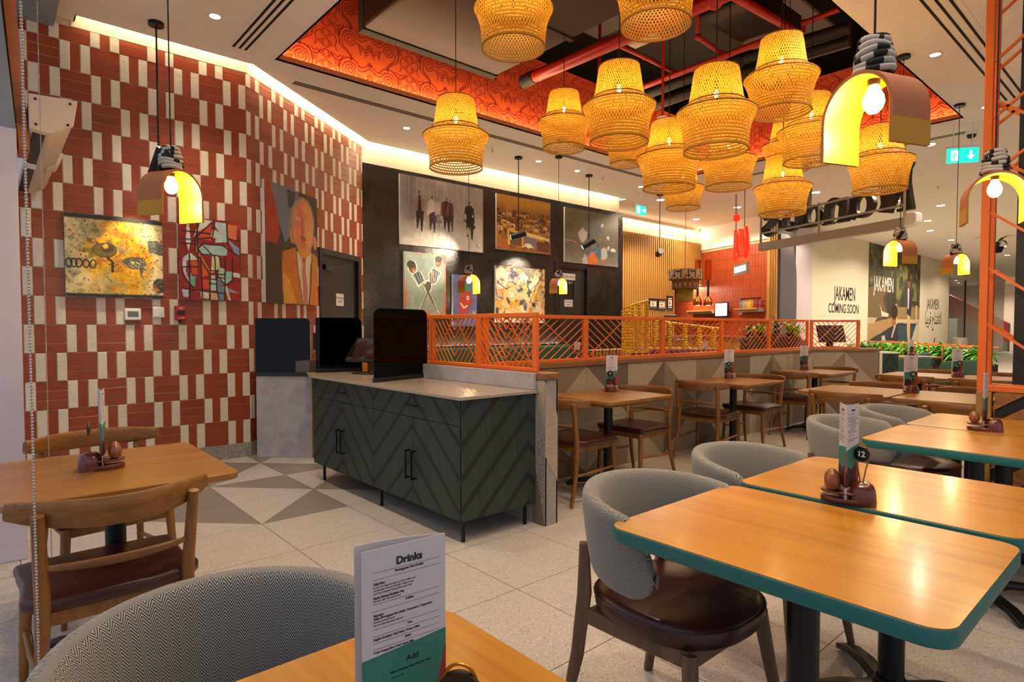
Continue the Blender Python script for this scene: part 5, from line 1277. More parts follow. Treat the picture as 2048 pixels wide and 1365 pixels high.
painting('portrait painting of a figure in an orange jacket and pink tie', frame_M((PA[0]+DA[0]*.225+NA[0]*.0045, PA[1]+DA[1]*.225+NA[1]*.0045, 1.56), (DA[0], DA[1], 0), (0, 0, 1)), 1.02, 1.275, p_man(), '#c9c3c6')
YB1 = YB-.001
painting('wide pale grey painting of six slender walking figures', frame_M((4.605, YB1, 2.52), (1, 0, 0), (0, 0, 1)), 1.55, 1.025, p_walk())
painting('ochre brown painting of hillside houses and a parked car', frame_M((6.44, YB1, 2.612), (1, 0, 0), (0, 0, 1)), 1.255, .915, p_town())
painting('olive abstract painting with blue, white and orange blotches', frame_M((8.072, YB1, 2.51), (1, 0, 0), (0, 0, 1)), 1.54, 1.006, p_blue())
painting('painting of two men joined as a pair of scissors, coral edged', frame_M((4.67, YB1, 1.48), (1, 0, 0), (0, 0, 1)), .742, .94, p_sci())
painting('narrow blue painting of a red chilli pepper', frame_M((5.545, YB1, 1.32), (1, 0, 0), (0, 0, 1)), .475, .81, p_chilli())
painting('cream painting of yellow blossoms and dark blue marks', frame_M((6.42, YB1, 1.38), (1, 0, 0), (0, 0, 1)), 1.138, .95, p_floral())
# ================================================================== CEILING FITTINGS AND LAMPS
def downlight(x, y, label, power=60, spot=R(110), z=CZ, group='recessed downlights'):
    t = thing('downlight', label, 'downlight', (x, y, z), 0, group)
    MB().lathe([(.040, -.001), (.055, -.006), (.060, -.003), (.060, .0)], 20).build('trim_ring', 'white', t, 60)
    MB().lathe([(.0005, -.0015), (.042, -.0015)], 20).build('lens', 'downlight', t, None)
    if 'mall' in label or 'hall' in label: t.scale = (1.8, 1.8, 1)
    if power: lamp('downlight_lamp', 'SPOT', (0, 0, -.02), power, WARM2, t, .04, spot, .6)
    return t
for k, x in enumerate((4.153, 5.30, 6.51, 7.386, 9.09)):
    downlight(x, 6.81, ['recessed downlight above the scissor painting', 'recessed downlight above the pale walking figures', 'recessed downlight above the ochre houses painting', 'recessed downlight above the staff door', 'recessed downlight at the end of the black wall'][k], 36)
for x, y in ((1.49, 5.43), (1.49, 3.9), (1.49, 2.2), (1.49, .6)): downlight(x, y, 'recessed downlight in the entrance row, lengthened out of view for light', 52, group='entrance downlights')  # all but the first are unseen, added to light the room
for x in (2.6, 4.75, 6.8, 8.855): downlight(x, 1.71, 'recessed downlight in the row over the teal tables, lengthened out of view for light', 52, group='window side downlights')  # the nearer two are unseen, added for lighting
for x in (3.0, 5.5): downlight(x, .1, 'unseen downlight added beyond the slot diffuser', 35, group='added window side downlights')  # unseen pair added for more light on this side
for x, y in ((10.06, 2.58), (11.98, 4.89), (15.25, 3.67), (14.0, 4.14), (10.32, 7.24), (12.78, 7.95), (12.6, .8), (14.6, 6.2), (12.2, 6.6)): downlight(x, y, 'recessed downlight in the mall ceiling beyond the restaurant', 92, R(130), group='mall downlights')
for x, y in ((23.3, 5.2), (19.0, 4.8), (20.5, 3.0), (17.0, 2.6), (24.5, 4.2), (27.5, 4.6), (17.2, 4.4), (21.5, 4.9)): downlight(x, y, 'recessed downlight in the far mall ceiling', 120, R(130), group='mall downlights')
# slot diffusers
def slot(label, x0, x1, y0, y1, n, alongx):
    t = thing('slot_diffuser', label, 'air vent', ((x0+x1)/2, (y0+y1)/2, CZ)); L = Matrix.Translation((-(x0+x1)/2, -(y0+y1)/2, 0))
    MB().box(x0, x1, y0, y1, -.004, 0, L).build('frame', 'plaster', t, None)
    for k in range(n):
        if alongx: w = (y1-y0); a = y0+w*(k+.7)/(n+.4); MB().box(x0+.04, x1-.04, a-.011, a+.011, -.0055, -.003, L).build('slot', 'void', t, None)
        else: w = (x1-x0); a = x0+w*(k+.7)/(n+.4); MB().box(a-.011, a+.011, y0+.04, y1-.04, -.0055, -.003, L).build('slot', 'void', t, None)
slot('short slot diffuser in the ceiling above the entrance', 1.73, 1.91, 3.4, 5.93, 3, False)
slot('long slot diffuser along the ceiling before the black wall', 2.45, 9.0, 6.26, 6.38, 3, True)
slot('slot diffuser across the ceiling at the far end of the coffer', 9.70, 9.84, 2.0, 5.1, 3, False)
slot('wide slot diffuser beside the window side of the coffer', 3.6, 8.8, 1.30, 1.56, 3, True)
# ---- knitted raffia pendants
def make_raffia():
    t = thing('raffia_pendant', 'raffia', 'pendant lamp')
    prof = [(.150, .30), (.158, .27), (.168, .20), (.180, .12), (.196, .065), (.222, .035), (.268, .012), (.275, 0), (.268, -.02), (.250, -.06), (.235, -.11), (.226, -.17), (.222, -.23), (.220, -.27)]
    P = [(p.x, p.z) for p in catmull([(r, 0, z) for r, z in prof], 3)]
    MB().lathe(P, 48, None, False, (62, 44)).build('shade', 'raffia', t, 180)
    for r, z in ((.150, .30), (.275, 0), (.220, -.27), (.200, .06)): MB().tube([(r*math.cos(a), r*math.sin(a), z) for a in np.linspace(0, 2*PI, 40, endpoint=False)], .0045, 6, True).build('rim', 'raffiarim', t, 60)
    MB().lathe([(.0005, .30), (.15, .30)], 24, None, False, (40, 44)).build('top_disc', 'raffia', t, None)
    MB().ball((0, 0, .135), (.016, .016, .030), 10, 8).build('bulb', 'bulbsmall', t, 60)
    MB().cyl((0, 0, .165), (0, 0, .225), .016, n=10).build('lamp_holder', 'black', t)
    return t
RAF = make_raffia(); RAFt = tree(RAF)
PD = [(912, 272, 132, 'beside the ochre wall slot'), (1128, 245, 106, ''), (1238, 214, 145, ''), (1027, 18, 158, ''), (1312, -34, 172, ''), (1432, 226, 155, ''), (1562, 156, 141, ''), (1338, 315, 126, ''), (1457, 321, 109, ''),
      (1622, 262, 125, ''), (1565, 375, 109, ''), (1760, 322, 121, ''), (1253, 288, 84, ''), (1366, 376, 83, ''), (1576, 292, 98, '')]
RL = ['raffia pendant hanging alone in front of the black wall paintings', 'raffia pendant beside the grey end of the main red pipe', 'large raffia pendant under the white ceiling tray light', 'raffia pendant hung high under the grey duct', 'raffia pendant hung highest, under the thick red pipe', 'wide raffia pendant overlapping a lower one beside the white detector', 'raffia pendant hanging high before the twin grey pipes', 'raffia pendant below the white round detector', 'raffia pendant half hidden behind the wide flanged one',
      'raffia pendant beside the large clay arch lamp', 'lowest raffia pendant before the black sign letters', 'raffia pendant hanging before the capital letter of the black sign', 'raffia pendant hidden behind the one under the tray light', 'small far raffia pendant above the green exit sign', 'raffia pendant mostly hidden behind its neighbour by the clay arch lamp']
for (x, y, w, _), lb in zip(PD, RL):
    d = .55*F_PX/w; p = at_d(x, y, d)
    o = place(RAFt, p, random.uniform(0, 6), lb, 'knitted raffia pendants')
    zt = 4.335 if (2.95 < p[0] < 4.8 and 3.2 < p[1] < 5.8) else (5.30 if (5.2 < p[0] < 9.2 and 3.2 < p[1] < 4.15) or (5.4 < p[0] < 6.7 and 4 < p[1] < 5.8) else 5.76)
    MB().cyl((0, 0, .225), (0, 0, zt-p[2]), .004, n=6).build('cable', 'black', o)
    lamp('pendant_lamp', 'POINT', (0, 0, .10), 6.5, (1, .72, .34), o, .035)
# ---- clay arch pendants
def make_arch():
    t = thing('arch_pendant', 'arch', 'pendant lamp'); w, dep, leg = .125, .075, .115
    def path(r, a0=0): return [(-r, -w-leg)]+[(-r, -w-leg*.5)]+[(r*math.cos(R(180-180*k/18)), -w+r*math.sin(R(180-180*k/18))) for k in range(19)]+[(r, -w-leg*.5), (r, -w-leg)]
    def strip(P, Q, cut=None):
        n = len(P); vs = []
        for (a, b), (c, d_) in zip(P, Q):
            vs += [(a, -dep, b), (a, dep, b), (c, dep, d_), (c, -dep, d_)]
        fs = []
        for i in range(n-1):
            for k in range(4): fs.append((4*i+k, 4*i+(k+1) % 4, 4*i+4+(k+1) % 4, 4*i+4+k))
        fs += [(0, 1, 2, 3), tuple(range(4*n-4, 4*n))[::-1]]; return MB().add(vs, fs)
    strip(path(w), path(w-.009)).build('clay_arch', 'clay', t, 40); strip(path(w-.0092), path(w-.0115)).build('yellow_lining', 'yellowin', t, 40)
    for s in (-1, 1): MB().box(min(s*w, s*(w+.0012)), max(s*w, s*(w+.0012)), -dep-.0008, dep+.0008, -w-leg-.0005, -w-leg+.072).build('ochre_band', 'ochre', t, None)
    g = random.Random(4)
    for k in range(6):
        r = .052-.003*k+g.uniform(-.003, .003); z = .010+.0185*k
        ring = [(r*math.cos(a), r*math.sin(a), z+.004*math.sin(2*a+k)) for a in np.linspace(0, 2*PI, 24, endpoint=False)]
        MB().tube(ring, .0105, 7, True).build('rope_coil', 'ropewhite', t, 60)
        for m in range(5):
            a0 = g.uniform(0, 6.28); da = g.uniform(.25, .75)
            MB().tube([((r+.001)*math.cos(a), (r+.001)*math.sin(a), z+.004*math.sin(2*a+k)) for a in np.linspace(a0, a0+da, 7)], .0109, 7).build('rope_patch', 'ropeblack', t, 60)
    MB().cyl((0, 0, 0), (0, 0, .112), .042, n=16).build('neck', 'ropeblack', t); MB().cyl((0, 0, -.03), (0, 0, 0), .018, n=12).build('lamp_holder', 'black', t)
    MB().lathe([(.0005, -.115), (.014, -.112), (.026, -.098), (.031, -.08), (.028, -.062), (.018, -.042), (.014, -.03)], 18).build('bulb', 'bulb', t, 60)
    return t
ARC = make_arch(); ARCt = tree(ARC)
AR = [(1748, 152, 1.85, 40, 'large clay arch pendant with yellow lining over the two joined teal tables', CZ), (1990, 348, 2.95, -12, 'clay arch pendant with yellow lining beside the orange lattice screen', CZ), (342, 342, 3.0, -42, 'clay arch pendant with yellow lining before the brick-tiled wall', CZ),
      (1800, 480, 5.75, 48, 'clay arch pendant with yellow lining hanging before the printed poster', CZ), (1912, 508, 7.0, -48, 'clay arch pendant with yellow lining hanging before the dim shop glass', CZ), (938, 549, 7.55, -35, 'small clay arch pendant before the chilli painting', CZ), (1117, 556, 9.1, -52, 'small clay arch pendant beside the staff door', CZ)]
for x, y, d, al, lb, zc in AR:
    p = at_d(x, y, d); tc = Vector((-p[0], -p[1], 0)).normalized(); rt = Vector((0, 0, 1)).cross(tc)
    xl = rt*math.cos(R(al))+tc*math.sin(R(al)); rz = math.atan2(xl.y, xl.x)
    o = place(ARCt, p, rz, lb, 'clay arch pendants')
    MB().cyl((0, 0, .11), (0, 0, zc-p[2]), .0035, n=6).build('cable', 'black', o); MB().cyl((0, 0, zc-p[2]-.028), (0, 0, zc-p[2]), .055, n=20).build('canopy', 'black', o)
    lamp('arch_lamp', 'POINT', (0, 0, -.15), 6.5, (1, .74, .38), o, .04)
# ---- pendant spots
def spot_pendant(label, x, y, hx, hy, d_aim, zc=CZ, power=90, ln=.17, r=.042):
    c = at_z(x, y, zc); h = None
    t = thing('pendant_spot', label, 'spotlight', (c[0], c[1], zc), 0, 'black pendant spotlights')
    # head height from the pixel at the same plan position
    dd = proj(c)[2]; hp = at_d(hx, hy, dd); z = hp[2]-zc
    MB().cyl((0, 0, -.03), (0, 0, 0), .06, n=20).build('canopy', 'black', t); MB().cyl((0, 0, z+.06), (0, 0, -.03), .0075, n=8).build('rod', 'black', t)
    aim = (Vector(d_aim)-Vector((c[0], c[1], zc+z))).normalized(); a = Vector((0, 0, z))-aim*ln*.5; b = Vector((0, 0, z))+aim*ln*.5
    MB().tube([a, b], [r, r], 20).build('head', 'black', t, 40); MB().cyl(a-aim*.003, a-aim*.0005, r*.94, n=20).build('end_cap', 'white', t, 40); MB().cyl(b+aim*.0005, b+aim*.002, r*.75, n=20).build('lens', 'ledcream', t, 40)
    lamp('spot_lamp', 'SPOT', b+aim*.02, power, WARM2, t, .03, R(46), .6, aim=b+aim)
spot_pendant('black pendant spotlight by the clay lamp at the brick wall', 312, 45, 320, 322, (.95, YL, 1.9), power=34, ln=.24, r=.052)
spot_pendant('black pendant spotlight before the hillside houses painting', 1037, 314, 1036, 470, (5.2, YB, 2.35), power=60, ln=.24, r=.048)
spot_pendant('black pendant spotlight before the olive abstract painting', 1178, 350, 1177, 487, (6.9, YB, 2.0), power=65, ln=.24, r=.048)
spot_pendant('black pendant spotlight before the timber slat wall', 1320, 389, 1320, 505, (11.3, 8.6, 2.4), power=95, ln=.24, r=.06)
# ---- services in the coffer void
duct = thing('air_duct', 'large dark insulated duct hanging in the open ceiling', 'duct', (3.9, 5.0, 4.3)); Ld = Matrix.Translation((-3.9, -5.0, -4.3))
MB().box(2.98, 4.76, 3.2, 5.80, 4.36, 4.80, Ld).build('duct_body', 'ductgrey', duct, None, .03, 2)
MB().box(2.96, 4.78, 4.45, 4.52, 4.345, 4.82, Ld).build('duct_flange', 'ductgrey', duct, None, .005)
MB().box(2.975, 4.765, 5.70, 5.815, 4.345, 4.81, Ld).build('duct_flange', 'void', duct, None, .005)
def pipe(label, pts, r, mat, cat='pipe', group='red sprinkler pipes'):
    t = thing('sprinkler_pipe' if mat == 'redpipe' else 'drain_pipe', label, cat, pts[0], 0, group); o = Vector(pts[0])
    MB().tube([Vector(p)-o for p in pts], r, 12).build('pipe_run', mat, t, 60)
    for p in pts[1:-1]: MB().ball(Vector(p)-o, r*1.35, 12, 8).build('elbow', mat, t, 60)
    return t
def zz(x, y, z): return tuple(at_z(x, y, z))
pipe('thick red pipe with a grey end crossing the open ceiling', [(5.36, 5.68, 4.5), (5.42, 3.2, 4.5), (5.46, 1.8, 4.5)], .075, 'redpipe')
MB().cyl((0, .0, 0), (0, .22, 0), .085, n=14).build('grey_end', 'ductgrey', [o for o in bpy.data.objects if o.name == 'sprinkler_pipe'][0])
pipe('thin red pipe running between the pendants', [zz(1270, 180, 4.7), zz(1545, 75, 4.7)], .038, 'redpipe')
pipe('thin red pipe with elbows dropping beside the dark duct', [zz(1396, 10, 5.1), zz(1396, 74, 4.78), zz(1452, 112, 4.78), zz(1456, 150, 4.6)], .030, 'redpipe')
pipe('thin red branch pipe under the white tray light', [zz(1240, 92, 4.8), zz(1290, 115, 4.8), zz(1378, 160, 4.8)], .026, 'redpipe')
pipe('red pipe over the window side pendants', [zz(1465, -10, 4.8), zz(1600, 68, 4.8)], .05, 'redpipe')
pipe('short red pipe reaching the plaster edge', [zz(1605, 66, 4.75), zz(1608, 46, 4.85), zz(1680, 18, 4.85)], .032, 'redpipe')
pipe('thin red hanger rod beside the first pendants', [zz(1200, 20, 5.2), zz(1199, 165, 4.2)], .02, 'redpipe')
pipe('grey drain pipe beside the dark duct, upper one', [zz(1290, 190, 4.7), zz(1480, 120, 4.7), zz(1700, 55, 4.7)], .07, 'ductgrey', group='grey drain pipes')
pipe('grey drain pipe beside the dark duct, lower one', [zz(1300, 215, 4.6), zz(1490, 145, 4.6), zz(1700, 82, 4.6)], .07, 'ductgrey', group='grey drain pipes')
d2 = thing('air_duct', 'square dark duct crossing the open ceiling near the window side', 'duct', (6.2, 3.4, 4.9)); L2 = Matrix.Translation((-6.2, -3.4, -4.9))
p1 = at_z(1440, 20, 4.85); p2 = at_z(1560, 95, 4.85)
MB().bar(Vector((*p1[:2], 5.0))-Vector((6.2, 3.4, 4.9)), Vector((*p2[:2], 5.0))-Vector((6.2, 3.4, 4.9)), .55, .3).build('duct_body', 'ductgrey', d2, None, .02)
d3 = thing('air_duct', 'flat dark ducting high above the raffia pendants', 'duct', (7.5, 4.5, 5.3)); MB().box(-2.2, 1.6, -1.2, -.4, 0, .3).box(-2.0, -.9, -.4, 1.2, .05, .35).build('duct_body', 'ductgrey', d3, None, .02)
tl_ = thing('tray_light', 'white rectangular tray light hung under the thick red pipe', 'light fitting', tuple(at_z(1288, 84, 4.45)), R(-89)); MB().box(-.17, .17, -.07, .07, 0, .05).build('tray', 'white', tl_, None, .006); MB().box(-.15, .15, -.055, .055, -.006, 0).build('diffuser', plain('opal', '#d8cbb0', .5), tl_, None, .003); MB().cyl((-.1, 0, .05), (-.1, 0, .12), .004, n=6).cyl((.1, 0, .05), (.1, 0, .12), .004, n=6).build('hanger', 'black', tl_)
dp = at_d(1325, 238, 5.6); det = thing('smoke_detector', 'white round detector on a thin red rod between the pendants', 'detector', dp); MB().lathe([(.0005, -.03), (.03, -.028), (.05, -.008), (.052, .012), (.03, .02), (.0005, .022)], 20).build('sensor', 'white', det, 60); MB().cyl((0, 0, .02), (0, 0, 5.76-dp[2]), .012, n=8).build('rod', 'redpipe', det)
# ---- exit signs, cameras, sprinklers
def exit_sign(label, px_, py_, d, w, h, arrow, yaw):
    p = at_d(px_, py_, d); t = thing('exit_sign', label, 'exit sign', p, yaw, 'green exit signs')
    MB().box(-w/2, w/2, -.012, .012, -h/2, h/2).build('panel', 'exit', t, None, .003)
    Mx = frame_M((0, -.0126, 0), (1, 0, 0), (0, 0, 1)); s = h
    g = MB(); cx = -w*.22
    g.prism([(cx-.30*s, -.36*s), (cx+.12*s, -.36*s), (cx+.12*s, .36*s), (cx-.30*s, .36*s)], 0, .0006, Mx); g.build('doorway', 'exitwhite', t, None)
    rn = MB(); 
    for a, b in (((.02, .10), (-.06, -.08)), ((-.06, -.08), (-.18, -.14)), ((-.06, -.08), (.04, -.20)), ((.04, -.20), (.0, -.34)), ((.02, .10), (.14, .0)), ((.02, .10), (-.12, .06))): rn.ribbon([(cx-.09*s+a[0]*s, a[1]*s), (cx-.09*s+b[0]*s, b[1]*s)], .075*s, .001, Mx=Mx)
    rn.prism([(cx-.05*s+.06*s*math.cos(a), .2*s+.06*s*math.sin(a)) for a in np.linspace(0, 2*PI, 10, endpoint=False)], .0008, .0012, Mx); rn.build('running_figure', 'exit', t, None)
    ar = MB(); ax = w*.25
    pts = [(-.3, -.07), (.02, -.07), (.02, -.24), (.32, 0), (.02, .24), (.02, .07), (-.3, .07)]
    if arrow == 'down': pts = [(y, -x) for x, y in pts]
    if arrow == 'left': pts = [(-x, y) for x, y in pts]
    ar.prism([(ax+x*s, y*s) for x, y in pts], 0, .0006, Mx); ar.build('arrow', 'exitwhite', t, None)
    MB().box(-w*.5, w*.5, -.02, .02, h/2, h/2+.03).build('mount_bar', 'white', t, None); MB().cyl((-w*.3, 0, h/2), (-w*.3, 0, CZ-p[2]), .006, n=6).cyl((w*.3, 0, h/2), (w*.3, 0, CZ-p[2]), .006, n=6).build('hanger', 'white', t)
exit_sign('green running man exit sign with arrow above the timber slat wall', 1282, 421, 11.5, .27, .17, 'right', YAW-PI/2+R(35))
exit_sign('green running man exit sign with down arrow beside the orange screen', 1925, 311, 7.6, .345, .18, 'down', YAW-PI/2+R(-15))
exit_sign('tiny green exit sign above the red tiled bar wall', 1502, 489, 16, .16, .2, 'left', YAW-PI/2)
def dome(label, px_, py_, zc=CZ):
    p = at_z(px_, py_, zc); t = thing('dome_camera', label, 'camera', p, 0, 'dome cameras'); MB().lathe([(.0005, 0), (.07, 0), (.07, -.04), (.055, -.05)], 20).build('housing', 'white', t, 60); MB().lathe([(.055, -.05), (.05, -.075), (.03, -.095), (.0005, -.1)], 20).build('lens_dome', 'blackplastic', t, 60)
dome('white dome camera beside the exit sign with down arrow', 1943, 262)
for x, y, lb in ((1206, 354, 'near the olive abstract painting'), (1376, 433, 'above the striped lampshade'), (1818, 382, 'above the cream hoarding'), (1876, 372, 'beside the far mall downlights'), (985, 297, 'near the pendant spotlights')):
    p = at_z(x, y, CZ); t = thing('ceiling_sprinkler', 'small metal sprinkler head %s' % lb, 'sprinkler', p); MB().cyl((0, 0, -.012), (0, 0, 0), .035, n=14).build('rose', 'white', t); MB().cyl((0, 0, -.05), (0, 0, -.012), .008, n=8).cyl((0, 0, -.054), (0, 0, -.05), .02, n=10).build('deflector', 'steel', t)
# ================================================================== BEYOND THE PARTITION
def at_plan(x, y, d): p = at_d(x, y, d); return p
# ---- hanging black letter sign, seen from behind
sA = at_z(1526, 502, 2.6); sB = at_z(1814, 455, 2.6); sd_ = Vector((sB-sA)[:]); sd_.z = 0; Ls = sd_.length; sd_.normalize()
sg = thing('hanging_sign', 'black restaurant name letters on a grey frame, seen mirrored from behind', 'sign', (sA[0], sA[1], 2.6))
Msg = frame_M((0, 0, 0), sd_, (0, 0, 1))       # z of this frame points towards the camera side
MB().prism([(-.05, 0), (Ls, 0), (Ls, .13), (-.05, .13)], -.06, .06, Msg).build('beam', 'steel', sg, None, .01)
MB().prism([(Ls-.02, .0), (Ls+.14, .02), (Ls+.16, .05), (Ls+.16, .15), (Ls+.12, .18), (Ls-.02, .17)], -.065, .05, Msg).build('beam_cap', 'white', sg, None, .01)
for z in (.285, .545): MB().bar(Msg @ Vector((0, z, .05)), Msg @ Vector((Ls, z, .05)), .028, .028).build('frame_rail', 'steel', sg, None)
for x in (0, Ls*.47, Ls): MB().bar(Msg @ Vector((x, .12, .05)), Msg @ Vector((x, .58 if x < Ls*.9 else .78, .05)), .028, .028, (1, 0, 0)).build('frame_post', 'steel', sg, None)
for x in (.05, Ls-.05): MB().cyl(Msg @ Vector((x, .66, 0)), Msg @ Vector((x, CZ-2.6, 0)), .008, n=6).build('hanger', 'steel', sg)
# letters drawn as heavy strokes; front of the word reads from the mall side, so it runs right to left here
def heavy(paths, th=.05):
    mb = MB()
    for pts, ws in paths:
        P = catmull([(a, b, 0) for a, b in pts], 6) if len(pts) > 2 else [Vector((*pts[0], 0)), Vector((*pts[1], 0))]
        W_ = np.interp(np.linspace(0, 1, len(P)), np.linspace(0, 1, len(ws)), ws)*1.06; L_, R_ = [], []
        for i, p in enumerate(P):
            t = (P[min(i+1, len(P)-1)]-P[max(i-1, 0)]).normalized(); n = Vector((-t.y, t.x, 0))*W_[i]/2; L_.append(p+n); R_.append(p-n)
        for i in range(len(P)-1):
            q = [L_[i], L_[i+1], R_[i+1], R_[i]]; vs = [(*v[:2], 0) for v in q]+[(*v[:2], th) for v in q]
            mb.add(vs, [(0, 1, 2, 3), (7, 6, 5, 4), (0, 4, 5, 1), (1, 5, 6, 2), (2, 6, 7, 3), (3, 7, 4, 0)])
    return mb
oval = lambda cx, cy, rx, ry: ([(cx+rx*math.cos(a), cy+ry*math.sin(a)) for a in np.linspace(0, 2*PI, 15)], [.10, .05, .10, .05, .10])
GL = {'N': ([([(.06, .02), (.10, .45), (.09, .78)], [.12, .09, .10]), ([(.08, .78), (.22, .45), (.36, .02)], [.15, .17, .16]), ([(.36, .04), (.38, .45), (.42, .78)], [.05, .09, .10]), ([(.0, .015), (.19, .015)], [.045, .045]), ([(.34, .79), (.52, .79)], [.045, .045])], .50),
      'a': ([oval(.17, .22, .125, .185), ([(.29, .42), (.30, .2), (.34, .03)], [.11, .10, .09]), ([(.30, .025), (.40, .05)], [.05, .03])], .38),
      'n': ([([(.06, .42), (.07, .2), (.08, .02)], [.11, .12, .12]), ([(.08, .28), (.2, .42), (.30, .34), (.31, .03)], [.05, .10, .12, .11]), ([(.0, .02), (.17, .02)], [.04, .04]), ([(.23, .02), (.40, .02)], [.04, .04]), ([(.0, .415), (.1, .415)], [.04, .04])], .41),
      'd': ([oval(.16, .22, .12, .185), ([(.28, .80), (.29, .4), (.32, .03)], [.11, .11, .09]), ([(.22, .80), (.32, .79)], [.04, .04])], .37),
      'o': ([oval(.17, .22, .125, .185)], .34), "'": ([([(.05, .84), (.07, .74), (.03, .64)], [.10, .09, .03])], .12),
      's': ([([(.25, .36), (.15, .42), (.06, .34), (.14, .23), (.24, .15), (.16, .03), (.04, .07)], [.06, .08, .11, .13, .11, .08, .05])], .28)}
wd = "Nando's"; tw = sum(GL[c][1] for c in wd); sc = (Ls*1.03)/tw; x = 0
for c in wd:
    paths, adv = GL[c]; mb = heavy(paths, .07)
    Lm = Msg @ Matrix.Translation((Ls*1.035-x*sc, .225, -.03)) @ Matrix.Diagonal((-sc, .80, 1, 1))
    mb.v = [tuple(Lm @ Vector(v)) for v in mb.v]; mb.build('letter', 'signback', sg, 40); x += adv
# ---- cream hoarding with printed poster, beyond the mall walkway
YH = 6.626
hd = sempty('wall_hoarding'); 
MB().box(16.1, 29.0, YH, YH+.1, 0, CZ).build('hoarding_board', 'hoard', hd, None)
vs = MB(); n = 12; cpts = []
for k in range(n+1): a = R(-90-80*k/n); cpts.append((16.1+1.2*math.cos(a)*1.0, YH+1.2+1.2*math.sin(a)))
vs.prism(cpts+[(p[0], p[1]+.08) for p in cpts[::-1]], 0, CZ); vs.build('curved_board', plain('hoarding_lilac_lit', '#c8bcc4', .8, var=.03), hd, 60)  # white curve with its lilac light painted into the colour
Mh = frame_M((0, YH-.002, 0), (1, 0, 0), (0, 0, 1))
lettering('lettering', 'JAKAMEN', 'ink', hd, Mh @ Matrix.Translation((18.3, 2.06, 0)) @ Matrix.Diagonal((1, 1.5, 1, 1)), .36, .001, .004)
lettering('lettering', 'COMING SOON', 'ink', hd, Mh @ Matrix.Translation((18.25, 1.70, 0)) @ Matrix.Diagonal((1, 1.2, 1, 1)), .305, .001, .005)
lettering('lettering', 'JAKAMEN', 'ink', hd, Mh @ Matrix.Translation((26.8, 1.98, 0)) @ Matrix.Diagonal((1, 1.55, 1, 1)), .36, .001)
AR_ = '\ufe8e\ufe92\ufef3\ufeae\ufed7 \ufea1\ufe8e\ufe98\ufe98\ufed3\ufefb\ufe8d'
lettering('lettering', AR_, 'ink', hd, Mh @ Matrix.Translation((26.9, 1.42, 0)) @ Matrix.Diagonal((1, 1.5, 1, 1)), .42, .001)
MB().prism([(27.0, .72), (27.12, .72), (27.2, .9), (27.1, .9)], 0, .001, Mh).build('small_mark', 'ink', hd, None)
def p_poster():
    c = Cv(5.08/3.1, 200, '#4c4a3a'); n = c.noise(8, 3); c.blend(np.clip((n-.45)*4, 0, 1), '#2b2f1e', .9); c.blend(np.clip((c.noise(12, 5)-.55)*6, 0, 1)*(c.V < .5), '#7f8548', .8); c.wob(.01, 12, 2)
    c.poly([(0, .40), (.32, .40), (.34, .66), (0, .72)], '#6e5a3a'); c.poly([(.25, .5), (.48, .2), (.5, .62), (.36, .68)], '#2a2c1c', .7)
    c.poly([(.5, .57), (1, .56), (1, .72), (.5, .72)], '#8f7a52'); c.poly([(.48, .54), (.52, .54), (.53, .74), (.49, .74)], '#c4ac80'); c.poly([(.91, .54), (.95, .54), (.95, .73), (.91, .73)], '#c4ac80'); c.poly([(.50, .69), (1, .69), (1, .73), (.5, .73)], '#c9b490')
    c.poly([(0, .74), (.42, .68), (.5, .75), (.28, .86), (0, .98)], '#a8875a'); c.poly([(0, .90), (.5, .74), (.93, .74), (.75, 1), (0, 1)], '#26343e'); c.poly([(.55, .76), (.95, .76), (.80, 1), (.56, 1)], '#2f4a58'); c.poly([(.93, .74), (1, .73), (1, 1), (.78, 1)], '#c9bda2'); c.poly([(0, .92), (.48, .78), (.49, .80), (0, .95)], '#3c3128')
    c.poly([(.2, .55), (.24, .62), (.36, .64), (.36, .67), (.24, .67)], '#d8ccb4'); c.poly([(0, .68), (.16, .68), (.1, .74), (0, .74)], '#b9a888')
    # standing figure: plum jacket, pale trousers
    c.poly([(.72, .37), (.80, .38), (.83, .5), (.80, .70), (.72, .67)], '#33283a'); c.poly([(.73, .36), (.765, .38), (.76, .58), (.735, .58)], '#c9c2d4'); c.poly([(.725, .64), (.80, .66), (.80, .97), (.76, .97), (.735, .80)], '#cdb083'); c.ell(.755, .30, .025, .065, '#8a5a3c'); c.ell(.75, .255, .032, .045, '#3d2b1c'); c.poly([(.74, .96), (.81, .97), (.81, 1), (.74, 1)], '#a88a78')
    # seated figure
    c.poly([(.40, .78), (.5, .73), (.55, .86), (.55, 1), (.28, 1), (.36, .9)], '#2e2736'); c.poly([(.48, .74), (.51, .75), (.44, .88), (.42, .86)], '#b9b4bc'); c.ell(.465, .70, .04, .06, '#a05f3c'); c.ell(.47, .62, .065, .075, '#251a16'); c.poly([(.1, .93), (.26, .9), (.34, .93), (.28, 1), (.1, 1)], '#c9bb9a'); c.poly([(.24, .86), (.3, .85), (.32, .92), (.26, .93)], '#b4bcc4')
    return c
po = thing('poster', 'tall printed poster of two men by a garden pool on the hoarding', 'poster', (20.09, YH, .6))
Lp = Matrix.Translation((-20.09, -YH, -.6)) @ Mh
p_poster().obj('poster_print', Lp @ Matrix.Translation((20.09, .55, .0005)), 5.08, CZ-.56, 'print', po); lettering('lettering', 'JAKAMEN', 'whiteink', po, Lp @ Matrix.Translation((21.45, 2.43, .002)) @ Matrix.Diagonal((1, 1.6, 1, 1)), .42, .001)
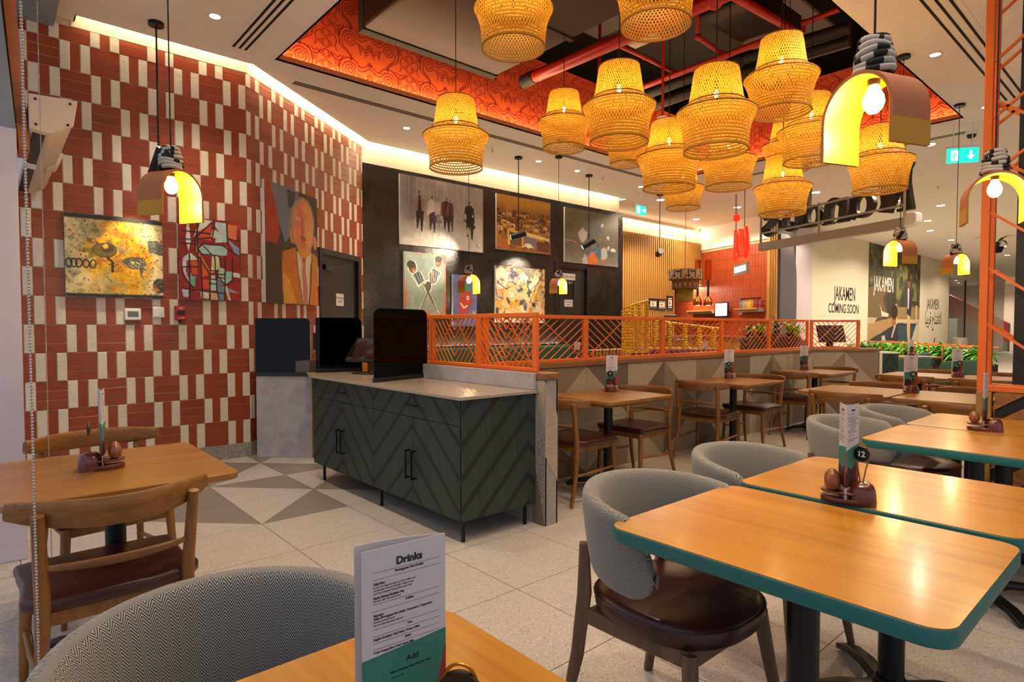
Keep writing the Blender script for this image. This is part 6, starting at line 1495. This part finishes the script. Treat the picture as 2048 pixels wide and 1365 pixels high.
# ---- glass shopfront right of the hoarding with dim hall behind it
gl = sempty('window_1')
for k in range(4):
    x0 = 29.0+k*2.6; MB().box(x0+.03, x0+2.57, YH+.02, YH+.03, 0, 3.3).build('pane', 'shopglass', gl, None); MB().box(x0-.03, x0+.03, YH, YH+.08, 0, CZ).build('mullion', 'frame', gl, None)
MB().box(29, 39.4, YH, YH+.1, 3.3, CZ).build('transom', 'plaster', gl, None)
hall = MB().box(22, 46, 13.9, 14, 0, 5).build('hall_wall', plain('hall_grey', '#7d817c', .8), gl, None)
for k in range(12):
    downlight(30.6+2.4*(k % 6), 7.5+1.4*(k//6)+.4*(k % 2), 'downlight added to brighten the hall behind the shop glass', 190 if k % 2 else 0, R(150), group='added hall downlights')  # added fittings; every other one carries a lamp to brighten the hall
esc = thing('escalator', 'red panelled escalator flank far behind the shop glass', 'escalator', (42, 8.75, 0)); MB().prism([(-1.9, 3.85), (1.9, 1.5), (1.9, .5), (-1.9, 2.8)], -.3, .3, frame_M((0, 0, 0), (0, -1, 0), (0, 0, 1))).build('flank', plain('escalator_red', '#9a1f1c', .5), esc, None); MB().prism([(-1.9, 2.8), (1.9, .5), (1.9, .0), (-1.9, 0)], -.25, .25, frame_M((0, 0, 0), (0, -1, 0), (0, 0, 1))).build('base', plain('escalator_grey', '#6a6c68', .6), esc, None)
gr = thing('balustrade', 'low glass balustrade with a dark handrail behind the shop glass', 'balustrade', (38, 8.4, 0), PI/2); MB().box(-1.7, 1.7, 0, .02, .1, 1.1).build('glass_panel', 'shopglass', gr, None); MB().box(-1.7, 1.7, -.03, .05, 1.1, 1.16).build('handrail', 'black', gr, None)
bn = thing('waste_bin', 'grey cylindrical bin beside the end of the hoarding', 'bin', (28.7, 6.2, 0)); MB().lathe([(.0005, 0), (.28, 0), (.28, .82), (.26, .86), (.0005, .86)], 24).build('drum', 'steel', bn, 50); MB().lathe([(.26, .86), (.20, .90), (.0005, .9)], 24).build('lid', 'steel', bn, 50)
pv = thing('display_plinth', 'white square plinth behind the shop glass', 'plinth', (34.5, 7.75, 0)); MB().box(-.35, .35, -.3, .3, 0, 1.7).build('plinth_body', 'white', pv, None, .02); MB().box(-.4, .4, -.35, .35, 0, .06).build('plinth_foot', 'steel', pv, None)
struct(MB().box(9.7, 18, 10.6, 10.7, 0, CZ).build('wall_bar_rear', 'planks', None, None))
struct(MB().box(13, 46, -6.1, -6, 0, CZ).build('wall_mall_side', 'plaster', None, None))
struct(MB().box(46, 46.1, -8, 16, 0, CZ).build('wall_mall_end', 'plaster', None, None))
# ---- timber slat wall with bulkhead
YS = 8.65; sw = sempty('wall_slats'); MB().box(9.8, 13.0, YS+.03, YS+.12, 0, 3.48).box(13.0, 15.1, YS+.03, YS+.5, 2.42, 3.48).build('backing', 'slatgap', sw, None)
slm = MB().box(-.022, .022, -.045, 0, 0, 3.48).mesh('slat', None); slm.materials.append(M['slat']); slm2 = MB().box(-.022, .022, -.045, 0, 2.42, 3.48).mesh('slat', None); slm2.materials.append(M['slat'])
k = 0; x = 9.84
while x < 15.08:
    obj('slat', slm if x < 12.95 else slm2, None, sw, (x, YS+.03, 0)); x += .083
MB().box(9.8, 15.1, YS+.06, YS+.3, 3.48, CZ).build('cove_upstand', 'cream', sw, None); MB().box(13.0, 15.12, YS-.02, YS+.5, 2.38, 2.42).build('bulkhead_soffit', 'white', sw, None)
lamp('slat_cove_led', 'AREA', (12.4, YS-.03, 3.84), 24, WARM2, sw, sx=5, sy=.06, rot=(R(-20), 0, 0))
lamp('bar_soffit_led', 'AREA', (14.2, YS+.2, 2.36), 45, WARM2, sw, sx=1.8, sy=.3, rot=(0, 0, 0))
# ---- red tiled bar wall
Pr0 = at_d(1335, 655, 17.2); Pr1 = at_d(1536, 655, 13.6); dr_ = Vector((Pr1-Pr0)[:]); dr_.z = 0; Lr = dr_.length; dr_.normalize(); Mr = frame_M((Pr0[0], Pr0[1], 0), dr_, (0, 0, 1))
rw = struct(MB().prism([(0, 0), (Lr, 0), (Lr, 3.30), (0, 3.30)], -.12, -.012, Mr).build('wall_bar', 'redgrout', None, None))
MB().prism([(0, 3.30), (Lr, 3.30), (Lr, CZ), (0, CZ)], -.12, .02, Mr).build('wall_head', 'plaster', rw, None)
rt_me = MB().box(.003, .092, .003, .262, -.012, 0).mesh('bar_tile', None); rt_me.transform(Mr.to_3x3().to_4x4()); rt_me.materials.append(M['redtile'])
nx = int(Lr/.095); tl = []
for i in range(nx):
    for j in range(2, 12): tl.append((i, j))
tl.sort(key=lambda q: -(q[0]+q[1]*.3)); 
st = MB()
for k, (i, j) in enumerate(tl):
    if k < 298: obj('bar_tile', rt_me, None, rw, Mr @ Vector((i*.095, .30+(j-1)*.268, 0)))
    else: st.box(i*.095+.003, i*.095+.092, .30+(j-1)*.268+.003, .30+(j-1)*.268+.262, -.012, 0, Mr)
if st.v: st.build('bar_tiles_small', 'redtile', rw, None, kind='stuff')
# dark post with slats and grey arch panel
psl = sempty('trim_5'); 
for k in range(4):
    p = at_d(1536+k*4.6, 655, 13.2); MB().box(p[0]-.022, p[0]+.022, p[1]-.03, p[1]+.03, 0, CZ).build('slat', 'slat', psl, None)
p = at_d(1545, 655, 13.35); MB().box(p[0]-.12, p[0]+.12, p[1]-.02, p[1]+.06, 0, CZ).build('backing', 'slatgap', psl, None)
pa = at_d(1556, 655, 14.2); pb = at_d(1600, 655, 14.6); da_ = Vector((pb-pa)[:]); da_.z = 0; wa = da_.length; da_.normalize(); Mgp = frame_M((pa[0], pa[1], 0), da_, (0, 0, 1))
ap = struct(MB().prism([(-.1, 0), (wa*1.1, 0), (wa*1.1, CZ), (-.1, CZ)], -.3, -.2, Mgp).build('wall_dark_return', 'void', None, None))
arc = [(0.06, 0), (wa*.82, 0)]+[(wa*.82-.0-(wa*.45)*(1-math.cos(R(90*k/8))), 2.2+1.3*math.sin(R(90*k/8))) for k in range(9)]+[(.06, 3.5)]
MB().prism(arc, -.12, 0, Mgp).build('arched_panel', plain('grey_violet', '#55505a', .7), ap, None)
# ---- bar furniture
bar = thing('bar_counter', 'timber fronted bar counter under the red tiled wall', 'counter', (13.2, 8.0, 0)); Lb = Matrix.Translation((-13.2, -8, 0))
MB().prism([(12.2, 8.3), (12.45, 8.5), (13.3, 8.2), (12.6, 6.6), (12.3, 6.7), (12.8, 8.0)], 0, 1.05, Lb).build('counter_front', 'slat', bar, None); MB().prism([(12.1, 8.25), (12.4, 8.55), (13.4, 8.25), (12.7, 6.5), (12.2, 6.6), (12.75, 7.95)], 1.05, 1.10, Lb).build('counter_top', plain('bar_top', '#8c5a3a', .3), bar, None)
def shelf(label, u0, u1, z, dep=.25):
    t = thing('wall_shelf', label, 'shelf', tuple(Mr @ Vector(((u0+u1)/2, z, .0)))); L = Matrix.Translation(-(Mr @ Vector(((u0+u1)/2, z, .0)))) @ Mr
    MB().prism([(u0, z), (u1, z), (u1, z+.04), (u0, z+.04)], 0, dep, L).build('board', 'slat', t, None); MB().prism([(u0, z-.05), (u1, z-.05), (u1, z), (u0, z)], .02, .2, L).build('glass_rack', 'steel', t, None); return t
def u_at(px_): 
    q = at_wall(px_, 655, (Pr0[0], Pr0[1]), (dr_.x, dr_.y)); return float((Vector(q[:])-Vector((Pr0[0], Pr0[1], q[2]))).dot(dr_)), q
def z_at(px_, py_): return float(at_wall(px_, py_, (Pr0[0], Pr0[1]), (dr_.x, dr_.y))[2])
ua, ub = u_at(1484)[0], u_at(1530)[0]; zs = z_at(1505, 620); shelf('oak shelf carrying the row of coloured sauce bottles', ua, ub, zs)
g_ = 'sauce bottles on the bar shelf'; cols = ['#6a6a72', '#8a8a90', '#b98a2a', '#c9b01c', '#a88a18', '#8a2a2a', '#7a1a2a', '#a03048']
for k in range(14):
    u = ua+.06+(ub-ua-.1)*k/13; z0 = zs+.04; p = Mr @ Vector((u, z0, .1)); col = cols[min(7, k*8//14)]
    t = thing('sauce_bottle', 'small sauce bottle with a coloured label in the row on the oak shelf', 'bottle', p, 0, g_); MB().lathe([(.0005, 0), (.028, 0), (.028, .13), (.012, .17), (.012, .2), (.0005, .2)], 10).build('bottle_body', plain('sauce_%d' % k, col, .3), t, 50); MB().cyl((0, 0, .2), (0, 0, .235), .014, n=8).build('cap', 'black', t)
uc, ud = u_at(1388)[0], u_at(1437)[0]; zs2 = z_at(1410, 624); shelf('oak shelf with hanging glasses below the copper lamps', uc, ud, zs2)
for k in range(6):
    u = uc+.1+(ud-uc-.2)*k/5; p = Mr @ Vector((u, zs2-.05, .11)); t = thing('wine_glass', 'upside down glass hanging under the oak bar shelf', 'glass', p, 0, 'hanging bar glasses'); MB().lathe([(.03, -.002), (.004, -.006), (.004, -.07), (.03, -.1), (.034, -.16)], 12).build('bowl', 'glass', t, 60); MB().cyl((0, 0, -.004), (0, 0, 0), .03, n=12).build('foot', 'glass', t)
um, q = u_at(1451); zm = z_at(1451, 620); mo = thing('monitor', 'flat monitor with a lit white screen on the red tiled wall', 'monitor', tuple(Mr @ Vector((um, zm, .12))), math.atan2(dr_.y, dr_.x)); MB().box(-.235, .235, -.02, .02, -.18, .18).build('bezel', 'blackplastic', mo, None, .008); MB().box(-.21, .21, -.0215, -.0195, -.15, .155).build('screen', 'screen', mo, None); MB().box(-.05, .05, .02, .14, -.05, .05).build('wall_bracket', 'black', mo, None)
ut, q = u_at(1482); zt_ = z_at(1482, 627); tm = thing('wall_controller', 'small white controller on the red tiled wall beside the monitor', 'controller', tuple(Mr @ Vector((ut, zt_, .0))), math.atan2(dr_.y, dr_.x)); MB().box(-.04, .04, -.025, 0, -.035, .035).build('case', 'white', tm, None, .006); MB().box(-.02, .02, -.027, -.024, -.015, .015).build('display', 'black', tm, None)
for x, lb in ((1395, 'left'), (1416, 'right')):
    p = at_d(x, 596, 14.3); t = thing('heat_lamp', 'copper heat lamp on a coiled black cord over the bar, %s' % ('nearer the striped lampshade' if lb == 'left' else 'nearer the lit monitor'), 'heat lamp', p, 0, 'copper heat lamps')
    MB().lathe([(.05, .02), (.06, 0), (.10, -.06), (.105, -.16), (.10, -.18)], 18).build('copper_shade', 'copper', t, 60); MB().cyl((0, 0, .02), (0, 0, .42), .028, n=10).build('coiled_cord', 'black', t); MB().box(-.05, .05, -.05, .05, .42, .9).build('canopy', 'copper', t, None); lamp('heat_lamp_bulb', 'POINT', (0, 0, -.12), 8, WARM, t, .03)
# framed certificates
for x0, x1, y0, y1, lb in ((1297, 1314, 598, 619, 'nearest the yellow rail'), (1315, 1331, 599, 621, 'in the middle of three'), (1333, 1345, 593, 620, 'tall and narrow')):
    a = at_y(x0, y1, YS-.02); b = at_y(x1, y0, YS-.02); t = thing('framed_certificate', 'framed certificate on the slat wall, %s' % lb, 'certificate', (a[0], YS-.016, a[2])); w, h = b[0]-a[0], b[2]-a[2]
    MB().box(0, w, -.02, 0, 0, h).build('frame', 'black', t, None); MB().box(.05, w-.05, -.0215, -.0195, .05, h-.05).build('sheet', plain('cream_sheet', '#e2d6bd', .6), t, None); MB().box(w*.3, w*.6, -.0225, -.021, h*.4, h*.6).build('printed_seal', 'clay', t, None); MB().ribbon([(w*.2, h*.75), (w*.8, h*.75)], .02, 0, Mx=frame_M((0, -.0225, 0), (1, 0, 0), (0, 0, 1))).ribbon([(w*.2, h*.25), (w*.8, h*.25)], .02, 0, Mx=frame_M((0, -.0225, 0), (1, 0, 0), (0, 0, 1))).build('printed_text', 'ink', t, None, kind='stuff')
# striped three tier lampshade
p = at_d(1370, 560, 12.2); ls = thing('tiered_lampshade', 'drum lampshade in black and tan patterned cloth with tasselled tiers', 'pendant lamp', p)
def ring(r, z0, z1): return MB().lathe([(r, z0), (r, z1)], 36)
ring(.325, -.0, .20).build('top_drum', plain('tan_cloth', '#a58a62', .9), ls, 60); ring(.255, -.19, .0).build('middle_drum', plain('brown_cloth', '#6b4320', .9), ls, 60); ring(.165, -.44, -.19).build('fringe', plain('olive_fringe', '#8c6a1e', .9, var=.3, vscale=60), ls, 60)
pm_ = MB()
for k in range(14):
    a = 2*PI*k/14; da = 2*PI/14
    def pt(f, z, r=.3275): return (r*math.cos(a+da*f), r*math.sin(a+da*f), z)
    for f0, f1, z0, z1 in (((.0, .6, .13, .165) if k % 2 else (.3, .95, .045, .08)), ((.65, .8, .02, .19)), ((.05, .4, .01, .03))):
        pm_.add([pt(f0, z0), pt(f1, z0), pt(f1, z1), pt(f0, z1)], [(0, 1, 2, 3)])
    pm_.add([pt(.1, -.0, .326), pt(.9, 0, .326), pt(.9, .012, .326), pt(.1, .012, .326)], [(0, 1, 2, 3)]); pm_.add([pt(.1, .19, .326), pt(.9, .19, .326), pt(.9, .2, .326), pt(.1, .2, .326)], [(0, 1, 2, 3)])
pm_.build('printed_pattern', 'ink', ls, None, kind='stuff'); pd = MB()
for k in range(16):
    a = 2*PI*k/16; da = 2*PI/16; r = .257; pd.add([(r*math.cos(a), r*math.sin(a), -.005), (r*math.cos(a+da), r*math.sin(a+da), -.005), (r*math.cos(a+da/2), r*math.sin(a+da/2), -.16)], [(0, 1, 2)])
pd.build('tan_pennants', plain('pennant_tan', '#b4793a', .9), ls, None, kind='stuff'); MB().cyl((0, 0, .2), (0, 0, CZ-p[2]), .005, n=6).build('cable', 'black', ls); MB().cyl((0, 0, .19), (0, 0, .2), .32, n=30).build('top_disc', 'black', ls)
# red and white neon name sign
p = at_d(1477, 517, 11.5); ns = thing('neon_sign', 'red and white lit letter sign hanging edge-on before the red tiled wall', 'sign', p, YAW-PI/2+R(-20-72))
MB().prism([(-.20, -.33), (.52, -.33), (.56, -.29), (.56, -.12), (-.20, -.12)], .0, .03, frame_M((0, 0, 0), (1, 0, 0), (0, 0, 1))).build('acrylic_plate', 'steel', ns, None)
for pts in ([(-.12, -.05), (-.1, .35), (-.08, .55)], [(.02, .42), (.14, .5), (.2, .3), (.1, .05), (.0, .1), (.02, .42)], [(.28, .5), (.2, .3), (.3, .02)], [(.46, .52), (.34, .3), (.44, -.02), (.52, .2), (.46, .52)]): MB().tube([(q.x, -.02, q.y) for q in catmull([(a, b, 0) for a, b in pts], 5)], .045, 8).build('red_letter', 'neonred', ns, 60)
MB().ball((-.08, -.02, .78), .075, 12, 8).build('red_letter', 'neonred', ns, 60)
for k in range(9): MB().tube([(-.13+.072*k, -.02, -.17), (-.11+.072*k, -.02, -.22-.02*(k % 2)), (-.12+.072*k, -.02, -.27)], .018, 6).build('white_letter', 'neonwhite', ns, 60)
MB().bar((-.18, 0, -.1), (-.18, 0, CZ-p[2]), .03, .03, (1, 0, 0)).bar((.3, 0, .5), (.3, 0, CZ-p[2]), .02, .02, (1, 0, 0)).build('hanger', 'steel', ns)
# ---- yellow beaded balustrade
yb = thing('bead_balustrade', 'yellow curved balustrade with posts of stacked yellow beads', 'balustrade', tuple(at_d(1345, 700, 11.0)[:2])+(0,)); o0 = Vector(yb.location)
rail = [at_d(1297, 602, 10.3), at_d(1268, 610, 10.2), at_d(1249, 618, 10.4), at_d(1251, 625, 11.2), at_d(1275, 634, 11.8), at_d(1330, 644, 12.0), at_d(1390, 652, 11.8), at_d(1440, 658, 11.2)]
MB().tube([q-o0 for q in catmull([tuple(r_) for r_ in rail], 6)], .022, 8).build('handrail', 'yellowpaint', yb, 60)
MB().tube([Vector((q.x, q.y, .88))-o0 for q in catmull([tuple(r_) for r_ in rail], 6)], .022, 8).build('base_ring', 'yellowpaint', yb, 60)
CR = catmull([tuple(r_) for r_ in rail], 6)
for k in range(1, len(CR), 3):
    q = CR[k]; mb = MB(); z = .9
    while z < q.z-.02: mb.ball((q.x-o0.x, q.y-o0.y, z), (.045, .045, .03), 8, 6); z += .052
    mb.build('bead_post', 'yellowpaint', yb, 60, kind='stuff')
    MB().ball((q.x-o0.x, q.y-o0.y, q.z-.06), .03, 8, 6).build('silver_bead', 'steel', yb, 60)
# ---- benches behind the railing
bg = thing('banquette', 'long green upholstered banquette along the black wall', 'bench', (6.3, 7.45, 0)); MB().box(-1.9, 1.75, -.3, .12, .0, .42).build('plinth', 'planks', bg, None); MB().box(-1.9, 1.75, -.34, .1, .42, .52).build('seat_pad', 'benchgreen', bg, None, .03, 2); MB().box(-1.9, 1.75, .08, .30, .5, .98).build('back_pad', 'benchgreen', bg, None, .04, 2)
lamp('bench_led', 'AREA', (0, .27, 1.0), 14, WARM2, bg, sx=3.4, sy=.03, rot=(R(180), 0, 0))
wp = thing('slatted_panel', 'low timber slatted panel under a pale light strip beside the staff door', 'panel', (9.2, 7.72, 0)); MB().box(-.45, .5, -.02, .02, 0, .85).build('backing', 'slatgap', wp, None)
for k in range(9): MB().box(-.43+.105*k, -.37+.105*k, -.05, -.02, 0, .85).build('slat', 'slat', wp, None)
MB().box(-.45, .5, -.05, .03, .85, .87).build('ledge', 'cream', wp, None)
bp = thing('banquette', 'curved plum upholstered banquette inside the yellow balustrade', 'bench', tuple(at_d(1360, 700, 11.2)[:2])+(0,), YAW-PI/2); MB().box(-.9, .75, -.2, .1, 0, .45).build('plinth', 'planks', bp, None); MB().box(-.9, .75, .0, .2, .45, .9).build('back_pad', 'benchred', bp, None, .05, 2); MB().box(-.9, .75, -.3, .1, .42, .52).build('seat_pad', 'benchred', bp, None, .03, 2)
for x, lb in ((4.9, 'below the scissor painting'), (6.95, 'below the staff door')):
    t = place(BTt, (x+.3, 6.72, 0), 0, 'brown oak table before the green banquette, %s' % lb, GBT); set_table(x+.35, 6.72, R(30), 'x', 'the banquette table %s' % lb, R(135), None, 0)
t = place(BTt, (9.3, 5.6, 0), 0, 'brown oak table before the plum banquette', GBT); set_table(9.3, 5.6, R(30), None, 'the table before the plum banquette', R(135), None, 0)
# till screens behind the railing
def till(label, px_, py_, d, w, h, tilt, yaw, zfoot=1.0, lit=False):
    p = at_d(px_, py_, d); t = thing('till_monitor', label, 'till', (p[0], p[1], zfoot), yaw); zc = p[2]-zfoot; Mt = Matrix.Translation((0, 0, zc)) @ Matrix.Rotation(tilt, 4, 'X')
    MB().box(-w/2, w/2, -.02, .02, -h/2, h/2, Mt).build('display', 'blackplastic', t, None, .01, 2); MB().box(-.04, .04, .0, .06, .01, zc).build('stem', 'blackplastic', t, None); MB().prism(rrect(.26, .2, .05), 0, .02).build('foot', 'blackplastic', t, None, .004)
    if lit: MB().box(-w*.45, w*.45, -.0215, -.0195, -h*.2, h*.3, Mt).build('lit_strip', 'steel', t, None)
till('large black till monitor tilted back behind the end railing panel', 1662, 668, 9.6, .46, .28, R(-18), YAW-PI/2+R(8), .98); till('small black till screen at the foot of the slat wall', 1340, 638, 12.5, .26, .16, R(20), YAW-PI/2, 1.05, True)
st_ = thing('till_stand', 'dark counter block carrying the large black till monitor', 'counter', tuple(at_d(1660, 690, 9.65)[:2])+(0,), YAW-PI/2); MB().box(-.45, .5, -.3, .3, 0, .93).build('block', 'greenash', st_, None); MB().box(-.47, .52, -.32, .32, .93, .978).build('block_top', 'blackplastic', st_, None, .004)
st2 = thing('till_stand', 'slim counter block below the small black till screen', 'counter', tuple(at_d(1340, 690, 12.5)[:2])+(0,), YAW-PI/2); MB().box(-.3, .3, -.2, .2, 0, 1.0).build('block', 'slat', st2, None); MB().box(-.32, .32, -.22, .22, 1.0, 1.048).build('block_top', 'cap', st2, None)
hs = thing('host_stand', 'slim teal chevron stand with a cream edge at the end of the partition', 'stand', (9.52, 2.93, 0), math.atan2(Cd[1], Cd[0])); MB().box(-.03, .20, -.02, .25, 0, .93).build('stand_body', 'greenash', hs, None); MB().box(-.07, -.03, -.03, .26, 0, .95).build('cream_edge', 'cream', hs, None); MB().box(-.03, .22, -.03, .26, .93, .95).build('stand_top', 'cream', hs, None)
for k in range(5): MB().bar((-.02, -.021, .1+.16*k), (.09, -.021, .28+.16*k), .004, .012, (0, 0, 1)).bar((.09, -.021, .28+.16*k), (.19, -.021, .1+.16*k), .004, .012, (0, 0, 1)).build('chevron_inlay', 'chevron', hs, None)
# ---- leafy plants
leaf_me = {}
def leaf(n_, mat):
    if (n_, mat) in leaf_me: return leaf_me[(n_, mat)]
    r_ = random.Random(n_); mb = MB(); L_ = 1.0; w = .075+.03*r_.random(); droop = .45+.5*r_.random(); N = 6; vs = []
    for i in range(N+1):
        q = i/N; a = w*math.sin(PI*min(1, q*.93+.07))**.7*(1 if q < .99 else 0)
        x = L_*q*(.55+.3*r_.random()*0); z = .8*q-droop*q*q; vs += [(x, -a/2, z+.02*abs(a)), (x, 0, z-.012), (x, a/2, z+.02*abs(a))]
    fs = []
    for i in range(N):
        b = 3*i; fs += [(b, b+1, b+4, b+3), (b+1, b+2, b+5, b+4)]
    me = mb.add(vs, fs).mesh('leaf', 60); me.materials.append(M[mat]); leaf_me[(n_, mat)] = me; return me
def plant(label, loc, n, size, mat, pot=None, group=None, spread=1.0):
    t = thing('leafy_plant', label, 'plant', loc, random.uniform(0, 6), group)
    for k in range(n):
        o = obj('leaf', leaf(k % 7, mat), None, t); a = 2.4*k+random.uniform(-.3, .3); e = random.uniform(-.75, .15)
        s = size*random.uniform(.7, 1.1); o.rotation_euler = (0, e*spread, a); o.scale = (s, s*1.3, s); o.location = (.03*math.cos(a), .03*math.sin(a), 0)
    MB().lathe([(.0005, -.05), (.05, -.05), (.07, .0), (.0005, .01)], 10).build('soil_plug', 'void', t)
    return t
pA = np.array([17.3, 5.58]); pB = np.array([12.9, 2.4]); dP = (pB-pA)/np.linalg.norm(pB-pA); LP = float(np.linalg.norm(pB-pA)); ang = math.atan2(dP[1], dP[0])
pl = thing('planter', 'long dark planter with orange arches and a thin orange rail, before the hoarding', 'planter', (pA[0], pA[1], 0), ang)
MB().box(0, LP, -.18, .18, 0, .66).build('trough', plain('planter_dark', '#2a1b14', .6), pl, None); MB().box(.02, LP-.02, -.16, .16, .655, .67).build('soil', 'void', pl, None)
for s in (-1, 1):
    MB().tube([(0, s*.2, .95), (LP, s*.2, .95)], .012, 6).build('rail', 'orange', pl, 60)
    for x in np.arange(0, LP, .62): MB().tube([(x, s*.2, 0), (x, s*.2, .95)], .012, 6).build('rail_post', 'orange', pl, 60)
for x in np.arange(.3, LP, .5):
    for r_ in (.1, .16, .22): MB().tube([(x+r_*math.cos(a), -.185, .12+r_*1.6*math.sin(a)) for a in np.linspace(0, PI, 12)], .009, 5).build('arch_line', 'orange', pl, 60)
for k in range(17):
    q = pA+dP*(.15+LP*(k+.2)/17.2); plant('bushy bright green plant in the long dark planter', (q[0], q[1], .70), 52, .54, 'leaf', group='planter plants')
for k, (x, y, d, s_) in enumerate(((1520, 660, 9.9, .42), (1552, 655, 10.3, .45), (1580, 660, 9.6, .5), (1500, 664, 10.5, .40), (1592, 668, 10.6, .36))):
    p = at_d(x, y, d); pt_ = thing('plant_pot', 'dark pot behind the orange railing, with a glossy plant', 'pot', (p[0], p[1], 0), 0, 'pots behind the railing'); MB().lathe([(.0005, 0), (.13, 0), (.17, p[2]-.12), (.15, p[2]-.1), (.0005, p[2]-.11)], 18).build('pot_body', plain('pot_dark', '#3a2a20', .6), pt_, 50); MB().lathe([(.0005, p[2]-.1), (.15, p[2]-.1)], 18).build('pot_soil', 'void', pt_)
    plant('glossy dark green plant rising above the orange railing', (p[0], p[1], p[2]-.05), 16, s_, 'leaf2' if k % 2 else 'leaf', group='plants above the railing', spread=1.3)
for k, (x, y, d) in enumerate(((1700, 692, 9.6), (1725, 690, 9.9))):
    p = at_d(x, y, d); plant('pale green low plant beside the black till monitor', (p[0], p[1], .985), 14, .2, 'leaf', group='low plants by the till')
p = at_d(1990, 495, 5.6); hp = plant('broad leafed plant hung high behind the orange screen post', p, 9, .28, 'leaf2', spread=1.6); MB().cyl((0, 0, 0), (0, 0, CZ-p[2]), .004, n=6).build('hanging_wire', 'black', hp)
# green chairs and table by the planter
for x, y, d, a, lb in ((1822, 722, 10.6, 10, 'with its back to the oak tables of the sixteen pair'), (1910, 722, 9.6, 25, 'beside the orange lattice screen'), (1762, 702, 12.0, 150, 'nearest the slim teal stand'), (1868, 708, 11.6, 190, 'behind the far pale table')):
    p = at_d(x, y, d); place(GTt, (p[0], p[1], 0), YAW-PI/2+R(a), 'green upholstered tub chair %s' % lb, 'green tub chairs')
p = at_d(1822, 716, 11.5); place(BTt, (p[0], p[1], 0), YAW, 'far oak table among the green upholstered chairs', GBT); set_table(p[0], p[1], R(30), 'x', 'the far table among green chairs', R(138), None, 1)
# ---- orange lattice screen with timber chevron base and black column
XS, YS0 = 4.9, .955; sc_ = thing('lattice_screen', 'tall orange metal lattice screen on a timber chevron base beside a black column', 'screen', (XS, YS0, 0))
for dx in (0, .16):
    MB().box(dx-.02, dx+.02, -.045, 0, .885, CZ).build('post', 'orange', sc_, None, .003); MB().box(dx-.02, dx+.02, -1.6, -.045, .885, .925).build('bottom_rail', 'orange', sc_, None, .003)
    Mq = frame_M((dx, -.045, 0), (0, -1, 0), (0, 0, 1))
    for sg_, base_ in ((1, -1.0), (-1, 1.0)):
        for k in range(14):
            z0 = .6+k*.36-(1.2 if sg_ > 0 else 0); s_ = clip_seg((0, z0), (1.5, z0+sg_*1.2), 0, 1.5, .925 if sg_ > 0 else 1.0, CZ)
            if sg_ < 0 and z0 > 2.9: continue
            if sg_ > 0 and z0 < 2.0 and z0 > .0: continue
            if s_: P = Mq @ Vector((*s_[0], 0)); Q = Mq @ Vector((*s_[1], 0)); MB().bar(P, Q, .016, .016, (1, 0, 0)).build('lattice_bar', 'orange', sc_, None)
MB().box(-.03, .19, -.08, 0, 0, .88).build('end_stile', 'slat', sc_, None, .002); MB().box(0, .16, -1.6, -.08, 0, .88).build('base_core', 'chevron', sc_, None)
for k in range(9):
    c = clip_poly([(-.2, .0+k*.19-.55), (1.5, 1.2+k*.19-.55), (1.5, 1.31+k*.19-.55), (-.2, .11+k*.19-.55)], .04, 1.5, 0, .88)
    if c: MB().prism(c, 0, .014, frame_M((0, -.045, 0), (0, -1, 0), (0, 0, 1)).copy() @ Matrix.Identity(4)).build('chevron_plank', 'planks', sc_, None, .001)
cl = struct(MB().box(5.05, 5.5, -.9, .80, 0, CZ).build('wall_column', plain('black_cladding', '#1b191b', .55, var=.15), None, None))
for z in (1.2, 2.3, 3.2): MB().box(5.045, 5.0505, -.9, .80, z, z+.006).build('joint', 'void', cl, None)
# reflection side: plain street facade light is left to the sky
